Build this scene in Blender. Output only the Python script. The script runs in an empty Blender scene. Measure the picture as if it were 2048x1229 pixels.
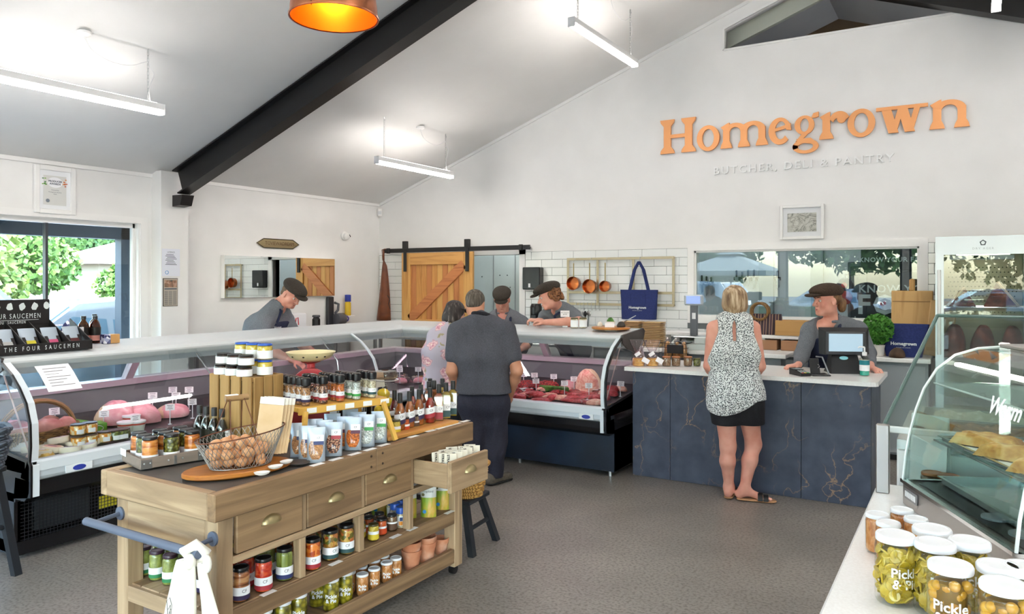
import bpy,bmesh,math,random
import numpy as np
from mathutils import Vector,Matrix
random.seed(7)
S=bpy.context.scene
COL=S.collection
PI=math.pi
# ---------------------------------------------------------------- camera
CAM_H,FPX,CXP,HYP=1.65,1500.0,1024.0,563.0
YAW=math.atan2(911.0,1500.0)
sn,cs=math.sin(YAW),math.cos(YAW)
cam=bpy.data.cameras.new('camera')
cam_o=bpy.data.objects.new('camera',cam)
COL.objects.link(cam_o)
cam_o.location=(0,0,CAM_H)
cam_o.rotation_euler=(PI/2,0,YAW)
cam.sensor_width=36
cam.sensor_fit='HORIZONTAL'
cam.lens=36*FPX/2048
cam.shift_y=-(614.5-HYP)/2048
cam.clip_start=0.05
cam.clip_end=300
S.camera=cam_o
# ---------------------------------------------------------------- sky, sun, exposure
W=bpy.data.worlds.new('sky')
S.world=W
W.use_nodes=True
nt=W.node_tree
sky=nt.nodes.new('ShaderNodeTexSky')
sky.sky_type='NISHITA'
sky.sun_disc=False
sky.sun_elevation=math.radians(55)
sky.sun_rotation=math.radians(140)
sky.air_density=1.0
sky.dust_density=2.0
nt.nodes['Background'].inputs[1].default_value=1.45
nt.links.new(sky.outputs[0],nt.nodes['Background'].inputs[0])
sun=bpy.data.lights.new('sun','SUN')
sun.energy=4.5
sun.angle=math.radians(1.0)
sun.color=(1,.96,.9)
sun_o=bpy.data.objects.new('sun',sun)
COL.objects.link(sun_o)
sun_o.rotation_euler=Vector((-.42,.40,-.85)).to_track_quat('-Z','Y').to_euler()
S.view_settings.view_transform='Standard'
S.view_settings.look='None'
S.view_settings.gamma=1
S.view_settings.use_curve_mapping=False
S.view_settings.exposure=1.18
LED_POWER=27.0
try:
 S.cycles.use_denoising=True
 S.cycles.max_bounces=10
 S.cycles.diffuse_bounces=5
 S.cycles.glossy_bounces=5
 S.cycles.transmission_bounces=6
 S.cycles.transparent_max_bounces=24
 S.cycles.sample_clamp_indirect=6
 S.cycles.caustics_reflective=False
 S.cycles.caustics_refractive=False
except Exception:
 pass
def portal(loc,rot,sx,sy):
 l=bpy.data.lights.new('window_daylight','AREA')
 l.shape='RECTANGLE'
 l.size,l.size_y=sx,sy
 l.cycles.is_portal=True
 o=bpy.data.objects.new('window_daylight',l)
 COL.objects.link(o)
 o.location,o.rotation_euler=loc,rot
portal((-1.4,-3.62,1.35),(PI/2,0,PI),10.6,2.5)     # shop front
portal((-7.5,2.7,1.25),(PI/2,0,-PI/2),3.9,2.0)   # side window
# ---------------------------------------------------------------- where a sight line meets a real plane
def _ray(px,py):
 a=(px-CXP)/FPX
 return (-sn+a*cs,cs+a*sn,(HYP-py)/FPX)
def az(px,py,z):
 r=_ray(px,py)
 k=(z-CAM_H)/r[2]
 return Vector((r[0]*k,r[1]*k,z))
def ay(px,py,Y):
 r=_ray(px,py)
 k=Y/r[1]
 return Vector((r[0]*k,Y,CAM_H+r[2]*k))
def ax(px,py,X):
 r=_ray(px,py)
 k=X/r[0]
 return Vector((X,r[1]*k,CAM_H+r[2]*k))
# ---------------------------------------------------------------- materials
MATS={}
def _lin(c):
 return tuple(((v/12.92) if v<=.04045 else ((v+.055)/1.055)**2.4) for v in c)
def hexc(h):
 h=h.lstrip('#')
 return _lin([int(h[i:i+2],16)/255 for i in (0,2,4)])
def C4(c):
 if isinstance(c,str):
  c=hexc(c)
 return (*c[:3],1)
def mat(name,col='#cccccc',rough=.5,metal=0,coat=0,emit=None,es=0,trans=0,ior=1.45,alpha=1,sheen=0,spec=None):
 if name in MATS:
  return MATS[name]
 m=bpy.data.materials.new(name)
 m.use_nodes=True
 b=m.node_tree.nodes['Principled BSDF']
 b.inputs['Base Color'].default_value=C4(col)
 b.inputs['Roughness'].default_value=rough
 b.inputs['Metallic'].default_value=metal
 b.inputs['Coat Weight'].default_value=coat
 b.inputs['Coat Roughness'].default_value=.05
 b.inputs['Transmission Weight'].default_value=trans
 b.inputs['IOR'].default_value=ior
 b.inputs['Sheen Weight'].default_value=sheen
 if spec is not None:
  b.inputs['Specular IOR Level'].default_value=spec
 if emit:
  b.inputs['Emission Color'].default_value=C4(emit)
  b.inputs['Emission Strength'].default_value=es
 MATS[name]=m
 return m
def _ramp(nt,cols):
 r=nt.nodes.new('ShaderNodeValToRGB')
 e=r.color_ramp.elements
 while len(e)>1:
  e.remove(e[-1])
 e[0].position,e[0].color=cols[0][0],C4(cols[0][1])
 for p,c in cols[1:]:
  n=e.new(p)
  n.color=C4(c)
 return r
def tex_mat(name,kind,cols,scale=10,stretch=(1,1,1),rough=.5,bump=0,detail=4,metal=0,coat=0,dist=0,rand=False,sheen=0,spec=None,feature='F1'):
 """procedural colour: kind noise / voronoi / wave / cells, coloured by a ramp; optional relief"""
 if name in MATS:
  return MATS[name]
 m=mat(name,'#888888',rough,metal,coat,sheen=sheen,spec=spec)
 nt=m.node_tree
 b=nt.nodes['Principled BSDF']
 tc=nt.nodes.new('ShaderNodeTexCoord')
 mp=nt.nodes.new('ShaderNodeMapping')
 mp.inputs['Scale'].default_value=stretch
 nt.links.new(tc.outputs['Object'],mp.inputs['Vector'])
 vec=mp.outputs[0]
 if rand:
  oi=nt.nodes.new('ShaderNodeObjectInfo')
  mu=nt.nodes.new('ShaderNodeMath')
  mu.operation='MULTIPLY'
  mu.inputs[1].default_value=37.0
  nt.links.new(oi.outputs['Random'],mu.inputs[0])
  nt.links.new(mu.outputs[0],mp.inputs['Location'])
 if kind=='noise':
  t=nt.nodes.new('ShaderNodeTexNoise')
  t.inputs['Scale'].default_value=scale
  t.inputs['Detail'].default_value=detail
  t.inputs['Distortion'].default_value=dist
  out=t.outputs[0]
 elif kind=='wave':
  t=nt.nodes.new('ShaderNodeTexWave')
  t.inputs['Scale'].default_value=scale
  t.inputs['Distortion'].default_value=dist
  t.inputs['Detail'].default_value=detail
  out=t.outputs[1]
 else:
  t=nt.nodes.new('ShaderNodeTexVoronoi')
  t.inputs['Scale'].default_value=scale
  t.feature=feature
  out=t.outputs['Distance']
  if kind=='cells':
   sp=nt.nodes.new('ShaderNodeSeparateColor')
   nt.links.new(t.outputs['Color'],sp.inputs[0])
   out=sp.outputs[0]
 nt.links.new(vec,t.inputs['Vector'])
 r=_ramp(nt,cols)
 nt.links.new(out,r.inputs[0])
 nt.links.new(r.outputs[0],b.inputs['Base Color'])
 if bump:
  bp=nt.nodes.new('ShaderNodeBump')
  bp.inputs['Strength'].default_value=bump
  bp.inputs['Distance'].default_value=.01
  nt.links.new(out,bp.inputs['Height'])
  nt.links.new(bp.outputs[0],b.inputs['Normal'])
 return m
def wood(name,c1,c2,axis='y',rough=.5,scale=18,c3=None,bump=.15):
 st={'x': (.06,1,1),'y': (1,.06,1),'z': (1,1,.06)}[axis]
 cols=[(.3,c1),(.5,c3 or c2),(.72,c2)]
 return tex_mat(name,'noise',cols,scale,st,rough,bump,6,dist=1.2,rand=True)
def glass(name,tint='#ffffff',refl=1.0,rough=0.0,ior=1.5,tintamt=1.0):
 """thin clear sheet: see-through with Fresnel reflection"""
 if name in MATS:
  return MATS[name]
 m=bpy.data.materials.new(name)
 m.use_nodes=True
 nt=m.node_tree
 nt.nodes.clear()
 o=nt.nodes.new('ShaderNodeOutputMaterial')
 tr=nt.nodes.new('ShaderNodeBsdfTransparent')
 tr.inputs[0].default_value=C4(tint)
 gl=nt.nodes.new('ShaderNodeBsdfGlossy')
 gl.inputs['Roughness'].default_value=rough
 fr=nt.nodes.new('ShaderNodeLayerWeight')
 fr.inputs[0].default_value=.5
 pw=nt.nodes.new('ShaderNodeMath')
 pw.operation='POWER'
 pw.inputs[1].default_value=4.0
 nt.links.new(fr.outputs['Facing'],pw.inputs[0])
 mu=nt.nodes.new('ShaderNodeMath')
 mu.operation='MULTIPLY_ADD'
 mu.use_clamp=True
 mu.inputs[1].default_value=.75*refl
 mu.inputs[2].default_value=.035*refl
 mx=nt.nodes.new('ShaderNodeMixShader')
 nt.links.new(pw.outputs[0],mu.inputs[0])
 nt.links.new(mu.outputs[0],mx.inputs[0])
 nt.links.new(tr.outputs[0],mx.inputs[1])
 nt.links.new(gl.outputs[0],mx.inputs[2])
 nt.links.new(mx.outputs[0],o.inputs[0])
 MATS[name]=m
 return m
# ---------------------------------------------------------------- mesh builder
class MB:
 def __init__(s):
  s.v,s.f=[],[]
 def add(s,vs,fs,M=None):
  n=len(s.v)
  if M is not None:
   vs=[M@Vector(v) for v in vs]
  s.v += [tuple(v) for v in vs]
  s.f += [tuple(i+n for i in f) for f in fs]
  return s
 def box(s,x0,y0,z0,x1,y1,z1,M=None):
  vs=[(x,y,z) for z in (z0,z1) for y in (y0,y1) for x in (x0,x1)]
  fs=[(0,2,3,1),(4,5,7,6),(0,1,5,4),(2,6,7,3),(0,4,6,2),(1,3,7,5)]
  return s.add(vs,fs,M)
 def cbox(s,c,d,M=None):
  x,y,z=c
  a,b,e=d[0]/2,d[1]/2,d[2]/2
  return s.box(x-a,y-b,z-e,x+a,y+b,z+e,M)
 def bbox(s,c,d,r=.004,M=None):
  """box with chamfered edges"""
  x,y,z=c
  a,b,e=d[0]/2,d[1]/2,d[2]/2
  r=min(r,a*.9,b*.9,e*.9)
  bm=bmesh.new()
  bmesh.ops.create_cube(bm,size=1,matrix=Matrix.Diagonal((d[0],d[1],d[2],1)))
  bmesh.ops.bevel(bm,geom=bm.edges[:],offset=r,segments=1,affect='EDGES',profile=.5)
  bm.verts.index_update()
  vs=[(p.co.x+x,p.co.y+y,p.co.z+z) for p in bm.verts]
  fs=[[q.index for q in f.verts] for f in bm.faces]
  bm.free()
  return s.add(vs,fs,M)
 def lathe(s,prof,seg=20,M=None,cap=True):
  vs,fs=[],[]
  n=len(prof)
  for i in range(seg):
   a=2*PI*i/seg
   for r,z in prof:
    vs.append((r*math.cos(a),r*math.sin(a),z))
  for i in range(seg):
   j=(i+1)%seg
   for k in range(n-1):
    fs.append((i*n+k,j*n+k,j*n+k+1,i*n+k+1))
  if cap:
   if prof[0][0]>1e-5:
    fs.append(tuple(i*n for i in range(seg))[::-1])
   if prof[-1][0]>1e-5:
    fs.append(tuple(i*n+n-1 for i in range(seg)))
  return s.add(vs,fs,M)
 def cyl(s,c,r,h,seg=16,r2=None,M=None):
  T=Matrix.Translation(c)
  return s.lathe([(r,0),(r if r2 is None else r2,h)],seg,(M@T) if M is not None else T)
 def tube(s,pts,r,seg=8,closed=False,cap=True):
  pts=[Vector(p) for p in pts]
  n=len(pts)
  rr=r if isinstance(r,(list,tuple)) else [r]*n
  rings=[]
  up=Vector((0,0,1))
  prev=None
  for i,p in enumerate(pts):
   if closed:
    t=pts[(i+1)%n]-pts[i-1]
   else:
    t=pts[min(i+1,n-1)]-pts[max(i-1,0)]
   if t.length<1e-9:
    t=up.copy()
   t.normalize()
   if prev is None:
    a=t.orthogonal().normalized()
   else:
    a=prev-t*prev.dot(t)
    a=a.normalized() if a.length>1e-6 else t.orthogonal().normalized()
   prev=a
   b=t.cross(a)
   rings.append([p+(a*math.cos(2*PI*k/seg)+b*math.sin(2*PI*k/seg))*rr[i] for k in range(seg)])
  vs=[v for R in rings for v in R]
  fs=[]
  m=n if closed else n-1
  for i in range(m):
   i2=(i+1)%n
   for k in range(seg):
    k2=(k+1)%seg
    fs.append((i*seg+k,i*seg+k2,i2*seg+k2,i2*seg+k))
  if cap and not closed:
   fs.append(tuple(range(seg))[::-1])
   fs.append(tuple((n-1)*seg+k for k in range(seg)))
  return s.add(vs,fs)
 def prism(s,poly,z0,z1,M=None):
  n=len(poly)
  vs=[(x,y,z0) for x,y in poly]+[(x,y,z1) for x,y in poly]
  fs=[tuple(range(n))[::-1],tuple(range(n,2*n))]
  for i in range(n):
   j=(i+1)%n
   fs.append((i,j,n+j,n+i))
  return s.add(vs,fs,M)
 def loft(s,rings,cap=True,closed=True):
  n=len(rings[0])
  vs=[v for R in rings for v in R]
  fs=[]
  for i in range(len(rings)-1):
   for k in range(n if closed else n-1):
    k2=(k+1)%n
    fs.append((i*n+k,i*n+k2,(i+1)*n+k2,(i+1)*n+k))
  if cap and closed:
   fs.append(tuple(range(n))[::-1])
   fs.append(tuple((len(rings)-1)*n+k for k in range(n)))
  return s.add(vs,fs)
 def sphere(s,c,r,seg=12,rings=8,sc=(1,1,1),M=None):
  prof=[(max(r*math.sin(PI*i/rings),0 if i in (0,rings) else 1e-4),-r*math.cos(PI*i/rings)) for i in range(rings+1)]
  T=Matrix.Translation(c)@Matrix.Diagonal((*sc,1))
  return s.lathe(prof,seg,(M@T) if M is not None else T,cap=False)
 def mesh(s,name,m=None,smooth=None):
  me=bpy.data.meshes.new(name)
  me.from_pydata(s.v,[],s.f)
  me.validate()
  bm=bmesh.new()
  bm.from_mesh(me)
  bmesh.ops.recalc_face_normals(bm,faces=bm.faces)
  if smooth is not None:
   ca=math.radians(smooth)
   for f in bm.faces:
    f.smooth=True
   for e in bm.edges:
    if len(e.link_faces)==2 and e.calc_face_angle(0)>ca:
     e.smooth=False
  bm.to_mesh(me)
  bm.free()
  if m:
   me.materials.append(m)
  return me
def obj(name,mesh,m=None,parent=None,smooth=None,loc=None,rot=None):
 if isinstance(mesh,MB):
  mesh=mesh.mesh(name,m,smooth)
 o=bpy.data.objects.new(name,mesh)
 COL.objects.link(o)
 if parent is not None:
  o.parent=parent
 if loc is not None:
  o.location=loc
 if rot is not None:
  o.rotation_euler=rot
 return o
def tag(o,label,cat,group=None):
 o['label']=label
 o['category']=cat
 if group:
  o['group']=group
 return o
def thing(name,label,cat,loc=(0,0,0),rotz=0,group=None):
 o=bpy.data.objects.new(name,None)
 o.empty_display_size=.05
 COL.objects.link(o)
 o.location=loc
 o.rotation_euler=(0,0,rotz)
 return tag(o,label,cat,group)
def struct(name,mb,m,parent=None,smooth=None):
 o=obj(name,mb,m,parent,smooth)
 if parent is None:
  o['kind']='structure'
 return o
def dup(root,loc=None,rotz=None,label=None,group=None,parent=None,mats=None,scale=None):
 r=root.copy()
 COL.objects.link(r)
 r.parent=parent
 if loc is not None:
  r.location=loc
 if rotz is not None:
  r.rotation_euler=(0,0,rotz)
 if scale is not None:
  r.scale=scale
 if label:
  r['label']=label
 if group:
  r['group']=group
 for ch in list(root.children):
  c=ch.copy()
  COL.objects.link(c)
  c.parent=r
  for g in ch.children:
   d=g.copy()
   COL.objects.link(d)
   d.parent=c
 return r
# flat lettering -------------------------------------------------
_TX={}
def text_geo(s,size=1.0,bold=0.0,spacing=1.0,ext=0.0,line=1.0):
 key=(s,size,bold,spacing,ext,line)
 if key in _TX:
  return _TX[key]
 cu=bpy.data.curves.new('t','FONT')
 cu.body=s
 cu.size=size
 cu.align_x='CENTER'
 cu.align_y='CENTER'
 cu.space_character=spacing
 cu.space_line=line
 cu.offset=bold
 cu.extrude=ext
 cu.resolution_u=2
 o=bpy.data.objects.new('t',cu)
 COL.objects.link(o)
 dg=bpy.context.evaluated_depsgraph_get()
 me=bpy.data.meshes.new_from_object(o.evaluated_get(dg))
 vs=[tuple(v.co) for v in me.vertices]
 fs=[tuple(p.vertices) for p in me.polygons]
 bpy.data.objects.remove(o)
 bpy.data.curves.remove(cu)
 bpy.data.meshes.remove(me)
 _TX[key]=(vs,fs)
 return vs,fs
def text_on(mb,s,size,M,**k):
 """lettering in the XY plane of matrix M"""
 vs,fs=text_geo(s,size,**k)
 mb.add(vs,fs,M)
 return mb
def text_round(mb,s,size,r,z,a0=0.0,**k):
 """lettering wrapped on an upright cylinder"""
 vs,fs=text_geo(s,size,**k)
 out=[]
 for x,y,_ in vs:
  a=a0+x/r
  out.append((r*math.cos(a),r*math.sin(a),z+y))
 mb.add(out,fs)
 return mb
def face_M(loc,normal,up=(0,0,1)):
 """XY plane facing along normal at loc"""
 n=Vector(normal).normalized()
 u=Vector(up)
 x=u.cross(n).normalized()
 y=n.cross(x)
 M=Matrix((x,y,n)).transposed().to_4x4()
 M.translation=Vector(loc)
 return M
# ================================================================ the room
XL,YB,XR,YF=-7.38,8.4,4.58,-3.55
EAVE,SLOPE,XA=2.78,.369,-1.4
ZA=EAVE+SLOPE*(XA-XL)
def roof_z(x):
 return EAVE+SLOPE*(x-XL) if x<=XA else ZA-SLOPE*(x-XA)
WHITE=tex_mat('painted_wall','noise',[(.3,'#ecebe9'),(.7,'#f1f0ee')],3,rough=.55)
CEIL=tex_mat('painted_ceiling','noise',[(.3,'#e3e2e0'),(.7,'#e8e7e5')],2,rough=.6)
GLOSSW=mat('white_trim_paint','#f2f1ef',.3)
BLK=mat('black_steel','#191717',.42,0,spec=.5)
DKGREY=mat('dark_grey_metal','#3a3d42',.4)
SILVER=mat('brushed_steel','#b9bbbb',.28,1)
CHROME=mat('chrome','#dddddd',.12,1)
GREYRAL=mat('grey_render','#8f9896',.6)
# concrete floor
fm=mat('polished_concrete','#6b6862',.3,spec=.5)
nt=fm.node_tree
b=nt.nodes['Principled BSDF']
tc=nt.nodes.new('ShaderNodeTexCoord')
n1=nt.nodes.new('ShaderNodeTexNoise')
n1.inputs['Scale'].default_value=.9
n1.inputs['Detail'].default_value=8
n1.inputs['Roughness'].default_value=.62
n2=nt.nodes.new('ShaderNodeTexNoise')
n2.inputs['Scale'].default_value=60
n2.inputs['Detail'].default_value=5
for n in (n1,n2):
 nt.links.new(tc.outputs['Object'],n.inputs['Vector'])
r1=_ramp(nt,[(.3,'#78736d'),(.5,'#89837c'),(.7,'#9b958d')])
r2=_ramp(nt,[(.35,'#77736b'),(.55,'#ffffff'),(.75,'#ffffff')])
nt.links.new(n1.outputs[0],r1.inputs[0])
nt.links.new(n2.outputs[0],r2.inputs[0])
mx=nt.nodes.new('ShaderNodeMix')
mx.data_type='RGBA'
mx.blend_type='MULTIPLY'
mx.inputs[0].default_value=.55
nt.links.new(r1.outputs[0],mx.inputs[6])
nt.links.new(r2.outputs[0],mx.inputs[7])
nt.links.new(mx.outputs[2],b.inputs['Base Color'])
rr=_ramp(nt,[(.3,(.36,.36,.36)),(.7,(.42,.42,.42))])
nt.links.new(n1.outputs[0],rr.inputs[0])
nt.links.new(rr.outputs[0],b.inputs['Roughness'])
struct('floor',MB().box(XL-.2,YF-.2,-.1,XR+.2,12,0),fm)
def holed(name,outer,holes,plane,d0,d1,m):
 """flat wall with openings; outline in (u,z); plane 'y' -> u is X, plane 'x' -> u is Y"""
 cu=bpy.data.curves.new(name,'CURVE')
 cu.dimensions='2D'
 cu.fill_mode='BOTH'
 for poly in [outer]+holes:
  sp=cu.splines.new('POLY')
  sp.points.add(len(poly)-1)
  for i,(u,z) in enumerate(poly):
   sp.points[i].co=(u,z,0,1)
  sp.use_cyclic_u=True
 cu.extrude=abs(d1-d0)/2
 o=bpy.data.objects.new(name,cu)
 COL.objects.link(o)
 me=bpy.data.meshes.new_from_object(o.evaluated_get(bpy.context.evaluated_depsgraph_get()))
 bpy.data.objects.remove(o)
 bpy.data.curves.remove(cu)
 mid=(d0+d1)/2
 for v in me.vertices:
  u,z,w=v.co
  v.co=(u,mid+w,z) if plane=='y' else (mid+w,u,z)
 bm=bmesh.new()
 bm.from_mesh(me)
 bmesh.ops.remove_doubles(bm,verts=bm.verts,dist=1e-4)
 bmesh.ops.recalc_face_normals(bm,faces=bm.faces)
 bm.to_mesh(me)
 bm.free()
 me.materials.clear()
 me.materials.append(m)
 o=bpy.data.objects.new(name,me)
 COL.objects.link(o)
 o['kind']='structure'
 return o
# back wall: doorway, hatch window, gable window
WX0,WX1,WZ0,WZ1=-2.665,-.405,1.25,1.995
DX0,DX1,DZ=-6.0,-4.98,2.0
tri=[(-2.33,4.235),(.1,4.235),(.1,roof_z(.1)-.17),(XA,ZA-.17),(-2.33,roof_z(-2.33)-.17)]
wall_back=holed('wall_back',[(XL,0),(DX0,0),(DX0,DZ),(DX1,DZ),(DX1,0),(XR,0),(XR,EAVE),(XA,ZA),(XL,EAVE)],
    [[(WX0,WZ0),(WX1,WZ0),(WX1,WZ1),(WX0,WZ1)],tri],'y',YB,YB+.14,WHITE)
# side wall with the window
LY0,LY1,LZ0,LZ1=.8,4.67,.25,2.25
wall_left=holed('wall_left',[(YF,0),(YB+.14,0),(YB+.14,EAVE),(YF,EAVE)],
    [[(LY0,LZ0),(LY1,LZ0),(LY1,LZ1),(LY0,LZ1)]],'x',XL,XL-.16,WHITE)
struct('wall_right',MB().box(XR,YF,0,XR+.14,YB+.14,EAVE),WHITE)
fx=[(-6.9,-4.2),(-4.05,-1.35),(-1.2,1.5),(1.65,4.2)]
wall_front=holed('wall_front',[(XL,0),(XR,0),(XR,EAVE),(XA,ZA),(XL,EAVE)],
    [[(a,.12),(c,.12),(c,2.6),(a,2.6)] for a,c in fx],'y',YF-.14,YF,WHITE)
PANE=glass('window_pane','#f4faf8',1.0)
for i,(a,c) in enumerate(fx):
 fr=MB()
 for x in (a,c-.05):
  fr.box(x,YF-.1,.12,x+.05,YF-.03,2.6)
 for z in (.12,2.55):
  fr.box(a,YF-.1,z,c,YF-.03,z+.05)
 o=struct('window_%d'%(i+3),fr,BLK)
 obj('pane',MB().box(a+.05,YF-.07,.17,c-.05,YF-.062,2.55),PANE,o)
cm=MB()
for (xa,za,xb,zb) in ((XL-.16,roof_z(XL-.16),XA,ZA),(XA,ZA,XR+.14,roof_z(XR+.14))):
 vs=[(xa,YF-.14,za),(xb,YF-.14,zb),(xb,YB+3,zb),(xa,YB+3,za)]
 vs += [(x,y,z+.12) for x,y,z in vs]
 cm.add(vs,[(0,1,2,3),(7,6,5,4),(0,4,5,1),(1,5,6,2),(2,6,7,3),(3,7,4,0)])
struct('ceiling',cm,CEIL)
# column with the portal frame, trims
struct('wall_left_column',MB().box(XL-.01,4.80,0,XL+.17,5.12,roof_z(XL+.1)-.005),WHITE)
t=MB()
t.box(XL,YF,EAVE-.035,XL+.022,4.8,EAVE+.004)
t.box(XL,5.12,EAVE-.035,XL+.022,YB,EAVE+.004)
struct('trim_1',t,GLOSSW)
L=math.hypot(XA-XL,ZA-EAVE)
Mg=Matrix.Translation((XL,YB-.022,EAVE))@Matrix.Rotation(-math.atan(SLOPE),4,'Y')
struct('trim_2',MB().box(0,0,-.035,L,.022,.0,Mg),GLOSSW)
Mg=Matrix.Translation((XR,YB-.022,EAVE))@Matrix.Rotation(PI+math.atan(SLOPE),4,'Y')
struct('trim_3',MB().box(0,0,0,L,.022,.035,Mg),GLOSSW)
t=MB()
t.box(XL,4.67,LZ0,XL+.02,4.745,LZ1)
t.box(XL,.7,LZ1,XL+.02,4.745,LZ1+.065)
t.box(XL-.1,4.655,LZ0,XL,4.672,LZ1)
struct('trim_4',t,GLOSSW)
# side window
fr=MB()
for y0,y1 in ((.8,.85),(4.63,4.67)):
 fr.box(XL-.11,y0,LZ0,XL-.06,y1,LZ1)
for z in (LZ0,LZ1-.045):
 fr.box(XL-.11,.8,z,XL-.06,4.67,z+.045)
w1=struct('window_1',fr,GLOSSW)
obj('mullion',MB().box(XL-.11,3.765,LZ0+.045,XL-.06,3.79,LZ1-.045),DKGREY,w1)
for y0,y1 in ((.85,3.765),(3.79,4.63)):
 obj('pane',MB().box(XL-.09,y0,LZ0+.045,XL-.082,y1,LZ1-.045),PANE,w1)
# hatch window into the butchery
fr=MB()
fr.box(WX0-.075,YB-.02,WZ1,WX1+.075,YB+.0,WZ1+.075)
fr.box(WX0-.075,YB-.02,WZ0-.075,WX1+.075,YB,WZ0)
fr.box(WX0-.075,YB-.02,WZ0,WX0,YB,WZ1)
fr.box(WX1,YB-.02,WZ0,WX1+.075,YB,WZ1)
for a,c in ((WX0,WX0+.02),(WX1-.02,WX1)):
 fr.box(a,YB,WZ0,c,YB+.12,WZ1)
for a,c in ((WZ0,WZ0+.02),(WZ1-.02,WZ1)):
 fr.box(WX0,YB,a,WX1,YB+.12,c)
w2=struct('window_2',fr,GLOSSW)
HPANE=glass('hatch_pane','#eef5f6',2.2)
obj('pane',MB().box(WX0+.02,YB+.02,WZ0+.02,WX1-.02,YB+.028,WZ1-.02),HPANE,w2)
# gable window trim, recess with its far wall
t=MB()
for i in range(5):
 (x0,z0),(x1,z1)=tri[i],tri[(i+1)%5]
 t.tube([(x0,YB-.006,z0),(x1,YB-.006,z1)],.016,4)
struct('trim_5',t,GLOSSW)
PLY=tex_mat('brown_plywood','noise',[(.3,'#6e5b47'),(.7,'#8a7053')],2,(1,1,.2),.7)
wl=struct('wall_loft',MB().box(XL,YB+1.9,2.6,XR,YB+1.95,5.2),PLY)
obj('patch_board',MB().box(-1.28,YB+1.87,4.50,-.92,YB+1.9,4.72),wood('pale_ply','#c29a68','#d2ab78','x'),wl)
g=MB()
Mr=Matrix.Translation((-3.0,YB+.30,roof_z(-3.0)-.01))@Matrix.Rotation(-math.atan(SLOPE),4,'Y')
g.box(0,0,-.26,1.75,.06,0,Mr)
o=struct('trim_6',g,mat('pale_green_steel','#c9ccbf',.5))
# steel rafters (I-section)
def ibeam(name,p0,p1,depth=.27,fw=.15):
 p0,p1=Vector(p0),Vector(p1)
 d=(p1-p0)
 L=d.length
 x=d.normalized()
 y=Vector((0,1,0))
 z=x.cross(y)
 M=Matrix((x,y,z)).transposed().to_4x4()
 M.translation=p0
 o=struct(name,MB().box(0,-fw/2,-.014,L,fw/2,0,M).box(0,-fw/2,-depth,L,fw/2,-depth+.014,M)
   .box(0,-.006,-depth+.014,L,.006,-.014,M),BLK)
 return o
bm_=ibeam('trim_7',(XL+.17,5.0,roof_z(XL+.17)-.015),(XA,5.0,ZA-.015))
MBk=MB()
zz=roof_z(XL+.17)-.29
MBk.add([(XL+.165,4.93,zz-.11),(XL+.30,4.93,zz-.10),(XL+.34,4.93,zz+.01),(XL+.165,4.93,zz+.01),
  (XL+.165,5.07,zz-.11),(XL+.30,5.07,zz-.10),(XL+.34,5.07,zz+.01),(XL+.165,5.07,zz+.01)],
  [(0,1,2,3),(7,6,5,4),(0,4,5,1),(1,5,6,2),(2,6,7,3),(3,7,4,0)])
obj('bracket',MBk,BLK,bm_)
ibeam('trim_8',(XA,5.0,ZA-.015),(XR,5.0,EAVE-.015))
ibeam('trim_9',(XA,8.27,ZA-.015),(XR,8.27,EAVE-.015),.25,.16)
# ---------------------------------------------------------------- rooms beyond the back wall
PANEL=tex_mat('coolroom_panel','noise',[(.3,'#a3aba6'),(.7,'#b5bcb7')],1.5,rough=.35)
BUTCH=mat('butchery_wall','#c6cccd',.45)
struct('wall_butchery',MB().box(-4.7,11.4,0,4.6,11.5,2.62).box(-4.8,YB+.14,0,-4.7,11.5,2.62).box(1.2,YB+.14,0,1.3,11.5,2.62),BUTCH)
struct('ceiling_butchery',MB().box(-8.2,YB+.14,2.6,1.3,11.5,2.65),mat('butchery_ceiling','#dfe3e2',.6))
cp=struct('wall_coolroom',MB().box(-7.4,9.5,0,-4.8,9.56,2.6).box(-8.2,10.8,0,-5.6,10.9,2.6).box(-8.2,YB+.14,0,-8.1,10.9,2.6),PANEL)
for x in (-6.1,-5.72):
 obj('panel_joint',MB().box(x,9.49,0,x+.012,9.5,2.6),SILVER,cp)
for x,z in ((-6.3,1.72),(-5.98,1.74),(-5.85,1.74),(-5.80,1.56)):
 obj('screw_cap',MB().sphere((x,9.495,z),.009,8,6),DKGREY,cp)
for x in (-3.4,-1.6):
 o=obj('butchery_light',MB().box(x-.6,9.6,2.545,x+.6,9.72,2.599),mat('lit_diffuser','#ffffff',.5,emit='#f6fbff',es=9))
 tag(o,'ceiling batten light in the butchery, %s'%('nearer the doorway' if x<-2 else 'further from the doorway'),'light')
o=obj('butchery_light',MB().box(-6.2,9.0,2.545,-5.2,9.1,2.599),MATS['lit_diffuser'])  # unseen lamp added so the passage panel is not left dark
tag(o,'unseen batten light added to brighten the passage behind the barn door','light')
# dark tall cabinet and posts seen through the hatch
for i,(x0,x1,m) in enumerate(((-2.62,-2.42,'#8d9a9a'),(-1.9,-1.74,'#93a0a0'),(-1.15,-.98,'#8d9a9a'))):
 o=obj('trim_%d'%(20+i),MB().box(x0,11.3,0,x1,11.4,2.6),mat('post_'+str(i),m,.5))
 o['kind']='structure'
o=thing('cool_cabinet','dark tall cabinet in the butchery behind the hatch window','cabinet',(-.95,10.9,0))
obj('body',MB().bbox((0,0,.95),(.75,.7,1.9),.01),mat('cabinet_dark','#3c4348',.3),o)
obj('door',MB().bbox((0,-.36,.98),(.68,.02,1.72),.006),mat('cabinet_door_glass','#20282d',.08),o)
obj('handle',MB().tube([(-.28,-.4,.8),(-.28,-.4,1.2)],.012),CHROME,o)
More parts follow.
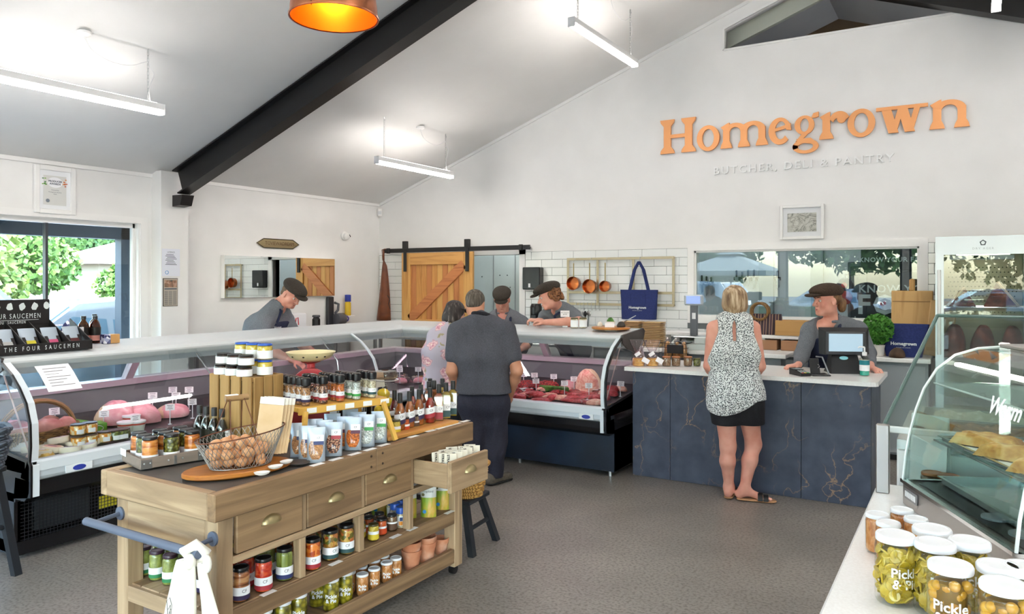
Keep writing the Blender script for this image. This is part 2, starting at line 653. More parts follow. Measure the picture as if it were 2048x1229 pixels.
# knives on a magnetic bar
KN_H=mat('knife_handle','#16181a',.4)
KN_B=mat('knife_blade','#9aa3a6',.22,1)
def knife_rack(px0,px1,py,n,label,Y=11.38):
 a,c=ay(px0,py,Y),ay(px1,py,Y)
 r=obj('knife_rack',MB().bbox(((a.x+c.x)/2,Y-.01,a.z),(c.x-a.x,.02,.05),.004),mat('magnet_bar','#22282a',.4))
 tag(r,label,'rack')
 for i in range(n):
  x=a.x+(i+.5)/n*(c.x-a.x)
  bl,h=random.uniform(.14,.22),random.uniform(.1,.13)
  w=random.uniform(.018,.034)
  k=thing('knife','','knife',(x,Y-.026,a.z-random.uniform(-.03,.04)),group='knives on the butchery racks')
  k['label']='butcher knife hanging on %s'%('the wide magnetic bar seen through the hatch' if n>4 else 'the short magnetic bar at the left of the hatch')
  obj('blade',MB().prism([(-w,0),(w,0),(w,-bl*.8),(-w*.3,-bl)],-.0015,.0015,Matrix.Rotation(PI/2,4,'X')),KN_B,k)
  obj('handle',MB().bbox((0,0,h/2),(.028,.02,h),.008),KN_H,k)
knife_rack(1468,1562,558,8,'dark magnetic knife bar on the far butchery wall')
knife_rack(1400,1428,566,3,'short magnetic knife bar near the left of the hatch')
# printed boards
NAVYB=mat('sign_black','#20262d',.4)
WTXT=mat('print_white','#dfe5e6',.5)
Yp=9.3
c0,c1=ay(1733,545,Yp),ay(1850,660,Yp)
o=thing('slogan_board','black board printed with white slogan about knowing your food, lower of two','sign',(c0.x,Yp,c1.z))
w,h=c1.x-c0.x,c0.z-c1.z
obj('board',MB().bbox((w/2,0,h/2),(w,.02,h),.003),NAVYB,o)
tx=MB()
zt=lambda py: ay(1780,py,Yp).z-c1.z
xt=lambda px: ay(px,560,Yp).x-c0.x
text_on(tx,'KNOW YOUR',.12,face_M((xt(1797),-.013,zt(579)),(0,-1,0)),bold=.002,spacing=1.1)
obj('lettering',tx,WTXT,o)
tx=MB()
text_on(tx,'FOOD',.30,face_M((xt(1806),-.013,zt(612)),(0,-1,0)),bold=.008,spacing=1.15)
obj('lettering',tx,WTXT,o)
c0,c1=ay(1722,498,Yp),ay(1850,540,Yp)
o=thing('slogan_board','black board printed with white slogan about knowing your farmer, upper of two','sign',(c0.x,Yp,c1.z))
w,h=c1.x-c0.x,c0.z-c1.z
obj('board',MB().bbox((w/2,0,h/2),(w,.02,h),.003),NAVYB,o)
zt=lambda py: ay(1780,py,Yp).z-c1.z
xt=lambda px: ay(px,520,Yp).x-c0.x
tx=MB()
text_on(tx,'KNOW YOUR FARMER',.072,face_M((xt(1797),-.013,zt(520)),(0,-1,0)),bold=.0015,spacing=1.1)
obj('lettering',tx,WTXT,o)
# cap on a hook
p=ay(1690,585,9.2)
o=thing('baseball_cap','navy and red baseball cap hanging behind the hatch window','cap',p)
obj('crown',MB().sphere((0,0,.06),.095,14,8,(1,.7,1.1)),mat('cap_navy','#2c3a58',.7),o,60)
obj('peak',MB().sphere((0,-.05,-.06),.09,14,8,(.95,.5,.9)),mat('cap_red','#b3323c',.7),o,60)
obj('badge',MB().sphere((0,-.07,.08),.03,10,6,(1,.3,1)),mat('cap_badge','#d8505a',.6),o,60)
obj('hanger_hook',MB().tube([(0,0,.15),(0,.08,.2),(0,2.19,.2)],.006),DKGREY,o)
# ---------------------------------------------------------------- wall tiles
TILE=mat('white_glazed_tile','#eff1f0',.12,spec=.6)
GROUT=mat('grout','#6c7274',.8)
TW,TH,G=.302,.102,.0035
ZT=2.03
me_cache={}
def tile_mesh(w,h):
 key=(round(w,3),round(h,3))
 if key not in me_cache:
  me_cache[key]=MB().bbox((w/2,-.004,h/2),(w,.008,h),.0022).mesh('tile',TILE)
 return me_cache[key]
gb=obj('tile_bed',MB().box(XL+.005,YB-.006,.9,DX0-.0,YB-.0005,ZT).box(DX1+.09,YB-.006,.9,WX0-.075,YB-.0005,ZT)
  .box(WX0-.075,YB-.006,.9,WX1+.075,YB-.0005,WZ0-.075).box(WX1+.075,YB-.006,.9,.6,YB-.0005,ZT),GROUT,wall_back)
nt_=0
blocked=[(DX0+.36-.62,DX1+.09,0,3),(WX0-.075,WX1+.075,WZ0-.075,3),(-.2,.6,0,3)]
row=0
z=ZT-TH
while z>.93:
 off=(0 if row%2 else TW/2)
 x=XL-off+.01
 while x<.0:
  segs=[(max(x,XL+.01),min(x+TW,0))]
  for bx0,bx1,bz0,bz1 in blocked:
   if z+TH>bz0+.01 and z<bz1:
    ns=[]
    for s0,s1 in segs:
     if s1<=bx0 or s0>=bx1:
      ns.append((s0,s1))
     else:
      if s0<bx0:
       ns.append((s0,bx0))
      if s1>bx1:
       ns.append((bx1,s1))
    segs=ns
  for s0,s1 in segs:
   if s1-s0>.02:
    h=TH
    o=obj('tile',tile_mesh(s1-s0-G,h-G),parent=wall_back,loc=(s0,YB-.004,z))
    nt_ += 1
  x += TW
 z -= TH
 row += 1
# ---------------------------------------------------------------- barn door
DW={k: wood('barn_wood_'+k,a,c,ax_,.45,14) for k,a,c,ax_ in (('v1','#b9783c','#d49a58','z'),('v2','#a9683c','#c68350','z'),
                 ('v3','#c28a4a','#dba964','z'),('h','#c08444','#dea763','x'),('d','#b06a40','#cb8554','x'))}
bx0,bx1=ay(805,560,8.3).x,ay(947,560,8.3).x
bw,bz0,bz1=bx1-bx0,.04,2.05
d=thing('door_1','sliding cedar barn door with diagonal brace on a black rail','door',(bx0,8.30,0))
d['kind']='structure'
st=.15
n=10
pw=(bw-2*st)/n
for i in range(n):
 x=st+i*pw
 obj('board',MB().bbox((x+pw/2,.012,(bz0+bz1)/2),(pw-.003,.018,bz1-bz0-.1),.004),DW[random.choice(['v1','v2','v2','v3','v1'])],d)
for x in (0,bw-st):
 obj('stile',MB().bbox((x+st/2,0,(bz0+bz1)/2),(st,.044,bz1-bz0),.005),DW['v3'],d)
for z in (bz1-.17,.95,bz0):
 obj('rail',MB().bbox((bw/2,0,z+.085),(bw-2*st,.042,.17),.005),DW['h'],d)
a=math.atan2(bz1-.17-1.12,bw-2*st)
Lb=math.hypot(bz1-.17-1.12,bw-2*st)
Mb=Matrix.Translation((bw/2,-.004,(bz1-.17+1.12)/2))@Matrix.Rotation(-a,4,'Y')
obj('brace',MB().bbox((0,0,0),(Lb+.02,.036,.14),.005,Mb),DW['d'],d)
Mb=Matrix.Translation((bw/2,-.004,.58))@Matrix.Rotation(-math.atan2(.74,bw-2*st),4,'Y')
obj('brace',MB().bbox((0,0,0),(1.12,.036,.14),.005,Mb),DW['d'],d)
RAIL=mat('rail_black','#1f1e1e',.45)
r0,r1=ay(766,500,8.27),ay(1060,493,8.27)
r=thing('door_rail','black flat steel track above the barn door','rail',(r0.x,8.27,2.085))
obj('track',MB().bbox(((r1.x-r0.x)/2,0,0),(r1.x-r0.x,.012,.06),.002),RAIL,r)
for fx_ in (.03,.55,.97):
 obj('standoff',MB().cyl((0,0,0),.014,.12,10,M=Matrix.Translation(((r1.x-r0.x)*fx_,.125,0))@Matrix.Rotation(PI/2,4,'X')),RAIL,r)
for px in (777,1042):
 x=ay(px,497,8.27).x-r0.x
 obj('end_stop',MB().bbox((x,-.005,0),(.05,.03,.075),.003),RAIL,r)
for px in (811,935):
 x=ay(px,497,8.27).x
 h=thing('door_hanger','black strap hanger on the %s of the barn door'%('left' if px<900 else 'right'),'hanger',(x,8.27,2.085))
 obj('strap',MB().bbox((0,-.012,-.11),(.055,.008,.38),.002),RAIL,h)
 obj('wheel_cover',MB().bbox((0,-.005,.075),(.075,.05,.11),.004),RAIL,h)
# doorway lining
t=MB()
t.box(DX1,YB-.02,0,DX1+.085,YB+.15,DZ+.07).box(DX0,YB-.02,DZ,DX1+.085,YB+.15,DZ+.07).box(DX0,YB,0,DX0+.04,YB+.15,DZ)
struct('trim_10',t,GLOSSW)
# ---------------------------------------------------------------- wall sign
COPPER_L=mat('sign_copper','#f2ab70',.5,.35)
def arc(cx,cy,rx,ry,a0,a1,n=16):
 return [(cx+rx*math.cos(math.radians(a0+(a1-a0)*i/n)),cy+ry*math.sin(math.radians(a0+(a1-a0)*i/n))) for i in range(n+1)]
_EPS=[0]
def _eps():
 _EPS[0]=(_EPS[0]+1)%9
 return .0007*_EPS[0]
def strip(mb,outer,inner,t):
 t += _eps()
 n=len(outer)
 vs=[(x,-t,y) for x,y in outer]+[(x,-t,y) for x,y in inner]+[(x,0,y) for x,y in outer]+[(x,0,y) for x,y in inner]
 fs=[]
 for i in range(n-1):
  fs += [(i,i+1,n+i+1,n+i),(2*n+i,3*n+i,3*n+i+1,2*n+i+1),(i,2*n+i,2*n+i+1,i+1),(n+i,n+i+1,3*n+i+1,3*n+i)]
 fs += [(0,n,3*n,2*n),(n-1,3*n-1,4*n-1,2*n-1)]
 mb.add(vs,fs)
def poly(mb,pts,t):
 t += _eps()
 n=len(pts)
 mb.add([(x,-t,y) for x,y in pts]+[(x,0,y) for x,y in pts],[tuple(range(n)),tuple(range(n,2*n))[::-1]]+[(i,n+i,n+(i+1)%n,(i+1)%n) for i in range(n)])
def serif(mb,xc,w,y,up,t,sw):
 """bracketed foot serif around a stem"""
 s=1 if up else-1
 h=.035
 poly(mb,[(xc-w/2,y),(xc+w/2,y),(xc+w/2-.008,y+s*h),(xc+sw/2,y+s*h*2.2),(xc-sw/2,y+s*h*2.2),(xc-w/2+.008,y+s*h)],t)
def letter(ch,w,t=.025):
 mb=MB()
 CH,XH=.39,.265
 if ch=='H':
  for x in (.085,w-.085):
   poly(mb,[(x-.042,.02),(x+.042,.02),(x+.042,CH-.02),(x-.042,CH-.02)],t)
   serif(mb,x,.17,0,True,t,.084)
   serif(mb,x,.17,CH,False,t,.084)
  poly(mb,[(.1,.175),(w-.1,.175),(w-.1,.215),(.1,.215)],t)
 elif ch=='o':
  strip(mb,arc(w/2,XH/2,w/2,XH/2+.012,0,360,32),arc(w/2,XH/2,w/2-.062,XH/2-.03,-12,348,32),t)
 elif ch in 'nm':
  k=1 if ch=='n' else 2
  st=(w-.13)/k if k==1 else (w-.13)/2
  for i in range(k+1):
   x=.065+i*st
   poly(mb,[(x-.036,.02),(x+.036,.02),(x+.036,XH-.06),(x-.036,XH-.06)],t)
   serif(mb,x,.13,0,True,t,.072)
   if i:
    xc=x-st/2
    strip(mb,arc(xc,XH-.085,st/2+.036,.092,0,170,16),arc(xc,XH-.10,st/2-.036,.062,0,165,16),t)
  poly(mb,[(.005,XH-.03),(.03,XH-.06),(.101,XH-.08),(.101,XH+.015),(.08,XH+.01)],t)
 elif ch=='r':
  x=.07
  poly(mb,[(x-.037,.02),(x+.037,.02),(x+.037,XH-.05),(x-.037,XH-.06)],t)
  serif(mb,x,.14,0,True,t,.074)
  poly(mb,[(.005,XH-.03),(.03,XH-.06),(.107,XH-.08),(.107,XH+.015),(.085,XH+.01)],t)
  strip(mb,arc(w-.065,XH-.09,.1,.102,20,165,12),arc(w-.07,XH-.11,.055,.055,20,165,12),t)
  poly(mb,arc(w-.045,XH-.07,.042,.042,0,345,14),t)
 elif ch=='e':
  strip(mb,arc(w/2,XH/2,w/2,XH/2+.012,0,318,28),arc(w/2+.008,XH/2+.008,w/2-.06,XH/2-.035,0,322,28),t)
  poly(mb,[(.03,XH*.46),(w-.005,XH*.46+.045),(w-.005,XH*.46+.085),(.03,XH*.46+.03)],t)
 elif ch=='g':
  strip(mb,arc(w*.46,XH*.64,w*.38,XH*.38,0,360,28),arc(w*.46,XH*.64,w*.38-.055,XH*.38-.03,0,360,28),t)
  poly(mb,[(w*.72,XH*.9),(w*.8,XH+.02),(w,XH+.03),(w,XH-.02),(w*.86,XH-.03)],t)
  strip(mb,arc(w*.5,-.055,w*.5,.075,-200,200,28),arc(w*.5,-.058,w*.5-.055,.04,-200,200,28),t)
  poly(mb,[(.03,.0),(.1,.085),(.15,.07),(.1,.02)],t)
  poly(mb,[(.04,.03),(w*.7,.03),(w-.02,-.02),(w-.08,-.03),(.06,-.01)],t)
 elif ch=='w':
  a,q=.045,w/4
  for i in range(4):
   x0,x1=(.09+i*(w-.18)/4,.09+(i+1)*(w-.18)/4)
   th=a if i%2==0 else .026
   if i%2:
    poly(mb,[(x0-th,0),(x0+th,0),(x1+th,XH),(x1-th,XH)],t)
   else:
    poly(mb,[(x0-th,XH),(x1-th,0),(x1+th,0),(x0+th,XH)],t)
  for x in (.09,w/2,w-.09):
   poly(mb,[(x-.085,XH),(x-.085,XH-.035),(x+.085,XH-.035),(x+.085,XH)],t)
 return mb
sx=ay(1322.6,310,YB).x
sign=thing('wall_sign','large copper serif shop name lettering high on the white back wall','sign',(sx,YB-.012,3.13))
lets=[('H',70,290),('o',297,437),('m',442,737),('e',740,880),('g',888,1050),('r',1053,1220),('o',1228,1400),('w',1402,1730),('n',1735,1985)]
for ch,p0,p1 in lets:
 x0,x1=ay(1300+p0/3.103,280,YB).x,ay(1300+p1/3.103,280,YB).x
 obj('letter',letter(ch,x1-x0),COPPER_L,sign,loc=(x0-sx,0,0))
a,c=ay(1428,343,YB),ay(1788,318,YB)
tl=thing('tagline_sign','small raised white lettering below the copper shop name','sign',((a.x+c.x)/2,YB-.012,2.885))
vs,fs=text_geo('BUTCHER, DELI & PANTRY',.118,bold=.001,spacing=1.25,ext=.008)
wd=max(v[0] for v in vs)-min(v[0] for v in vs)
k=(c.x-a.x)/wd
par=list(range(len(vs)))
def _find(i):
 while par[i] != i:
  par[i]=par[par[i]]
  i=par[i]
 return i
for f_ in fs:
 for i_ in f_[1:]:
  par[_find(i_)]=_find(f_[0])
isl={}
for f_ in fs:
 isl.setdefault(_find(f_[0]),[]).append(f_)
for F_ in isl.values():
 ids=sorted({i_ for f_ in F_ for i_ in f_})
 rm={a_: b_ for b_,a_ in enumerate(ids)}
 obj('letter',MB().add([(vs[i_][0]*k,vs[i_][1],vs[i_][2]) for i_ in ids],[tuple(rm[i_] for i_ in f_) for f_ in F_],face_M((0,0,0),(0,-1,0))),mat('sign_white','#f4f4f3',.4),tl)
# ================================================================ lights
DIFF=mat('led_diffuser','#ffffff',.4,emit='#fff8f2',es=LED_POWER)
CORD=mat('white_cord','#e6e6e6',.5)
def led(name,label,x,y0,y1,z,rose=True):
 t=thing(name,label,'light',(x,(y0+y1)/2,z),group='linear pendant lights')
 L=(y1-y0)/2
 obj('housing',MB().bbox((0,0,.035),(.066,2*L,.05),.004),mat('led_housing','#e9e9e9',.35),t)
 for s in (-1,1):
  obj('end_cap',MB().bbox((0,s*(L+.004),.018),(.07,.012,.085),.003),MATS['led_housing'],t)
 obj('diffuser',MB().bbox((0,0,-.006),(.06,2*L-.004,.034),.008),DIFF,t)
 obj('uplight',MB().box(-.022,-L+.06,.0605,.022,L-.06,.063),mat('uplight_strip','#ffffff',.4,emit='#fff8f2',es=LED_POWER*.26),t)
 zc=roof_z(x)-z-.003
 for s in (-1,1):
  ch=MB()
  yy=s*(L-.12)
  zs=.06
  k=0
  while zs<zc-.02:
   d=.006 if k%2 else 0
   e=0 if k%2 else .006
   ch.tube([(d,yy+e,zs),(-d,yy-e,zs),(-d,yy-e,zs+.03),(d,yy+e,zs+.03)],.0022,4,closed=True)
   zs += .026
   k += 1
  obj('chain',ch,SILVER,t)
  obj('ceiling_hook',MB().tube([(0,yy,zc),(0,yy,zc-.025),(.012,yy,zc-.04),(0,yy,zc-.05)],.003,5),SILVER,t)
 if rose:
  ry=L-.62
  zr=zc
  obj('ceiling_rose',MB().lathe([(.05,0),(.05,-.02),(.03,-.035),(0,-.035)],16,Matrix.Translation((-.0,ry,zr))),GLOSSW,t,40)
  pts=[(0,ry,zr-.03),(0,ry+.06,zr-.12),(0,ry+.2,zr-.17),(0,ry+.36,zr-.16),(0,L-.13,zr-.1),(.0,L-.1,zr-.14),(.0,L-.07,zc*.6),(0,L-.11,zc*.35),(0,L-.1,.06)]
  sm=[]
  for i in range(len(pts)-1):
   p0,p1,p2,p3=[Vector(pts[min(max(i+j,0),len(pts)-1)]) for j in (-1,0,1,2)]
   for q in range(4):
    u=q/4
    sm.append(.5*((2*p1)+(p2-p0)*u+(2*p0-5*p1+4*p2-p3)*u*u+(3*p1-p0-3*p2+p3)*u**3))
  sm.append(Vector(pts[-1]))
  obj('power_cord',MB().tube(sm,.004,6),CORD,t)
 return t
led('linear_light','white linear pendant light nearest the left wall, cut by the picture edge',-5.50,2.27,3.67,3.0)
led('linear_light','white linear pendant light over the corner of the glass counters',-5.50,6.22,7.60,2.955)
led('linear_light','white linear pendant light highest up, in front of the gable wall',-2.93,5.82,7.26,3.88)
for (x,y,z),wh in zip(((-5.5,-1.6,3.0),(-2.93,1.9,3.88),(-2.93,-1.9,3.88),(.2,5.9,3.88),(.2,1.9,3.88),(.2,-1.9,3.88),(2.7,1.9,3.0),(2.7,5.9,3.0),(2.7,-1.6,3.0)),('nearest the shop entrance by the left wall','above the copper lamp near the ridge','near the ridge by the entrance','over the till near the ridge','over the photographer near the ridge','right of the ridge by the entrance','over the white bench','over the ageing cabinet','by the entrance at the right wall')):
 led('linear_light','white linear pendant light out of view '+wh,x,y,y+1.4,z,False)
# copper pendant over the cart
cx_,cy_,zrim=-2.815,2.853,3.02
p=thing('pendant_lamp','large beaten copper pendant lamp hanging over the wooden cart','lamp',(cx_,cy_,zrim))
COPPER=tex_mat('beaten_copper','noise',[(.3,'#b5683f'),(.6,'#cd8560'),(.8,'#b9744f')],9,rough=.32,metal=1,bump=.15,rand=False)
prof=[(.226,0),(.222,.05),(.212,.12),(.196,.2),(.17,.26),(.13,.30),(.07,.325),(.03,.33)]
obj('shade',MB().lathe(prof,40,cap=False),COPPER,p,40)
obj('shade_lining',MB().lathe([(r-.006,z+(.0 if i==0 else-.004)) for i,(r,z) in enumerate(prof)],40,cap=False),mat('copper_lining','#ef8f2f',.38,.85),p,40)
obj('rim',MB().lathe([(.222,-.004),(.23,-.004),(.231,.004),(.222,.006)],40,cap=False),COPPER,p,40)
obj('seam',MB().bbox((.06,-.215,.1),(.004,.004,.18),.001,Matrix.Rotation(.1,4,'X')),mat('seam_dark','#7d4526',.5,.8),p)
obj('bulb',MB().sphere((0,0,.20),.05,16,10),mat('bulb_warm','#ffffff',.5,emit='#ffb257',es=60),p,60)
obj('lamp_holder',MB().cyl((0,0,.25),.03,.11,14),BLK,p)
obj('flex',MB().tube([(0,0,.33),(0,0,roof_z(cx_)-zrim)],.005,6),BLK,p)
# ================================================================ outdoors
ASPH=tex_mat('asphalt','noise',[(.3,'#5c5c5b'),(.7,'#6d6d6b')],30,rough=.85)
struct('ground',MB().box(-90,-70,-.25,60,90,-.06),ASPH)
struct('pavement',MB().box(-9.2,-6,-.1,XL-.16,9,-.03).box(-9.2,-5.6,-.1,5,YF-.14,-.03),mat('pavement_concrete','#b9b6b0',.85))
# veranda on the street side
VER=mat('veranda_dark','#474c53',.5)
v=MB()
v.box(-8.95,-4,2.16,-8.80,9,2.42)
v.box(-9.0,-4,2.42,XL-.16,9,2.47)
struct('veranda',v,VER)
for i,y in enumerate((5.33,9.0)):
 o=obj('trim_%d'%(30+i),MB().box(-8.93,y,-.1,-8.80,y+.42,2.3),VER)
 o['kind']='structure'
LEAF={}
for k,c1,c2 in (('a','#3f6428','#6c8f44'),('b','#5c7834','#8c9f54'),('c','#2f5526','#4f7438')):
 LEAF[k]=tex_mat('leaf_'+k,'noise',[(.35,c1),(.65,c2)],2.5,rough=.6)
BARK=tex_mat('bark','noise',[(.3,'#5a4a3a'),(.7,'#7a6651')],12,(1,1,.2),.9)
def tree(label,loc,R,H,trunk,k,n=1500,leaf=.28,flat=.8):
 n,leaf=n*3,leaf*.5
 t=thing('tree',label,'tree',loc,group='trees across the car park')
 obj('trunk',MB().tube([(0,0,0),(.08,.05,trunk*.6),(0,0,H*.7)],[.2,.15,.06],8),BARK,t)
 rnd=random.Random(int(abs(loc[0]*31+loc[1]*17)))
 vs,fs=[],[]
 lobes=[(Vector((rnd.uniform(-.55,.55)*R,rnd.uniform(-.55,.55)*R,trunk+(H-trunk)*rnd.uniform(.25,.8))),rnd.uniform(.45,.65)*R) for _ in range(9)]
 for i in range(n):
  c,r=rnd.choice(lobes)
  d=Vector((rnd.gauss(0,1),rnd.gauss(0,1),rnd.gauss(0,1))).normalized()
  p=c+Vector((d.x*r,d.y*r,d.z*r*flat))*rnd.uniform(.75,1.05)
  a=Vector((rnd.gauss(0,1),rnd.gauss(0,1),rnd.gauss(0,1))).normalized()*leaf
  b=d.cross(a).normalized()*leaf*.6+d*rnd.uniform(-.1,.1)
  q=len(vs)
  vs += [tuple(p-a),tuple(p+b),tuple(p+a),tuple(p-b)]
  fs.append((q,q+1,q+2,q+3))
 o=obj('foliage',MB().add(vs,fs),LEAF[k],t)
 o['kind']='stuff'
 return t
tree('yellow-green bushy tree behind the blue car, at the left edge of the side window',(-25,10.2,-.06),2.2,3.4,.5,'b')
tree('dense green tree left of the window mullion',(-29.5,14.0,-.06),1.9,3.5,.6,'a')
tree('round green shrub in front of the pale roof, right of the mullion',(-23.2,14.3,-.06),1.1,2.4,.3,'a',1000,.2)
tree('tall tree behind the pale roofed house',(-63,36,-.06),5,6.5,1.5,'c',1500,.5)
tree('green tree in the distance between the house and the mullion',(-56,26.4,-.06),3.8,5.2,1.2,'b',1400,.4)
tree('leafy tree at the far left of the side window',(-37,14.5,-.06),3,6,1,'a')
for i,x in enumerate((-20,-12.5,-5,2.5)):
 tree('leafy tree across the front car park, %s'%('first','second','third','fourth')[i]+' from the street corner',(x,-24,-.06),3.1,6.2,1.0,'ac'[i%2],900,.4)
# house with pale roof
h=thing('house','low house with a pale hipped roof beyond the car park fence','house',(-45,28.6,-.06))
obj('walls',MB().box(-3,-4.5,0,3,4.5,2.7),mat('house_wall','#948b7c',.8),h)
obj('roof',MB().add([(-3.6,-5.2,2.7),(3.6,-5.2,2.7),(3.6,5.2,2.7),(-3.6,5.2,2.7),(0,-1.8,4.1),(0,1.8,4.1)],[(0,1,4),(1,2,5,4),(2,3,5),(3,0,4,5),(3,2,1,0)]),mat('house_roof','#b3ac9e',.7),h)
for y in (-2.6,1.0):
 w=obj('window',MB().box(3.0,y,.9,3.05,y+1.6,1.9),GLOSSW,h)
 obj('pane',MB().box(3.05,y+.06,.96,3.06,y+1.54,1.84),mat('dark_pane','#55626a',.1),w)
# rail fence
fe=thing('rail_fence','white timber fence along the far side of the car park','fence',(-20.5,6,-.06))
for i in range(9):
 obj('post',MB().box(-.06,i*1.8-.06,0,.06,i*1.8+.06,1.25),GLOSSW,fe)
for z in (.55,.85,1.12):
 obj('rail',MB().box(-.05,-.1,z,-.02,14.6,z+.14),GLOSSW,fe)
# cars
TYRE=mat('tyre','#1c1c1d',.8)
CGL=mat('car_glass','#56707f',.05,coat=1)
LAMPG=mat('car_lamp','#e8ecec',.1,coat=1)
TAIL=mat('car_tail_lamp','#a8262a',.2,coat=1)
def car(label,loc,rotz,paint,suv=False):
 """nose towards local +y"""
 t=thing('car',label,'car',loc,rotz,'parked cars')
 Hh=1.72 if suv else 1.46
 w=.9
 belt=1.0 if suv else .92
 low=[(-2.1,.32),(2.05,.30),(2.12,.55),(2.0,.74),(1.1,belt-.06),(-1.9,belt),(-2.12,.8)]
 rings=[]
 for x,k in ((-w,.0),(-w+.03,1),(w-.03,1),(w,0)):
  cxp=[( (y if k else y*.975),(z if k else .62+(z-.62)*.82)) for y,z in low]
  rings.append([(x,y,z) for y,z in cxp])
 obj('body',MB().loft(rings),paint,t,30)
 rear=-1.95 if suv else-1.75
 top=[(1.15,belt-.05),(.35,Hh-.04),(-.3,Hh),(rear*.72,Hh-.05),(rear,belt+.02)]
 bt=[(-w+.05,0),(-w+.16,1),(w-.16,1),(w-.05,0)]
 gh=MB()
 A=[(y,z) for y,z in top]
 rr=[]
 for sgn in (-1,1):
  rr.append([(sgn*(w-.06 if z<belt+.05 else w-.19),y,z) for y,z in A])
 gh.loft([rr[0],rr[1]],closed=False,cap=False)
 for R in rr:
  gh.add(R,[(0,1,2,3,4)])
 obj('cabin',gh,paint,t,30)
 # glass, a little proud of the cabin
 for sgn in (-1,1):
  for i,(ya,yb) in enumerate(((.92,.02),(-.06,rear*.72))):
   zt_=Hh-.12
   xb,xt_=sgn*(w-.055),sgn*(w-.175)
   y_t0=min(ya,.32) if i==0 else yb*0-.06
   q=[(xb,ya,belt+.02),(xb,yb,belt+.02),(xt_,yb if i==0 else yb*.96,zt_),(xt_,y_t0,zt_)]
   obj('side_window',MB().add(q+[(x-sgn*.012,y,z) for x,y,z in q],[(0,1,2,3),(7,6,5,4),(0,4,5,1),(1,5,6,2),(2,6,7,3),(3,7,4,0)]),CGL,t)
  obj('mirror',MB().bbox((sgn*(w+.08),.72,belt+.08),(.18,.1,.13),.03),paint,t)
  for y in (.35,-.75):
   obj('door_handle',MB().bbox((sgn*(w+.005),y-.3,belt-.12),(.025,.16,.035),.01),paint,t)
  obj('headlamp',MB().bbox((sgn*.68,2.03,.68),(.34,.12,.13),.03),LAMPG,t)
  obj('tail_lamp',MB().bbox((sgn*.7,-2.08,.85),(.26,.08,.18),.03),TAIL,t)
  for y in (1.3,-1.3):
   wh=obj('wheel',MB().lathe([(.12,-.1),(.3,-.1),(.33,-.06),(.33,.06),(.3,.1),(.12,.1)],22,Matrix.Translation((sgn*.8,y,.33))@Matrix.Rotation(PI/2,4,'Y')),TYRE,t,40)
   obj('rim',MB().lathe([(0,-.09),(.2,-.102),(.2,.102),(0,.09)],14,Matrix.Translation((sgn*.802,y,.33))@Matrix.Rotation(PI/2,4,'Y')),SILVER,wh,30)
 for yb_,zb_,yt_,zt_ in ((1.06,belt+.0,.40,Hh-.08),(rear+.02,belt+.06,rear*.74-.01,Hh-.1)):
  s=1 if yb_>0 else-1
  q=[(-.74,yb_,zb_),(.74,yb_,zb_),(.62,yt_,zt_),(-.62,yt_,zt_)]
  n=Vector((0,s*.6,.5))*.03
  obj('windscreen',MB().add([Vector(a)+n for a in q]+q,[(0,1,2,3),(7,6,5,4),(0,4,5,1),(1,5,6,2),(2,6,7,3),(3,7,4,0)]),CGL,t)
 obj('grille',MB().bbox((0,2.1,.5),(.9,.05,.16),.02),TYRE,t)
 return t
SILV=mat('paint_silver','#8f9aa4',.25,.3,coat=1)
BLUEG=mat('paint_blue_grey','#4f6478',.25,.3,coat=1)
WPAINT=mat('paint_white','#c3c7c9',.25,coat=1)
car('silver hatchback parked close to the side window',(-10.3,5.64,-.06),PI-.05,SILV)
car('blue grey off-roader parked further away, behind the silver car',(-15.6,6.2,-.06),.15,BLUEG,True)
car('white car standing left of the silver hatchback',(-12.7,.6,-.06),PI,WPAINT)
car('white off-roader in the front car park, left in the hatch reflection',(-9.3,-13.2,-.06),PI/2+.3,WPAINT,True)
car('white hatchback in the front car park, right of the white off-roader',(-4.8,-14.6,-.06),PI/2,WPAINT)
car('silver car in the front car park nearest the market umbrella',(.6,-14.4,-.06),PI/2-.2,SILV)
# hedge
rnd=random.Random(5)
vs,fs=[],[]
for i in range(2600):
 p=Vector((rnd.uniform(-8.2,-3.2),-7.4+rnd.choice((-.3,.3))*rnd.uniform(.8,1.1),rnd.uniform(-.1,.8))) if i%3 else Vector((rnd.uniform(-8.2,-3.2),-7.4+rnd.uniform(-.32,.32),.8+rnd.uniform(-.05,.05)))
 a=Vector((rnd.gauss(0,1),rnd.gauss(0,1),rnd.gauss(0,1))).normalized()*.07
 b=a.orthogonal().normalized()*.045
 q=len(vs)
 vs += [tuple(p-a),tuple(p+b),tuple(p+a),tuple(p-b)]
 fs.append((q,q+1,q+2,q+3))
hd=thing('hedge','clipped green hedge outside the shop front','hedge',(0,0,0))
obj('foliage',MB().add(vs,fs),LEAF['a'],hd)['kind']='stuff'
obj('core',MB().box(-8.1,-7.66,-.16,-3.3,-7.14,.76),LEAF['c'],hd)
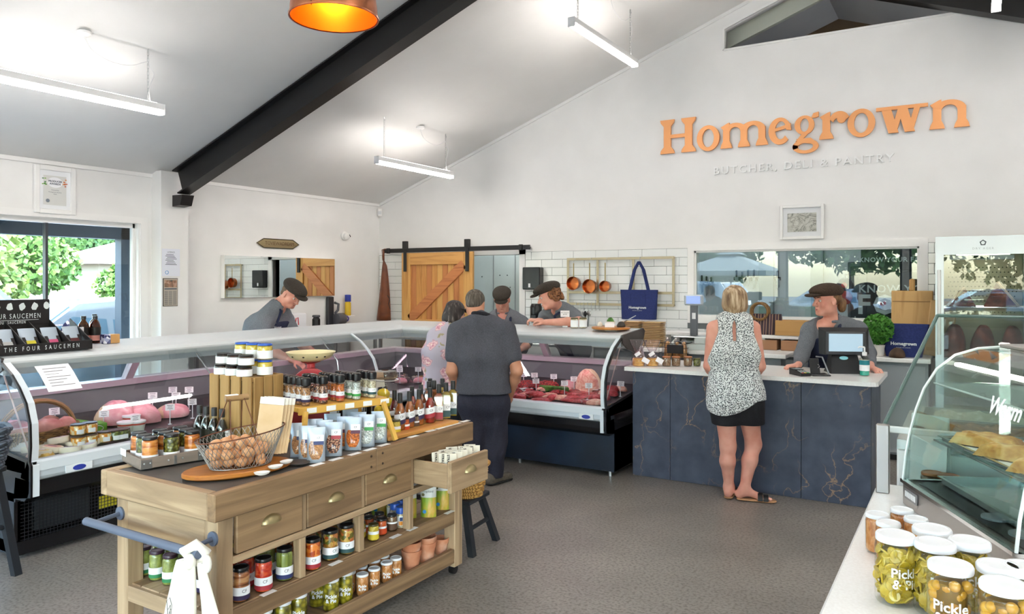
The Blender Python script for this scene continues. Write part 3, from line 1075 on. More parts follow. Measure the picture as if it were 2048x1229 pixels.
# market umbrella
u=thing('market_umbrella','grey market umbrella standing outside the shop front','umbrella',(-6.9,-8.9,-.06))
obj('pole',MB().tube([(0,0,0),(0,0,2.75)],.025),DKGREY,u)
obj('base',MB().bbox((0,0,.05),(.5,.5,.1),.02),DKGREY,u)
q=1.5
obj('canopy',MB().add([(-q,-q,2.05),(q,-q,2.05),(q,q,2.05),(-q,q,2.05),(0,0,2.7),(-q,-q,1.9),(q,-q,1.9),(q,q,1.9),(-q,q,1.9)],
     [(0,1,4),(1,2,4),(2,3,4),(3,0,4),(0,5,6,1),(1,6,7,2),(2,7,8,3),(3,8,5,0)]),mat('umbrella_cloth','#8b908c',.8),u)
obj('vent_cap',MB().add([(-.4,-.4,2.62),(.4,-.4,2.62),(.4,.4,2.62),(-.4,.4,2.62),(0,0,2.85)],[(0,1,4),(1,2,4),(2,3,4),(3,0,4)]),MATS['umbrella_cloth'],u)
# ================================================================ refrigerated glass counters
CANOPY=mat('canopy_white','#cfd2d4',.3)
ALU=mat('counter_aluminium','#c3ccd4',.35,.25)
LIP=mat('counter_lip','#d3dae0',.35)
CASEBLK=mat('case_black','#141417',.25)
CASEBLUE=tex_mat('case_blue_black','noise',[(.35,'#101722'),(.7,'#1d2c40')],2.2,rough=.3)
CGLASS=glass('counter_glass','#f3f6f6',.9)
DECK=mat('deck_steel','#4b474a',.4,.6)
PINKLED=mat('pink_tube','#ffffff',.4,emit='#ffc9dc',es=14)
ALUP=mat('rear_frame_pinklit','#cbbac4',.35,.3)  # aluminium with the tube's pink light put into its colour
INNER=mat('case_inner_grey','#77777b',.45)
GL=[(.02,.612),(.010,.70),(.016,.83),(.06,.945),(.135,1.03),(.22,1.10),(.32,1.155)]
def sweep(prof,x0,x1,mit0=0,mit1=0):
 """profile (depth,z) run along x, ends mitred by depth"""
 mb=MB()
 n=len(prof)
 R0=[(x0+mit0*u,u,z) for u,z in prof]
 R1=[(x1+mit1*u,u,z) for u,z in prof]
 return mb.loft([R0,R1])
def sheet(prof,x0,x1,mit0=0,mit1=0,th=.006):
 pts=[Vector((u,z)) for u,z in prof]
 off=[]
 for i,p in enumerate(pts):
  t=(pts[min(i+1,len(pts)-1)]-pts[max(i-1,0)]).normalized()
  off.append((p.x+t.y*th,p.y-t.x*th))
 return sweep(list(prof)+off[::-1],x0,x1,mit0,mit1)
def deli_case(name,label,loc,rotz,L,m0,m1,splits,grille):
 t=thing(name,label,'display counter',loc,rotz)
 obj('canopy',sweep([(.33,1.125),(.328,1.165),(.345,1.185),(.42,1.20),(.80,1.222),(.80,1.19),(.45,1.16),(.40,1.125)],0,L,m0,m1),CANOPY,t)
 obj('canopy_fascia',sweep([(.345,1.085),(.34,1.125),(.40,1.125),(.42,1.10)],0,L,m0,m1),ALU,t)
 obj('light_tube',sweep([(.385,1.082),(.385,1.092),(.40,1.092),(.40,1.082)],.06 if not m0 else 0,L-(.06 if not m1 else 0),m0,m1),PINKLED,t)
 obj('lip',sweep([(.0,.555),(.0,.605),(.012,.617),(.06,.617),(.09,.56),(.09,.53)],0,L,m0,m1),LIP,t)
 obj('bumper',sweep([(.012,.505),(.004,.52),(.006,.555),(.12,.555),(.14,.50),(.03,.495)],0,L,m0,m1),ALU,t)
 obj('kick_roll',sweep([(.06,.40),(.04,.44),(.035,.497),(.20,.497),(.22,.37),(.10,.37)],0,L,m0,m1),CASEBLK,t)
 obj('deck',sweep([(.09,.53),(.09,.598),(.60,.648),(.93,.695),(.93,.53)],0,L,m0,m1),DECK,t)
 obj('rear_wall',sweep([(.93,.40),(.93,.86),(1.0,.86),(1.0,.40)],0,L,m0,m1),INNER,t)
 obj('rear_sill',sweep([(.90,.86),(.90,.905),(1.04,.905),(1.04,.86)],0,L,m0,m1),ALUP,t)
 if not grille:
  obj('base',sweep([(.20,.05),(.20,.40),(1.0,.40),(1.0,.05)],0,L,m0,m1),CASEBLUE,t)
 else:
  b=obj('base',sweep([(.50,.05),(.50,.40),(1.0,.40),(1.0,.05)],0,L,m0,m1).box(0,.2,.35,L,.5,.40).box(0,.2,.03,L,.5,.11).box(1.75,.2,.11,L,.5,.35),CASEBLK,t)
  g=MB()
  x=.05
  while x<1.75:
   g.box(x,.2,.11,x+.003,.203,.35)
   x += .021
  z=.115
  while z<.35:
   g.box(.03,.2,z,1.75,.203,z+.003)
   z += .021
  o=obj('grille',g,mat('grille_wire','#33343a',.4,.5),t)
  o['kind']='stuff'
  obj('compressor',MB().lathe([(0,0),(.08,0),(.09,.05),(.09,.12),(.06,.17),(0,.18)],18,Matrix.Translation((1.0,.33,.115))),mat('compressor_black','#26292e',.3),t,40)
  obj('condenser',MB().bbox((.32,.36,.22),(.34,.16,.2),.01),mat('condenser_grey','#3d4146',.5,.5),t)
  obj('warning_sticker',MB().box(.52,.235,.17,.68,.24,.25),mat('sticker_yellow','#d8c832',.6),t)
  cp=MB()
  cp.tube([(.75,.3,.3),(.95,.26,.31),(1.15,.27,.25),(1.3,.3,.28),(1.5,.3,.2)],.006,6)
  obj('pipe',cp,mat('pipe_copper','#b87340',.3,1),t)
  for x in (.08,.9,1.62):
   obj('foot',MB().cyl((x,.3,0),.02,.03,8),BLK,t)
 if not grille:
  for x in (.25,1.1,L-.06):
   obj('foot',MB().cyl((x,.26,0),.018,.05,8),SILVER,t)
 obj('rear_foot',MB().cyl((.1,.95,0),.02,.05,8).cyl((L-.1,.95,0),.02,.05,8),BLK,t)
 # front glass in panes
 ed=[0]+splits+[L]
 for i in range(len(ed)-1):
  g0,g1=ed[i]+(.002 if i else .03*(not m0)),ed[i+1]-(.002 if i<len(ed)-2 else .03*(not m1))
  obj('front_glass',sheet(GL,g0,g1,m0 if i==0 else 0,m1 if i==len(ed)-2 else 0),CGLASS,t)
 for x in splits:
  obj('glass_stay',MB().tube([(x,.30,1.12),(x,.12,.96),(x,.06,.64)],.005,6),CHROME,t)
 # rear sliding frames
 rs=[(.94,.905),(.80,1.19)]
 n=max(2,round(L/1.05))
 for i in range(n+1):
  x=.04+(L-.08)*i/n
  if m0 and i==0 or m1 and i==n:
   continue
  obj('rear_mullion',MB().add([(x-.03,.90,.905),(x+.03,.90,.905),(x+.03,.96,.905),(x-.03,.96,.905),(x-.03,.70,1.185),(x+.03,.70,1.185),(x+.03,.77,1.20),(x-.03,.77,1.20)],
         [(0,1,2,3),(4,5,6,7),(0,1,5,4),(1,2,6,5),(2,3,7,6),(3,0,4,7)]),ALUP,t)
  if i<n:
   xn=.04+(L-.08)*(i+1)/n
   q=[(x+.03,.925,.91),(xn-.03,.925,.91),(xn-.03,.735,1.185),(x+.03,.735,1.185)]
   obj('rear_glass',MB().add(q+[(a,b_+.005,c) for a,b_,c in q],[(0,1,2,3),(7,6,5,4),(0,4,5,1),(1,5,6,2),(2,6,7,3),(3,7,4,0)]),CGLASS,t)
 # ends
 for x,free in ((0,not m0),(L,not m1)):
  if not free:
   continue
  s=1 if x==0 else-1
  low=[(.03,.40),(.0,.43),(.0,.61),(.93,.70),(1.02,.72),(1.02,.04),(.215,.04),(.215,.37)]
  obj('end_panel',MB().prism(low,0,.02,Matrix(((0,0,1,x if s>0 else x-.02),(1,0,0,0),(0,1,0,0),(0,0,0,1)))),CASEBLK,t)
  gp=GL+[(.40,1.16),(.75,1.18),(.93,.90),(.93,.70)]
  obj('end_glass',MB().prism(gp,0,.006,Matrix(((0,0,1,x+s*.01),(1,0,0,0),(0,1,0,0),(0,0,0,1)))),CGLASS,t)
  cv=[(-.002,.41),(-.004,.50),(-.004,.59)]+[(u-.008,z) for u,z in GL]+[(.34,1.17)]
  obj('end_trim',sheet(cv,x-.004,x+s*.034,th=.014),LIP,t)
  obj('end_edge',sheet([(u-.002,z+.001) for u,z in cv],x-s*.016,x-s*.004,th=.018),CASEBLK,t)
  obj('canopy_end',MB().prism([(.33,1.12),(.34,1.19),(.80,1.225),(.84,1.20),(.78,1.08),(.60,1.02),(.45,1.06)],0,.015,Matrix(((0,0,1,x-s*.012),(1,0,0,0),(0,1,0,0),(0,0,0,1)))),mat('smoked_end','#3a3230',.3),t)
  obj('glass_edge',MB().tube([(x+s*.02,.06,.62),(x+s*.02,.40,1.12)],.005,6),mat('clear_edge','#c9a9a6',.3),t)
 # maker badge
 bx_=.26 if rotz else L-.16
 bd=obj('badge',MB().bbox((bx_,-.002,.531),(.13 if not rotz else .16,.006,.046),.002),mat('badge_plate','#dfe4e8',.4),t)
 obj('badge_oval',MB().lathe([(0,0),(.026,0),(.026,.002),(0,.002)],20,Matrix.Translation((bx_,-.006,.531))@Matrix.Rotation(PI/2,4,'X')@Matrix.Diagonal((1.5,.62,1,1))),mat('badge_blue','#2a3a9a',.4),bd)
 return t
LCX,RCY=-4.58,5.61
caseL=deli_case('deli_counter','long curved-glass chilled counter along the left, full of cheese and ham',(LCX,2.25,0),PI/2,RCY-2.25,0,1,[1.28,2.55],True)
caseR=deli_case('meat_counter','curved-glass chilled counter full of red meat beside the dark counter',(LCX,RCY,0),0,2.05,-1,0,[.95],False)
obj('corner_trim',sheet([(u-.006,z) for u,z in GL]+[(.34,1.17)],RCY-2.25-.42,RCY-2.25-.395,th=.012),LIP,caseL)
# ================================================================ pay counter
VEIN=mat('dark_veined_stone','#454955',.45)
nt=VEIN.node_tree
b=nt.nodes['Principled BSDF']
tc=nt.nodes.new('ShaderNodeTexCoord')
nz=nt.nodes.new('ShaderNodeTexNoise')
nz.inputs['Scale'].default_value=7
nz.inputs['Detail'].default_value=8
base=_ramp(nt,[(.3,'#373d4e'),(.7,'#4d5566')])
nt.links.new(tc.outputs['Object'],nz.inputs['Vector'])
nt.links.new(nz.outputs[0],base.inputs[0])
mp=nt.nodes.new('ShaderNodeMapping')
mp.inputs['Scale'].default_value=(1.5,1,.62)
mp.inputs['Rotation'].default_value=(0,.5,0)
nt.links.new(tc.outputs['Object'],mp.inputs[0])
wn=nt.nodes.new('ShaderNodeTexNoise')
wn.inputs['Scale'].default_value=5
wn.inputs['Detail'].default_value=5
nt.links.new(tc.outputs['Object'],wn.inputs['Vector'])
av=nt.nodes.new('ShaderNodeMix')
av.data_type='RGBA'
av.blend_type='LINEAR_LIGHT'
av.inputs[0].default_value=.22
nt.links.new(mp.outputs[0],av.inputs[6])
nt.links.new(wn.outputs[1],av.inputs[7])
vo=nt.nodes.new('ShaderNodeTexVoronoi')
vo.feature='DISTANCE_TO_EDGE'
vo.inputs['Scale'].default_value=2.6
nt.links.new(av.outputs[2],vo.inputs['Vector'])
vr=_ramp(nt,[(0,'#ffffff'),(.012,'#777777'),(.022,'#000000')])
nt.links.new(vo.outputs['Distance'],vr.inputs[0])
mk=nt.nodes.new('ShaderNodeTexNoise')
mk.inputs['Scale'].default_value=2.4
mr=_ramp(nt,[(.42,'#000000'),(.6,'#eeeeee')])
nt.links.new(tc.outputs['Object'],mk.inputs['Vector'])
nt.links.new(mk.outputs[0],mr.inputs[0])
mm=nt.nodes.new('ShaderNodeMath')
mm.operation='MULTIPLY'
nt.links.new(vr.outputs[0],mm.inputs[0])
nt.links.new(mr.outputs[0],mm.inputs[1])
fx_=nt.nodes.new('ShaderNodeMix')
fx_.data_type='RGBA'
fx_.inputs[7].default_value=C4('#a98869')
nt.links.new(mm.outputs[0],fx_.inputs[0])
nt.links.new(base.outputs[0],fx_.inputs[6])
nt.links.new(fx_.outputs[2],b.inputs['Base Color'])
STONE=tex_mat('white_stone_top','noise',[(.35,'#eceae7'),(.65,'#f3f2f0')],140,rough=.22)
CX0,CX1,CY0=-2.44,-.60,6.0
pc=thing('pay_counter','dark veined stone pay counter with white top','counter',((CX0+CX1)/2,CY0,0))
x0=CX0-pc.location.x
for a,c in ((x0,x0+.33),(x0+.333,x0+1.36),(x0+1.363,-x0)):
 obj('front_panel',MB().bbox(((a+c)/2,.015,.443),(c-a,.03,.886),.002),VEIN,pc)
obj('end_panel',MB().bbox((-x0-.012,.36,.443),(.03,.66,.886),.002),VEIN,pc)
obj('inner_shelf',MB().box(x0,.06,.42,-x0-.03,.66,.44),GLOSSW,pc)
tp=MB()
r=.05
P=[(x0-.06,-.04),(-x0+.05-r,-.04),(-x0+.05-r*.3,-.04+r*.3),(-x0+.05,-.04+r),(-x0+.05,.73),(x0-.06,.73)]
obj('worktop',tp.prism(P,.888,.921),STONE,pc)
CT=.921
# ================================================================ rear benches along the tiled wall
bn=thing('rear_bench','white shelved bench along the tiled wall behind the pay counter','bench',(-2.0,7.95,0))
obj('worktop',MB().bbox((0,0,.93),(3.44,.62,.04),.006),STONE,bn)
obj('upper_shelf',MB().bbox((.2,.1,1.085),(2.3,.34,.035),.006),STONE,bn)
for x in (-.9,.2,1.3):
 obj('shelf_leg',MB().box(x,-.05,.95,x+.03,.25,1.07),GLOSSW,bn)
obj('carcass',MB().box(-1.6,-.25,.06,1.7,.3,.91),mat('bench_grey','#8b9196',.5),bn)
for i in range(4):
 obj('cupboard_door',MB().bbox((-1.18+i*.82,-.265,.48),(.80,.02,.8),.004),mat('bench_door','#9aa0a4',.4),bn)
obj('plinth',MB().box(-1.6,-.2,0,1.7,.3,.06),BLK,bn)
bl=thing('rear_bench','steel bench along the tiled wall behind the glass counters','bench',(-5.3,7.98,0))
obj('worktop',MB().bbox((0,0,.90),(3.1,.58,.03),.004),SILVER,bl)
obj('under_shelf',MB().bbox((0,0,.4),(3.0,.5,.02),.004),SILVER,bl)
for x in (-1.48,0,1.48):
 for y in (-.24,.24):
  obj('leg',MB().box(x-.018,y-.018,0,x+.018,y+.018,.885),SILVER,bl)
b3=thing('side_bench','steel bench standing against the left wall below the mirror','bench',(-7.08,6.5,0))
obj('worktop',MB().bbox((0,0,.90),(.56,2.6,.03),.004),SILVER,b3)
for x in (-.24,.24):
 for y in (-1.2,1.2):
  obj('leg',MB().box(x-.018,y-.018,0,x+.018,y+.018,.885),SILVER,b3)
# ================================================================ right-hand white bench and its warming cabinet
rb=thing('white_bench','white stone bench in the right foreground','bench',(.45,1.98,0))
obj('worktop',MB().bbox((0,0,.90),(1.46,2.06,.04),.006),STONE,rb)
obj('carcass',MB().box(-.66,-.98,.08,.66,.98,.88),GLOSSW,rb)
obj('plinth',MB().box(-.62,-.95,0,.62,.95,.08),BLK,rb)
BT=.92
A0=Vector((-.182,2.767,BT))
wa=math.atan2(-.91,.415)
wc=thing('warming_cabinet','curved-glass countertop warming cabinet holding pastries','warmer',A0,wa)
WL,WD=.68,.42
BSTEEL=mat('warmer_steel','#a7a29e',.3,.9)
obj('base',MB().bbox((WL/2,WD/2,.037),(WL,WD,.074),.004),BSTEEL,wc)
obj('base_rim',MB().box(-.005,-.006,.072,WL+.005,.012,.082).box(-.005,-.006,.072,.008,WD,.082).box(WL-.008,-.006,.072,WL+.005,WD,.082),CHROME,wc)
pl=obj('name_plate',MB().bbox((.075,-.003,.045),(.09,.005,.034),.001),mat('plate_grey','#8d8b8d',.4,.5),wc)
pt=MB()
for i in range(7):
 pt.bbox((.04+i*.0117,-.006,.045),(.007,.002,.018),.0004)
obj('plate_print',pt,mat('plate_white','#e8e8e8',.5),pl)['kind']='stuff'
WG=[(0,.08),(.008,.16),(.02,.23),(.04,.31),(.065,.38),(.105,.445),(.16,.49),(.23,.512),(.30,.518)]
GREENG=glass('warmer_glass','#eef5f3',1.0)
obj('front_glass',sheet(WG,.004,WL-.004,th=.005),GREENG,wc)
for x in (.0,WL-.006):
 obj('end_glass',MB().prism(WG+[(WD,.518),(WD,.08)],0,.006,Matrix(((0,0,1,x),(1,0,0,0),(0,1,0,0),(0,0,0,1)))),GREENG,wc)
 cv=[(x+.003,u,z) for u,z in WG]
 obj('glass_rim',MB().tube(cv,.0045,6),mat('rim_pale','#dfe8e6',.2),wc)
obj('top_plate',MB().bbox((WL/2,.365,.522),(WL,.14,.012),.003),BSTEEL,wc)
obj('hot_well',MB().box(.03,.04,.075,WL-.03,WD-.03,.079),mat('well_black','#17130f',.3),wc)
for i in range(4):
 obj('heat_disc',MB().cyl((.40+.07*i,.09+.055*(i%2),.08),.035,.006,18),mat('disc_grey','#8e959a',.4),wc)
for z in (.215,.40):
 s=obj('glass_shelf',MB().bbox((WL/2,.235,z),(WL-.03,.29,.006),.001),GREENG,wc)
 obj('shelf_edge',MB().tube([(.015,.092,z),(WL-.015,.092,z)],.0035,5),mat('edge_dark_green','#33443f',.2) if z<.3 else MATS['rim_pale'],s)
obj('light_rail',MB().bbox((WL/2,.16,.462),(WL-.04,.02,.012),.003),mat('rail_lit','#ffffff',.4,emit='#fff4e2',es=7),wc)
obj('rear_panel',MB().box(0,WD-.008,.08,WL,WD,.51),mat('rear_mirror','#8d8a80',.15,.8),wc)
tx=MB()
text_on(tx,'Warm',.06,Matrix(((1,0,0,.50),(0,0,0,.052),(0,1,0,.395),(0,0,0,1)))@Matrix.Translation((0,0,0)),bold=.002)
tx.v=[(x,.0+.04+(z-.31)*.36-.006,z) for x,y,z in tx.v]
obj('script_print',tx,mat('decal_white','#f3f5f4',.5),wc)
# gastro tray and papered pastry tray (things of their own on the shelves)
Rw=Matrix.Translation(A0)@Matrix.Rotation(wa,4,'Z')
def on_warmer(x,y,z):
 return Rw@Vector((x,y,z))
def tray_mb(w,d,h=.02,t=.003):
 m=MB()
 m.box(0,0,0,w,d,t).box(0,0,t,t,d,h).box(w-t,0,t,w,d,h).box(t,0,t,w-t,t,h).box(t,d-t,t,w-t,d,h)
 m.box(-.01,-.01,h,w+.01,.0,h+.002).box(-.01,d,h,w+.01,d+.01,h+.002).box(-.01,0,h,0,d,h+.002).box(w,0,h,w+.01,d,h+.002)
 return m
TRAY=mat('tray_steel','#c2cdca',.25,.9)
o=obj('steel_tray',tray_mb(.52,.26),TRAY,loc=on_warmer(.05,.10,.083),rot=(0,0,wa))
tag(o,'empty steel tray low in the warming cabinet','tray')
o=obj('steel_tray',tray_mb(.58,.255,.012),TRAY,loc=on_warmer(.04,.105,.219),rot=(0,0,wa))
tag(o,'shallow tray under the pastries on the cabinet shelf','tray')
PAPER=mat('baking_paper','#e9eceb',.6)
pp=MB()
nx,ny=14,7
vs=[(i/nx*.56,j/ny*.24,.002+.003*math.sin(i*1.7+j)**2) for j in range(ny+1) for i in range(nx+1)]
vs=[(x+(.02*math.sin(y*30) if x>.5 else 0),y-(.02 if j_<nx+1 and 3<j_%(nx+1)<9 else 0),z) for j_,(x,y,z) in enumerate(vs)]
fs=[(j*(nx+1)+i,j*(nx+1)+i+1,(j+1)*(nx+1)+i+1,(j+1)*(nx+1)+i) for j in range(ny) for i in range(nx)]
o=obj('baking_paper',MB().add(vs,fs),PAPER,smooth=60,loc=on_warmer(.05,.112,.2235),rot=(0,0,wa))
tag(o,'white baking paper lining the pastry tray','paper')
PASTRY=tex_mat('baked_pastry','noise',[(.3,'#b9762c'),(.5,'#dba45a'),(.7,'#efcb8c')],28,rough=.55,bump=.6,rand=True)
def pillow(w,d,h,n=10,rnd=random,rough=.1):
 """puffed rectangular piece"""
 m=MB()
 vs,fs=[],[]
 for s in (1,-1):
  for j in range(n+1):
   for i in range(n+1):
    u,v=2*i/n-1,2*j/n-1
    e=max(0,(1-u**6)*(1-v**6))**.45
    z=(h*e*(1+rnd.uniform(-rough,rough))) if s>0 else 0
    vs.append((w/2*u*(.97+.03*e),d/2*v*(.97+.03*e),z))
 N=(n+1)**2
 for j in range(n):
  for i in range(n):
   a=j*(n+1)+i
   fs.append((a,a+1,a+n+2,a+n+1))
   fs.append((N+a,N+a+n+1,N+a+n+2,N+a+1))
 for i in range(n):
  fs += [(i+1,i,N+i,N+i+1),(n*(n+1)+i,n*(n+1)+i+1,N+n*(n+1)+i+1,N+n*(n+1)+i),
   (i*(n+1),(i+1)*(n+1),N+(i+1)*(n+1),N+i*(n+1)),((i+1)*(n+1)+n,i*(n+1)+n,N+i*(n+1)+n,N+(i+1)*(n+1)+n)]
 return m.add(vs,fs)
for i,(x,y,a,lb) in enumerate(((.16,.185,.75,'golden baked pastry slice nearest the left end of the warming cabinet'),(.335,.175,.7,'golden pastry slice in the middle front of the warming cabinet'),
        (.30,.31,.75,'golden pastry slice behind the others in the warming cabinet'),(.52,.17,.72,'golden pastry slice at the right end of the warming cabinet'))):
 o=obj('pastry',pillow(.19,.10,.034),PASTRY,smooth=50,loc=on_warmer(x,y,.231),rot=(0,0,wa+a))
 tag(o,lb,'pastry','pastries in the warming cabinet')
# brown paper parcel on top
o=thing('paper_bag','flat brown paper bag lying on top of the warming cabinet','bag',on_warmer(.50,.36,.53),wa+.5)
KRAFT=tex_mat('kraft_paper','noise',[(.3,'#b9956a'),(.7,'#cfae82')],14,rough=.75,bump=.2)
obj('bag',pillow(.22,.17,.022,12),KRAFT,o,40)
obj('folded_edge',MB().bbox((.115,0,.006),(.03,.16,.008),.002),KRAFT,o)
# cold well with slanted guard behind the bench
cw=thing('food_well','steel food well with slanted glass guard behind the white bench','food well',(.28,3.42,0))
obj('body',MB().bbox((0,.0,.52),(1.0,.72,1.04),.006),mat('well_white','#e3e6e6',.35),cw)
obj('rim',MB().box(-.5,-.36,1.04,.5,-.32,1.075).box(-.5,.32,1.04,.5,.36,1.075).box(-.5,-.32,1.04,-.46,.32,1.075).box(.46,-.32,1.04,.5,.32,1.075).box(-.02,-.32,1.05,.02,.32,1.07),TRAY,cw)
for x in (-.53,):
 obj('guard_post',MB().bbox((x,-.54,BT+.118),(.042,.03,.236),.003),BSTEEL,cw)
gA,gB=Vector((-.25-.28,2.92-3.42,1.146)),Vector((-.10-.28,3.33-3.42,1.517))
W2=.95
q=[gA,gA+Vector((W2,0,0)),gB+Vector((W2-.15,0,0)),gB]
nrm=(q[1]-q[0]).cross(q[3]-q[0]).normalized()*.008
def quad_slab(q,n):
 q=[Vector(v) for v in q]
 return MB().add(q+[v+n for v in q],[(0,1,2,3),(7,6,5,4),(0,4,5,1),(1,5,6,2),(2,6,7,3),(3,7,4,0)])
obj('guard_glass',quad_slab(q,nrm),GREENG,cw)
gC=gB+Vector((.06,.42,0))
obj('guard_top',quad_slab([gB,gB+Vector((W2-.15,0,0)),gC+Vector((W2-.2,0,0)),gC],Vector((0,0,.008))),GREENG,cw)
obj('guard_edge',MB().tube([gA,gB],.007,6).tube([gB,gB+Vector((W2-.15,0,0))],.006,6),mat('edge_green','#5f7570',.2),cw)
obj('guard_rail',MB().bbox((gA.x+W2/2,gA.y,gA.z-.012),(W2,.02,.022),.003),mat('rail_white','#e9ecec',.3),cw)
FOODS=[('#d8d2c4','#b7b09a','mashed potato'),('#c98b52','#8a5a2c','crumbed food'),('#e2dccb','#a9ad8e','creamy salad'),('#cfc4a0','#8c9464','pasta salad')]
for i,(x,y) in enumerate(((-.24,.16),(-.24,-.16),(.24,.16),(.24,-.16))):
 c1,c2,nm=FOODS[i]
 p=thing('gastro_pan','steel pan of %s in the food well, %s'%(nm,('back left','front left','back right','front right')[i]),'pan',(.28+x,3.42+y,1.042),group='pans in the food well')
 obj('pan',tray_mb(.40,.28,.06).v and MB().add([(vx-.20,vy-.14,vz) for vx,vy,vz in tray_mb(.40,.28,.06).v],tray_mb(.40,.28,.06).f),TRAY,p)
 obj('food',pillow(.37,.25,.055,14,rough=.35),tex_mat('food_%d'%i,'voronoi',[(.1,c1),(.5,c2)],40,rough=.6,bump=.5),p,50,loc=(0,0,.004))
# small things by the post
o=thing('info_card','white folded information card beside the steel post','card',(-.12,2.98,BT),-.5)
obj('front',MB().bbox((0,0,.13),(.13,.004,.26),.001,Matrix.Rotation(-.06,4,'X')),mat('card_white','#f4f4f4',.5),o)
obj('back',MB().bbox((0,.035,.13),(.13,.004,.26),.001,Matrix.Rotation(.06,4,'X')),MATS['card_white'],o)
obj('print',MB().lathe([(0,0),(.022,0),(.022,.001),(0,.001)],14,Matrix.Translation((-.02,-.02,.215))@Matrix.Rotation(PI/2,4,'X')@Matrix.Diagonal((1.4,.5,1,1))),mat('card_ink','#8b8f99',.6),o)
# ================================================================ wooden cart
TX0,TX1,TY0,TY1,TZ=-3.147,-2.40,1.815,3.53,.85
WD_={a: wood('cart_wood_'+a,'#8a7257','#c0a684',a,.6,16,'#a68b6c',.3) for a in 'xyz'}
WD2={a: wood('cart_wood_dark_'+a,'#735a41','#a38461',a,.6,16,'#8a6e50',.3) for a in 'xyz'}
cart=thing('wooden_cart','rustic wooden kitchen cart with drawers and shelves of jars','cart',((TX0+TX1)/2,(TY0+TY1)/2,0))
ox,oy=cart.location.x,cart.location.y
hx,hy=(TX1-TX0)/2,(TY1-TY0)/2
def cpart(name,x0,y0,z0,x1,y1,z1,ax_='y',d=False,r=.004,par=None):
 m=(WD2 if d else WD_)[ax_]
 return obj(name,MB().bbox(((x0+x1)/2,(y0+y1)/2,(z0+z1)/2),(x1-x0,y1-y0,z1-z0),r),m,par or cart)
cpart('top_rail',-hx,-hy,.745,-hx+.045,hy,TZ,'y')
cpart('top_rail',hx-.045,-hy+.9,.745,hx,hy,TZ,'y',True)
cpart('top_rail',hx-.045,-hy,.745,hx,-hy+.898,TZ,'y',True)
cpart('top_rail',-hx+.045,-hy,.745,hx-.045,-hy+.045,TZ,'x')
cpart('top_rail',-hx+.045,hy-.045,.745,hx-.045,hy,TZ,'x')
obj('slate_top',MB().box(-hx+.045,-hy+.045,.80,hx-.045,hy-.045,TZ-.006),tex_mat('slate_inset','noise',[(.3,'#45423f'),(.7,'#5b5651')],8,rough=.5),cart)
CTZ=TZ-.005
lg=.075
ins=.045
for sx_ in (-1,1):
 for sy_ in (-1,1):
  x,y=sx_*(hx-ins-lg/2),sy_*(hy-ins-lg/2)
  o=cpart('leg',x-lg/2,y-lg/2,.05,x+lg/2,y+lg/2,.745,'z')
  obj('castor',MB().lathe([(0,-.015),(.026,-.015),(.026,.015),(0,.015)],14,Matrix.Translation((x,y,.026))@Matrix.Rotation(PI/2,4,'Y')),BLK,o)
xi,yi=hx-ins,hy-ins
# end rails and apron
cpart('end_apron',-xi+lg,-yi,.60,xi-lg,-yi+.03,.745,'x')
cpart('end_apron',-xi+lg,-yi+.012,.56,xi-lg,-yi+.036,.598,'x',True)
cpart('end_apron',-xi+lg,yi-.03,.56,xi-lg,yi,.745,'x')
cpart('back_apron',-xi,-yi+lg,.56,-xi+.03,yi-lg,.745,'y')
FXW=ox+xi
px_edges=[470,617,738,838,905]
ye=[ax(p,1000,FXW).y-oy for p in (474,617,738)]
dw=(2*yi-2*lg)/4
ye=[-yi+lg+i*dw for i in range(5)]
cpart('drawer_rail',xi-.04,-yi+lg,.545,xi,yi-lg,.575,'y')
for i in range(1,4):
 cpart('divider',xi-.045,ye[i]-.012,.575,xi-.002,ye[i]+.012,.745,'z')
 cpart('front_post',xi-.05,ye[i]-.024,.37,xi-.005,ye[i]+.012,.545,'z')
BRASS=mat('aged_brass','#a3936c',.38,.8)
def cup_pull(parent,x,y,z):
 mb=MB()
 prof=[]
 n=12
 rings=[]
 for k in range(6):
  a=k/5*PI/2
  ring=[]
  for i in range(n+1):
   th=PI*i/n
   rad=math.cos(a)
   ring.append((x+.026*math.sin(a),y+.048*rad*math.cos(th),z+.034*rad*math.sin(th)))
  rings.append(ring)
 mb.loft(rings,closed=False,cap=False)
 mb.box(x,y-.052,z-.004,x+.004,y+.052,z)
 return obj('cup_pull',mb,BRASS,parent,50)
for i in range(4):
 out=.0 if i<3 else .23
 y0,y1=ye[i]+.014,ye[i+1]-.014
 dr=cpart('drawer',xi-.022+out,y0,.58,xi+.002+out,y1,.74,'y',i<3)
 cup_pull(dr,xi+.002+out,(y0+y1)/2,.662)
 if i==3:
  cpart('drawer_side',xi-.42+out,y0+.005,.60,xi-.024+out,y0+.02,.725,'x')
  cpart('drawer_side',xi-.42+out,y1-.02,.60,xi-.024+out,y1-.005,.725,'x')
  cpart('drawer_bottom',xi-.42+out,y0+.02,.60,xi-.024+out,y1-.02,.61,'x')
SH1,SH2=.37,.125
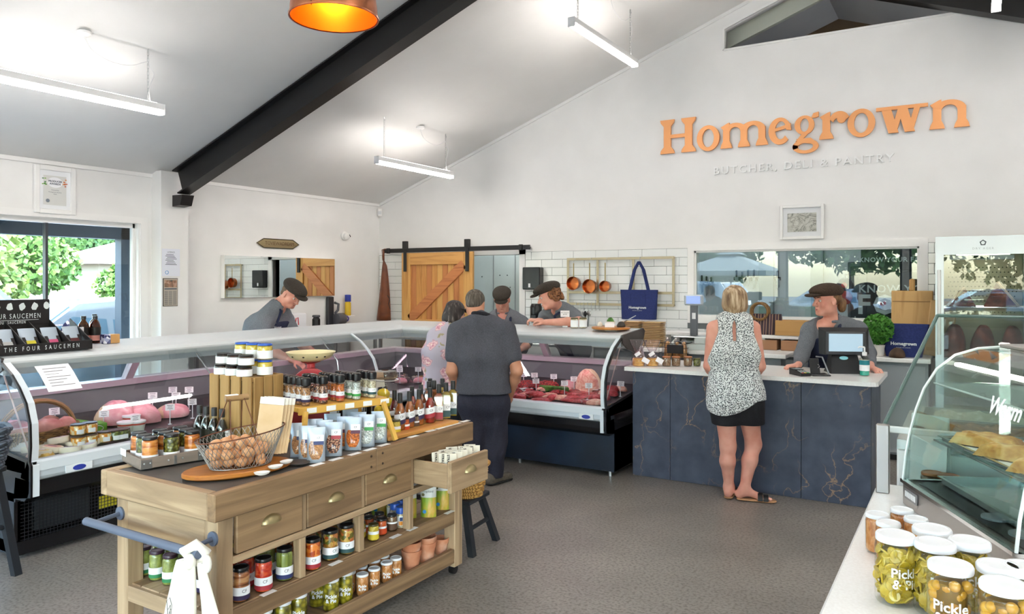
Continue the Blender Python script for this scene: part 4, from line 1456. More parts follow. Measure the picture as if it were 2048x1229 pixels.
# shelves of planks
for i in range(5):
 w=(2*xi-.02)/5
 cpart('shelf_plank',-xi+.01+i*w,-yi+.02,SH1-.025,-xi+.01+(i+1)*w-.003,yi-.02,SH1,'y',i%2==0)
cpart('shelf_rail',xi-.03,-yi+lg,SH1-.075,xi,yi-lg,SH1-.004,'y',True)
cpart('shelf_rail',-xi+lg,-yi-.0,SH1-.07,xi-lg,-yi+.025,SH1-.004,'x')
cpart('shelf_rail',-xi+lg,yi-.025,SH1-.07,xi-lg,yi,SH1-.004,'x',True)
n=12
for i in range(n):
 w=(2*yi-.06)/n
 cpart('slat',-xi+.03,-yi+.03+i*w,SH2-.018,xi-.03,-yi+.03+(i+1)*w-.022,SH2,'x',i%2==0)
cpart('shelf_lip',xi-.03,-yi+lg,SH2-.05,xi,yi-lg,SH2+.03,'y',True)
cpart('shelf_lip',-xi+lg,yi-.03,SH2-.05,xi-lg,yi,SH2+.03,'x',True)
cpart('shelf_lip',-xi+lg,-yi,SH2-.05,xi-lg,-yi+.03,SH2+.03,'x')
for px,py in ((262,955),(905,866)):
 pass
for y in (-hy+.86,-hy+.94):
 for z in (.775,.825):
  obj('nail',MB().sphere((hx,y,z),.006,8,6),mat('rusty_nail','#4a3a2c',.6,.5),cart)
# towel rail on the near end
RAILB=mat('rail_blue_grey','#5c6577',.45)
tr=obj('towel_rail',MB().tube([(-xi-.02,-hy-.075,.655),(xi+.055,-hy-.075,.655)],.017,14),RAILB,cart,50)
for x in (-xi+.03,xi-.02):
 obj('rail_bracket',MB().tube([(x,-hy-.075,.655),(x,-yi-.006,.665)],.009,10),RAILB,tr,50)
 obj('rail_flange',MB().lathe([(0,0),(.028,0),(.028,.008),(0,.01)],16,Matrix.Translation((x,-yi,.665))@Matrix.Rotation(PI/2,4,'X')),RAILB,tr,50)
# tea towel knotted round the rail
CLOTH=mat('linen_cloth','#e9e3d6',.85,sheen=.3)
INK=mat('print_ink','#4a4644',.7)
tw=thing('tea_towel','cream printed tea towel knotted on the cart rail','towel',(ox+xi+.035,TY0-.075,.655))
mb=MB()
R=[]
for k in range(13):
 u=k/12
 z=-.02-.40*u
 hw=.03+.085*u**.8
 ring=[]
 for i in range(25):
  v=i/24*2-1
  fold=.018*math.sin(v*9+u*2)*(1-.3*u)
  ring.append((v*hw-.03*u-.02,-.028+fold-.012*u,z-.05*u*(1-abs(v))+(.03*v*u)))
 R.append(ring)
mb.loft(R,closed=False,cap=False)
o=obj('drape',mb,CLOTH,tw,70)
o.modifiers.new('thickness','SOLIDIFY').thickness=.004
mb=MB()
R=[]
for k in range(9):
 u=k/8
 ring=[]
 for i in range(13):
  v=i/12*2-1
  ring.append((.02+.06*u+v*(.02+.03*u),.012+.012*math.sin(v*6+u),-.03-.26*u+.04*v*u))
 R.append(ring)
mb.loft(R,closed=False,cap=False)
o=obj('hem_end',mb,CLOTH,tw,70)
o.modifiers.new('thickness','SOLIDIFY').thickness=.004
kn=MB()
kn.tube([(-.03,0,-.02),(-.02,-.03,.015),(.0,.0,.032),(.02,.03,.0),(.0,.02,-.035),(-.015,-.025,-.03)],[.016,.02,.022,.02,.018,.016],10)
kn.sphere((.0,-.022,-.022),.026,12,8,(.9,.8,1.1))
kn.sphere((.055,.01,-.03),.028,12,8,(.7,.5,1.2))
obj('knot',kn,CLOTH,tw,70)
ik=MB()
for (x,z,s) in ((-.045,-.19,1),(-.07,-.36,1.25)):
 ik.tube([(x+s*a,-.062-.02*abs(z)/.4,z+s*c) for a,c in ((-.02,-.045),(-.012,-.01),(-.018,.03),(0,.045),(.012,.02),(.006,-.02),(.018,-.04),(0,-.05),(-.02,-.045))],.0012,4)
 ik.tube([(x+s*a,-.062-.02*abs(z)/.4,z+s*c) for a,c in ((-.01,.0),(.004,.02),(.0,-.03),(-.008,-.02),(.006,.005))],.001,4)
obj('printed_motif',ik,INK,tw)['kind']='stuff'
# ---------------------------------------------------------------- jars and bottles
LIDB=mat('lid_black','#151416',.28)
LIDW=mat('lid_white','#ecedef',.3)
LIDBLUE=mat('lid_blue','#2456b8',.35)
LABW=mat('label_white','#eff0f2',.5)
JARG=glass('jar_glass','#fbfdfc',.8)
_J={}
def cont(name,kind,cols,scale=60,bump=.4,stretch=(1,1,1),rough=.25):
 return tex_mat('fill_'+name,kind,cols,scale,stretch,rough,bump,4,coat=.6,rand=True,dist=.6 if kind=='noise' else 0)
FILL={
 'gherkin': cont('gherkin','voronoi',[(.0,'#cdbc52'),(.3,'#b5a228'),(.55,'#84781c'),(.8,'#5f5614')],42),
 'onion': cont('onion','voronoi',[(.0,'#d9a63c'),(.4,'#b8862a'),(.7,'#7a611f')],40),
 'relish': cont('relish','noise',[(.3,'#b06a34'),(.5,'#cf8b4d'),(.7,'#dca878')],90,stretch=(1,1,.5)),
 'red': cont('red','noise',[(.3,'#9e1c12'),(.5,'#c9341c'),(.7,'#e0672f')],45),
 'green': cont('green','noise',[(.3,'#6f7430'),(.6,'#9aa052'),(.8,'#b4b56a')],40),
 'spear': cont('spear','noise',[(.3,'#4d5a1f'),(.5,'#7f8a3a'),(.75,'#aab26a')],38,stretch=(1,1,.12)),
 'orange': cont('orange','cells',[(.1,'#b5481a'),(.5,'#dc6a24'),(.9,'#e98a3a')],55),
 'chilli': cont('chilli','cells',[(.1,'#5a5a20'),(.4,'#9a6a2a'),(.6,'#b8502a'),(.9,'#c9a24a')],60),
 'mushroom': cont('mushroom','noise',[(.35,'#5a3018'),(.5,'#a8663c'),(.65,'#c78f5e')],16,stretch=(.5,.5,3.2)),
 'strips': cont('strips','noise',[(.35,'#6e3510'),(.5,'#c46a22'),(.65,'#e2984a')],18,stretch=(.45,.6,3.0)),
 'capers': cont('capers','voronoi',[(.0,'#8d8a3c'),(.4,'#6b6a28'),(.7,'#3f3f16')],70),
 'mustard': cont('mustard','noise',[(.4,'#c9a82c'),(.6,'#dcc250')],120),
 'chutney': cont('chutney','noise',[(.3,'#a33a1c'),(.6,'#d2622c')],60),
 'brown': cont('brown','noise',[(.3,'#5e4230'),(.6,'#927052'),(.8,'#b09272')],80),
 'dark': cont('dark','noise',[(.3,'#2a1710'),(.7,'#4a2a1a')],40),
 'feta': cont('feta','cells',[(.1,'#e0861c'),(.5,'#efa83a'),(.8,'#f4e0b0')],50),
 'olive': cont('olive','voronoi',[(0,'#8c9440'),(.5,'#5c6426'),(.8,'#33381a')],60),
 'peppermix': cont('peppermix','voronoi',[(0,'#e3cbb0'),(.3,'#c79a78'),(.5,'#8a4a32'),(.7,'#3a2a24')],130,rough=.5),
 'sugar': cont('sugar','voronoi',[(0,'#d9a878'),(.4,'#b8804e'),(.8,'#7c5230')],150,rough=.5),
 'spiceorange': cont('spiceorange','voronoi',[(0,'#e88a34'),(.5,'#c8651c'),(.8,'#8a4516')],150,rough=.5),
 'saltwhite': cont('saltwhite','voronoi',[(0,'#e9eae6'),(.5,'#c9cdc8'),(.8,'#8f9690')],150,rough=.5),
 'saltcream': cont('saltcream','voronoi',[(0,'#e9dfc8'),(.5,'#d2c4a4'),(.8,'#9a8c70')],150,rough=.5),
}
def jar_mesh(kind,r,h):
 key=(kind,r,h)
 if key in _J:
  return _J[key]
 if kind=='outer':
  prof=[(r*.9,0),(r*.99,.006),(r,.014),(r,h*.80),(r*.97,h*.85),(r*.86,h*.90),(r*.84,h*.95)]
 elif kind=='inner':
  prof=[(r*.86,.005),(r*.95,.012),(r*.955,h*.80),(r*.92,h*.84),(r*.80,h*.885)]
 m=MB().lathe(prof,24)
 _J[key]=m
 return m
def make_jar(name,label,cat,r,h,fill,lid=LIDB,lab=None,band=None,group=None,big_text=None,lidh=.016,lab_z=(.18,.46),lid_r=1.0,band_z=None,mark=True,curved=PI*1.0):
 """a lidded glass jar; the label faces local -y"""
 t=thing(name,label,cat,group=group)
 obj('glass',jar_mesh('outer',r,h).mesh('glass',JARG,40),parent=t)
 obj('contents',jar_mesh('inner',r,h).mesh('contents',FILL[fill],40),parent=t)
 lr=r*.93*lid_r
 obj('lid',MB().lathe([(lr,h*.90),(lr*1.01,h*.90+.002),(lr*1.01,h-.004),(lr*.95,h),(lr*.80,h+.0005),(lr*.78,h-.001),(0,h-.001)],26),lid,t,35)
 if lab:
  z0,z1=lab_z[0]*h,lab_z[1]*h
  def sleeve(z0,z1,rr,a0,a1,m,nm,par):
   n=14
   vs,fs=[],[]
   for i in range(n+1):
    a=-PI/2+a0+(a1-a0)*i/n
    vs += [(rr*math.cos(a),rr*math.sin(a),z0),(rr*math.cos(a),rr*math.sin(a),z1)]
   for i in range(n):
    fs.append((2*i,2*i+2,2*i+3,2*i+1))
   return obj(nm,MB().add(vs,fs),m,par,60)
  lb=sleeve(z0,z1,r+.0006,-curved/2,curved/2,LABW,'label',t)
  if band:
   bz0,bz1=band_z or (lab_z[0]-.14,lab_z[0])
   sleeve(bz0*h,bz1*h,r+.0007,-curved/2,curved/2,band,'label_band',lb)
  if mark:
   tx=MB()
   text_round(tx,'CF',(z1-z0)*.55,r+.0014,(z0+z1)/2,-PI/2+.35)
   obj('label_print',tx,mat('label_ink','#22242a',.5),lb)
 if big_text:
  tx=MB()
  text_round(tx,'Pickle\n& Pie',big_text,r+.001,h*.42,-PI/2,bold=.0006,line=.85)
  obj('glass_print',tx,mat('print_on_glass','#f1f3f0',.5),t)
 return t
_PROTO={}
def put(key,maker,loc,rotz,label,group=None):
 """first use builds the thing, later uses copy it"""
 if key in _PROTO:
  return dup(_PROTO[key],loc,rotz,label,group)
 t=maker()
 t.location=loc
 t.rotation_euler=(0,0,rotz)
 t['label']=label
 if group:
  t['group']=group
 _PROTO[key]=t
 return t
def face_cam(p):
 """yaw that turns local -y towards the aisle where the customer stands"""
 return math.atan2(-p[1],-p[0])+PI/2
ORD=['first','second','third','fourth','fifth','sixth','seventh','eighth','ninth','tenth','eleventh','twelfth']
GREEN_B,NAVY_B,PLUM_B,TEAL_B,RED_B,PURP_B=[mat('band_'+n,c,.5) for n,c in (('green','#2d7a4c'),('navy','#2b3566'),('plum','#5a2740'),('teal','#2f4f52'),('red','#a5323c'),('purple','#352a4c'))]
# --- green chutney jars on the near end shelf
def lx(px,py,z):
 return az(px,py,z)
def rows(key,maker,spots,z,labels,group,jitter=.1):
 for (px,py),lb in zip(spots,labels):
  p=az(px,py,z)
  put(key,maker,p,face_cam(p)+random.uniform(-jitter,jitter),lb,group)
# ================================================================ goods on the cart
def cart_y(px,z,X=TX1):
 return ax(px,900,X).y
# near end shelf: green relish
GJ=lambda: make_jar('relish_jar','','jar',.031,.125,'green',mat('lid_plum','#3b2530',.3),LABW,GREEN_B,mark=False,lab_z=(.24,.46),band_z=(.12,.24))
DJ=lambda: make_jar('relish_jar','','jar',.031,.125,'dark',mat('lid_plum','#3b2530',.3),LABW,PLUM_B,mark=False,lab_z=(.24,.46),band_z=(.12,.24))
for i,(px,py) in enumerate(((288,1150),(313,1159),(340,1168),(368,1179))):
 p=az(px,py,SH1)
 p.x=min(p.x,TX1-.09)
 put('greenjar',GJ,p,face_cam(p)+.2,'green relish jar with green banded label, %s from the left on the end shelf'%ORD[i],'green relish jars on the end shelf')
 for k in range(1,3):
  q=p+Vector((.0,.075*k,0))
  dark=i in (1,2) and k==2
  put('darkjar' if dark else 'greenjar',DJ if dark else GJ,q,face_cam(q),('dark relish jar' if dark else 'green relish jar')+' in the %s row behind the %s front jar of the end shelf'%(ORD[k],ORD[i]),'green relish jars on the end shelf')
# middle shelf
def jk(fill,band,r=.036,h=.137,lab=(.22,.46)):
 return lambda: make_jar('pickle_jar','','jar',r,h,fill,LIDB,LABW,band,lab_z=lab,band_z=(lab[0]-.13,lab[0]))
J={'mush': jk('mushroom',PURP_B),'red': jk('red',RED_B),'spear': jk('spear',NAVY_B),'orange': jk('orange',RED_B),'chilli': jk('chilli',TEAL_B)}
nm={'mush': 'mushroom','red': 'red pepper','spear': 'green bean','orange': 'orange carrot','chilli': 'mixed pickle','dark': 'dark sauce'}
J['dark']=jk('dark',PURP_B)
G2='pickle jars on the middle cart shelf'
back=Vector((-.095,0,0))
for key,spots,deep in (('mush',[(489,1204)],3),('red',[(527,1181)],3),('spear',[(569,1159)],4),('orange',[(596,1135),(625,1138)],3),('chilli',[(661,1119),(693,1107)],3)):
 for i,(px,py) in enumerate(spots):
  p=az(px,py,SH1)
  p.x=min(p.x,TX1-.092)
  for k in range(deep):
   q=p+back*k+Vector((0,-.012*k,0))
   kk=key if k<2 or key in ('spear',) else random.choice(['dark',key])
   lb='%s jar, %s row of the middle shelf'%(nm[kk],'front' if k==0 else ORD[k])
   lb += ', %s'%({'mush': 'beside the near leg','red': 'beside the mushroom jar','spear': 'left of the first post','orange': ('left of' if i==0 else 'right of')+' the first post','chilli': ('left' if i==0 else 'right')+' of its pair'}[key])
   put(kk,J[kk],q,face_cam(q)+random.uniform(-.2,.2),lb,G2)
SJ={'mustard': lambda: make_jar('mustard_jar','','jar',.027,.082,'mustard',mat('lid_mustard','#4d4420',.3),mat('label_yellow','#d8c34a',.5) and LABW,mat('band_yellow','#d9c23c',.5),mark=False,lab_z=(.42,.6),band_z=(.12,.42)),
 'chut': lambda: make_jar('chutney_jar','','jar',.027,.082,'chutney',LIDB,LABW,mat('band_orange','#c2461f',.5),mark=False,lab_z=(.45,.58),band_z=(.12,.45)),
 'brown': lambda: make_jar('chutney_jar','','jar',.027,.082,'brown',LIDB,LABW,mat('band_brown','#5a4334',.5),mark=False,lab_z=(.48,.58),band_z=(.12,.48))}
sn_={'mustard': 'yellow mustard jar','chut': 'orange chutney jar','brown': 'brown chutney jar'}
for key,px,py,wh in (('mustard',716,1076,'left of the second post'),('mustard',747,1081,'right of the second post'),('chut',763,1070,'next to the mustard'),('brown',784,1061,'next to the blue lidded shakers')):
 p=az(px,py,SH1)
 p.x=min(p.x,TX1-.085)
 for k in range(3):
  q=p+Vector((-.075*k,-.012*k,0))
  put('s'+key,SJ[key],q,face_cam(q),'%s %s, %s on the middle cart shelf'%(sn_[key],wh,('front','second row','third row')[k]),'small jars on the middle cart shelf')
def shaker():
 t=thing('spice_shaker','','shaker')
 obj('body',MB().lathe([(.022,0),(.024,.006),(.024,.065),(.02,.075)],20),FILL['saltcream'],t,40)
 obj('lid',MB().lathe([(.021,.07),(.0265,.074),(.0265,.1),(.024,.104),(0,.104)],20),LIDBLUE,t,40)
 lb=obj('label',MB().lathe([(.0245,.012),(.0245,.06)],20,cap=False),LABW,t,40)
 obj('label_patch',MB().add([(.0252*math.sin(a),-.0252*math.cos(a),z) for a in (-.5,0,.5) for z in (.014,.034)],[(0,2,3,1),(2,4,5,3)]),mat('patch_orange','#d98a2a',.5),lb)
 obj('label_figure',MB().add([(.0254*math.sin(a),-.0254*math.cos(a),z) for a in (-.3,0,.35) for z in (.036,.055)],[(0,2,3,1),(2,4,5,3)]),mat('patch_navy','#27406e',.5),lb)
 return t
for i,(px,py) in enumerate(((802,1054),(815,1048),(790,1046),(802,1039),(783,1036))):
 p=az(px,py,SH1)
 p.x=min(p.x,TX1-.08)
 put('shaker',shaker,p,face_cam(p),'blue lidded seasoning shaker, %s counted from the front of its cluster on the cart'%ORD[i],'blue lidded shakers')
BAGW=mat('rice_bag_white','#dcdcda',.35)
BAGG=tex_mat('rice_bag_field','noise',[(.35,'#6f9a2c'),(.5,'#a9b23a'),(.62,'#d9b256'),(.75,'#e8d79a')],26,(1,1,.25),rough=.35)
def pouch_mb(w,h,d,z0=0,z1=1,n=10,m=8,puff=1):
 """stand-up pouch between heights z0..z1 (fractions); front is local -y"""
 R=[]
 for k in range(n+1):
  u=z0+(z1-z0)*k/n
  th=d*(1-u)**.7*(.35+.65*min(1,(u+.05)*4))+.004
  ring=[]
  for i in range(m+1):
   v=i/m*2-1
   ring.append((v*w/2,-th/2*(1-v**4)*puff-.0012,u*h))
  for i in range(m,-1,-1):
   v=i/m*2-1
   ring.append((v*w/2,th/2*(1-v**4)*puff+.0012,u*h))
  R.append(ring)
 return MB().loft(R)
def ricebag():
 t=thing('rice_bag','','bag')
 w,h,d=.085,.215,.05
 obj('bag_top',pouch_mb(w,h,d,.5,1),BAGW,t,50)
 obj('bag_bottom',pouch_mb(w,h,d,0,.5),BAGG,t,50)
 tx=MB()
 text_on(tx,'kingsland',.016,face_M((0,-.0195,h*.66),(0,-1,.12)))
 obj('print',tx,mat('print_grey','#55585a',.5),t)
 obj('round_mark',MB().lathe([(0,0),(.008,0),(.008,.001),(0,.001)],14,face_M((-.026,-.021,h*.58),(0,-1,.12))),mat('mark_olive','#5a5222',.5),t)
 obj('blue_roundel',MB().lathe([(0,0),(.010,0),(.010,.001),(0,.001)],16,face_M((-.018,-.0262,h*.16),(0,-1,.05))),mat('mark_blue','#1f7fc0',.5),t)
 return t
for i,(px,py) in enumerate(((857,1034),(884,1019),(838,1030),(822,1022),(806,1014),(790,1006))):
 p=az(px,py,SH1)
 if i<2:
  p.x=min(p.x,TX1-.085)
 else:
  p=Vector((TX1-.10-.085*(i-1),az(857,1034,SH1).y-.03-.02*i,SH1))
 put('rice',ricebag,p,face_cam(p)-.15,'white and green rice bag %s'%('nearest the third post, at the front','beside the far leg, at the front','second row behind the shakers','third row behind the shakers','fourth row behind the shakers','last row behind the shakers')[i],'rice bags on the cart')
# shelf-edge price slips
SLIP=mat('price_slip','#f0f0ee',.5)
sl=[(x_,y_,.372,'shelf') for x_,y_ in ((533,1181),(667,1124),(780,1069),(815,1056),(885,1022),(327,1175))]
sl=[(x_,y_,SH1+.001,'middle shelf') for x_,y_ in ((533,1186),(667,1126),(780,1071),(817,1057),(886,1023))]
sl += [(560+a/4.452,760+c/4.452,TZ+.001,'cart top') for a,c in ((355,760),(520,712),(665,662),(800,622),(925,582),(1185,507),(1310,452),(1390,427),(1455,407),(1525,387),(1600,364))]
for i,(px,py,z,wh) in enumerate(sl):
 p=az(px,py,z)
 p.x=min(max(p.x,TX1-.05),TX1-.022)
 o=obj('price_slip',MB().box(-.014,-.035,0,.014,.035,.001),SLIP,loc=p,rot=(0,0,0))
 tag(o,'white price slip on the %s front edge, %s from the near end'%(wh,ORD[i if i<5 else i-5]),'label','price slips on the cart')
# bottom shelf: white lidded jars and flower pots
BIGJ=lambda: make_jar('gherkin_jar','','jar',.038,.15,'gherkin',LIDW,big_text=.024,lid_r=1.04)
SMLJ=lambda: make_jar('relish_jar','','jar',.0305,.104,'relish',LIDW,big_text=.018,lid_r=1.04)
G3='white lidded jars on the bottom cart shelf'
for i,(px,py) in enumerate(((741,1195),(766,1183),(788,1169),(805,1159))):
 p=az(px,py,SH2)
 p.x=min(p.x,TX1-.115)
 for k in range(3):
  q=p+Vector((-.073*k,-.01*k,0))
  put('smlj',SMLJ,q,face_cam(q),'small relish jar with white lid, %s column, %s row of the bottom shelf'%(ORD[i],('front','middle','rear')[k]),G3)
LZ=SH2+.15
for i,(px,py) in enumerate(((714,1147),(685,1160),(625,1192),(592,1207),(555,1225))):
 p=az(px,py,LZ)
 p.z=SH2
 p.x=min(p.x,TX1-.125)
 for k in range(2 if i else 1):
  q=p+Vector((-.09*k,-.008,0))
  put('bigj',BIGJ,q,face_cam(q),'tall gherkin jar with white lid, %s along the bottom shelf, %s row'%(ORD[i],('front','rear')[k]),G3)
TERRA=tex_mat('terracotta','noise',[(.3,'#b8714f'),(.55,'#cb8a68'),(.75,'#dcb29a')],9,rough=.8,rand=True)
def pot(s=1):
 t=thing('flower_pot','','pot')
 obj('pot',MB().lathe([(0,.004),(.026*s,.0),(.034*s,.0),(.046*s,.068*s),(.049*s,.068*s),(.052*s,.095*s),(.046*s,.095*s),(.03*s,.006)],26),TERRA,t,35)
 return t
for key,px,py,s,dz,lb in (('p1',831,1139,1.05,0,'terracotta pot nearest the jars, lower of the nested pair'),('p1',831,1139,1.05,.045,'weathered terracotta pot nested in the one nearest the jars'),
       ('p2',861,1124,1.12,0,'terracotta pot in the middle of the bottom shelf, outer one'),('p2',861,1124,1.12,.03,'terracotta pot nested inside the middle pot'),('p3',886,1108,.92,0,'small terracotta pot beside the far leg of the cart')):
 p=az(px,py,SH2)
 p.x=min(p.x,TX1-.125)
 p.z += dz
 put(key,lambda s=s: pot(s),p,random.uniform(0,6),lb,'terracotta pots on the cart')
# ---- on top: board with egg basket
BOARD=wood('round_board_wood','#a4622a','#c78a45','y',.35,9,'#b5732f')
bc=az(476,943,TZ)
bo=obj('serving_board',MB().lathe([(0,0),(.19,0),(.20,.006),(.20,.018),(.195,.023),(0,.023)],48),BOARD,smooth=40,loc=(bc.x,bc.y,TZ),rot=(0,0,-.35))
bo.scale=(.62,1.12,1)
tag(bo,'oval honey-coloured wooden board under the egg basket','board')
ZB=TZ+.0235
bk=az(482,932,ZB)
eb=thing('egg_basket','oval wire egg basket with a wooden grip handle','basket',(bk.x,bk.y,ZB),-.35)
WIRE=mat('galvanised_wire','#8f8d8a',.4,.8)
RUST=mat('rusty_wire','#6f4634',.6,.5)
def bring(u,n=44,ph=0):
 a,c=.072+.036*u,.125+.06*u
 return [((a)*math.cos(2*PI*(i+ph)/n),c*math.sin(2*PI*(i+ph)/n),.004+.135*u+.02*u*math.sin(2*PI*(i+ph)/n)) for i in range(n)]
wm=MB()
lv=7
RR=[bring(i/lv,44,.5*(i%2)) for i in range(lv+1)]
for i in range(lv):
 for j in range(44):
  for dj in (0,1):
   jj=(j+dj)%44 if i%2 else (j-dj)%44
   wm.tube([RR[i][j],RR[i+1][jj]],.0013,3,cap=False)
o=obj('wire_mesh',wm,WIRE,eb)
o['kind']='stuff'
obj('rim_wire',MB().tube(RR[-1],.0028,6,closed=True),RUST,eb,60)
obj('foot_wire',MB().tube(RR[0],.0022,6,closed=True),WIRE,eb,60)
fl=MB()
for k in range(-5,6):
 y=k*.023
 xx=.072*math.sqrt(max(0,1-(y/.125)**2))
 fl.tube([(-xx,y,.003),(xx,y,.003)],.001,3)
obj('floor_wires',fl,WIRE,eb)['kind']='stuff'
gx=.0
for s in (-1,1):
 for d in (-.03,.03):
  obj('handle_wire',MB().tube([(s*.10,-.02+d*1.8,.14),(s*.012,-.02+d,.285)],.002,5),RUST,eb)
gr=obj('grip',MB().tube([(0,-.065,.288),(0,.03,.288)],.013,12),wood('grip_wood','#7a5a3a','#9c7a52','y'),eb,50)
obj('grip_slip',MB().box(-.0145,-.062,.292,-.0138+.02,-.012,.3022),SLIP,gr)
EGG=tex_mat('brown_egg','noise',[(.3,'#c78a5c'),(.7,'#dba679')],5,rough=.45,rand=True)
egp=[(.0225*math.sin(PI*i/12)*(1-.12*math.cos(PI*i/12)) if 0<i<12 else 0,-.029*math.cos(PI*i/12)) for i in range(13)]
egg_me=MB().lathe(egp,18,cap=False).mesh('egg',EGG,80)
egg_w=MB().lathe(egp,18,cap=False).mesh('egg',mat('white_egg','#e9e6df',.45),80)
es=[]
for lvl,(z,a,c,st) in enumerate(((.028,.05,.10,.046),(.065,.062,.118,.047),(.101,.05,.105,.05))):
 y=-c
 r=0
 while y<=c+.001:
  x=-a+(r%2)*st*.5
  while x<=a+.001:
   if (x/(a+.012))**2+(y/(c+.015))**2<=1.02:
    es.append((x+random.uniform(-.003,.003),y+random.uniform(-.003,.003),z))
   x += st
  y += st*.9
  r += 1
Me=Matrix.Translation((bk.x,bk.y,ZB))@Matrix.Rotation(-.35,4,'Z')
for i,e in enumerate(es):
 if e[1]>.045 and e[2]>.08:
  continue
 wht=i==17
 o=obj('egg',egg_w if wht else egg_me,loc=Me@Vector(e),rot=(random.uniform(.9,2.2),random.uniform(-.5,.5),random.uniform(0,6)))
 tag(o,'single white egg among the brown ones in the wire basket' if wht else 'brown egg lying in the wire basket on the cart','egg',None if wht else 'brown eggs in the wire basket')
# paper bags standing in the basket
BAGP=tex_mat('bag_brown','noise',[(.3,'#cfae84'),(.7,'#dcc09a')],10,rough=.8)
for i in range(4):
 q=Me@Vector((-.03+.012*i*.2,.118+.012*i,.03))
 t=thing('paper_bag','brown paper bag standing in the egg basket, %s from the front'%ORD[i],'bag',q,face_cam(q)-.25,'paper bags in the egg basket')
 t.rotation_euler=(-.10-.06*i,.10,face_cam(q)-.25)
 obj('bag',MB().bbox((0,0,.105),(.105,.006,.21),.002),BAGP,t)
 obj('white_band',MB().bbox((0,-.0005,.225),(.105,.006,.03),.001),mat('bag_white_band','#e9e5dc',.7),t)
# little shells
SHELL=mat('white_dish','#ece8e2',.5)
for i,(px,py) in enumerate(((524,951),(551,938),(573,928))):
 p=az(px,py,ZB)
 t=thing('shell_dish','small white shell dish on the wooden board, %s from the left'%ORD[i],'dish',p,-.6+i*.3,'shell dishes on the board')
 obj('bowl',MB().lathe([(0,.001),(.012,.0),(.024,.006),(.028,.013),(.0255,.0125),(.018,.006),(0,.004)],22,Matrix.Diagonal((.75,1.15,1,1))),SHELL,t,50)
o=thing('saucer','small dark round saucer beside the wooden board','saucer',az(598,928,TZ))
obj('plate',MB().lathe([(0,.0),(.035,.0),(.048,.006),(.046,.009),(.032,.004),(0,.004)],26),mat('saucer_dark','#3a3633',.4),o,40)
# ---- antipasto jars in a low tray
ta=math.radians(-14)
tc_=az(333,920,TZ)
tcv=Vector((-3.062,2.06,TZ))
tray=thing('jar_tray','weathered wooden tray with riveted metal corners holding antipasto jars','tray',tcv,ta)
TW_=wood('tray_wood','#6d6157','#85766a','y',.7,14)
obj('base',MB().bbox((0,0,.006),(.225,.29,.01),.002),TW_,tray)
for x in (-.11,.11):
 obj('side',MB().bbox((x,0,.025),(.012,.29,.045),.002),TW_,tray)
for y in (-.139,.139):
 obj('end',MB().bbox((0,y,.025),(.208,.012,.045),.002),TW_,tray)
for y in (-.12,0,.12):
 obj('metal_strap',MB().bbox((.1165,y,.022),(.002,.045 if y else .012,.04),.0005),mat('strap_metal','#7d7a76',.5,.6),tray)
for y in (-.13,-.105,.105,.13,-.03,.03):
 obj('rivet',MB().sphere((.118,y,.025),.004,8,6),SILVER,tray)
for i,y in enumerate((-.115,-.09)):
 obj('slip',MB().bbox((-.10+.02*i,-.1475,.045),(.05,.002,.03),.0004),SLIP,tray)
fills=['strips','capers','strips']
jm={f: (lambda f=f: make_jar('antipasto_jar','','jar',.0335,.118,f,LIDB,LABW,PURP_B,mark=False,lab_z=(.14,.36),band_z=(.04,.14),lidh=.02)) for f in set(fills)}
Mt=Matrix.Translation(tcv)@Matrix.Rotation(ta,4,'Z')
for i,y in enumerate((-.09,.0,.09)):
 for k,x in enumerate((.069,.0,-.069)):
  f=fills[i] if k==0 else ('capers' if (i+k)%2 else 'strips')
  q=Mt@Vector((x,y,.0115))
  put('anti_'+f,jm[f],q,face_cam(q)+.1,'%s jar in the riveted tray, %s row, %s from the left'%({'strips': 'orange pepper strip','capers': 'green caper'}[f],('front','middle','back')[k],ORD[i]),'antipasto jars in the tray')
# ---- slatted crate with spread jars
CR=wood('crate_wood','#94703f','#b8925c','z',.6,16,'#a5814d')
cr=thing('slatted_crate','upright slatted wooden crate behind the egg basket','crate',(-2.94,2.40,CTZ))
CH=.365
for x in (-.115,-.038,.039,.116):
 obj('slat',MB().bbox((x+.0,-.09,CH/2),(.062,.012,CH),.002),CR,cr)
 obj('slat',MB().bbox((x+.0,.09,CH/2),(.062,.012,CH),.002),CR,cr)
for y in (-.058,-.003,.052):
 for x in (-.152,.152):
  obj('slat',MB().bbox((x,y,CH/2),(.012,.05,CH),.002),CR,cr)
for z in (.02,CH-.014):
 obj('deck',MB().bbox((0,0,z),(.29,.165,.014),.002),wood('crate_wood_x','#94703f','#b8925c','x',.6,16),cr)
obj('shade_panel',MB().bbox((0,.0,CH/2),(.26,.012,CH-.06),.002),mat('crate_inner_shade','#3a2c1e',.9),cr)  # dark panel standing in for the shade seen between the slats
for i in range(4):
 obj('inner_rail',MB().bbox((-.135 if i<2 else .135,-.07 if i%2 else .07,CH/2),(.018,.018,CH-.06),.002),CR,cr)
SPR=lambda: make_jar('spread_jar','','jar',.036,.052,'dark',LIDB,LABW,None,mark=False,lab_z=(.12,.72),curved=PI*1.2)
SPB=lambda: make_jar('spread_jar','','jar',.036,.075,'mustard',LIDBLUE,LABW,None,mark=False,lab_z=(.1,.6),curved=PI*1.2)
zc_=CTZ+CH-.007
for lay in range(2):
 for i,x in enumerate((-.10,-.02,.06)):
  q=Vector((-2.94+x+.012*lay,2.34,zc_+.0535*lay))
  put('spr',SPR,q,face_cam(q),'black lidded jar with white label on the crate, %s layer, %s from the left'%(('lower','upper')[lay],ORD[i]),'jars on the crate')
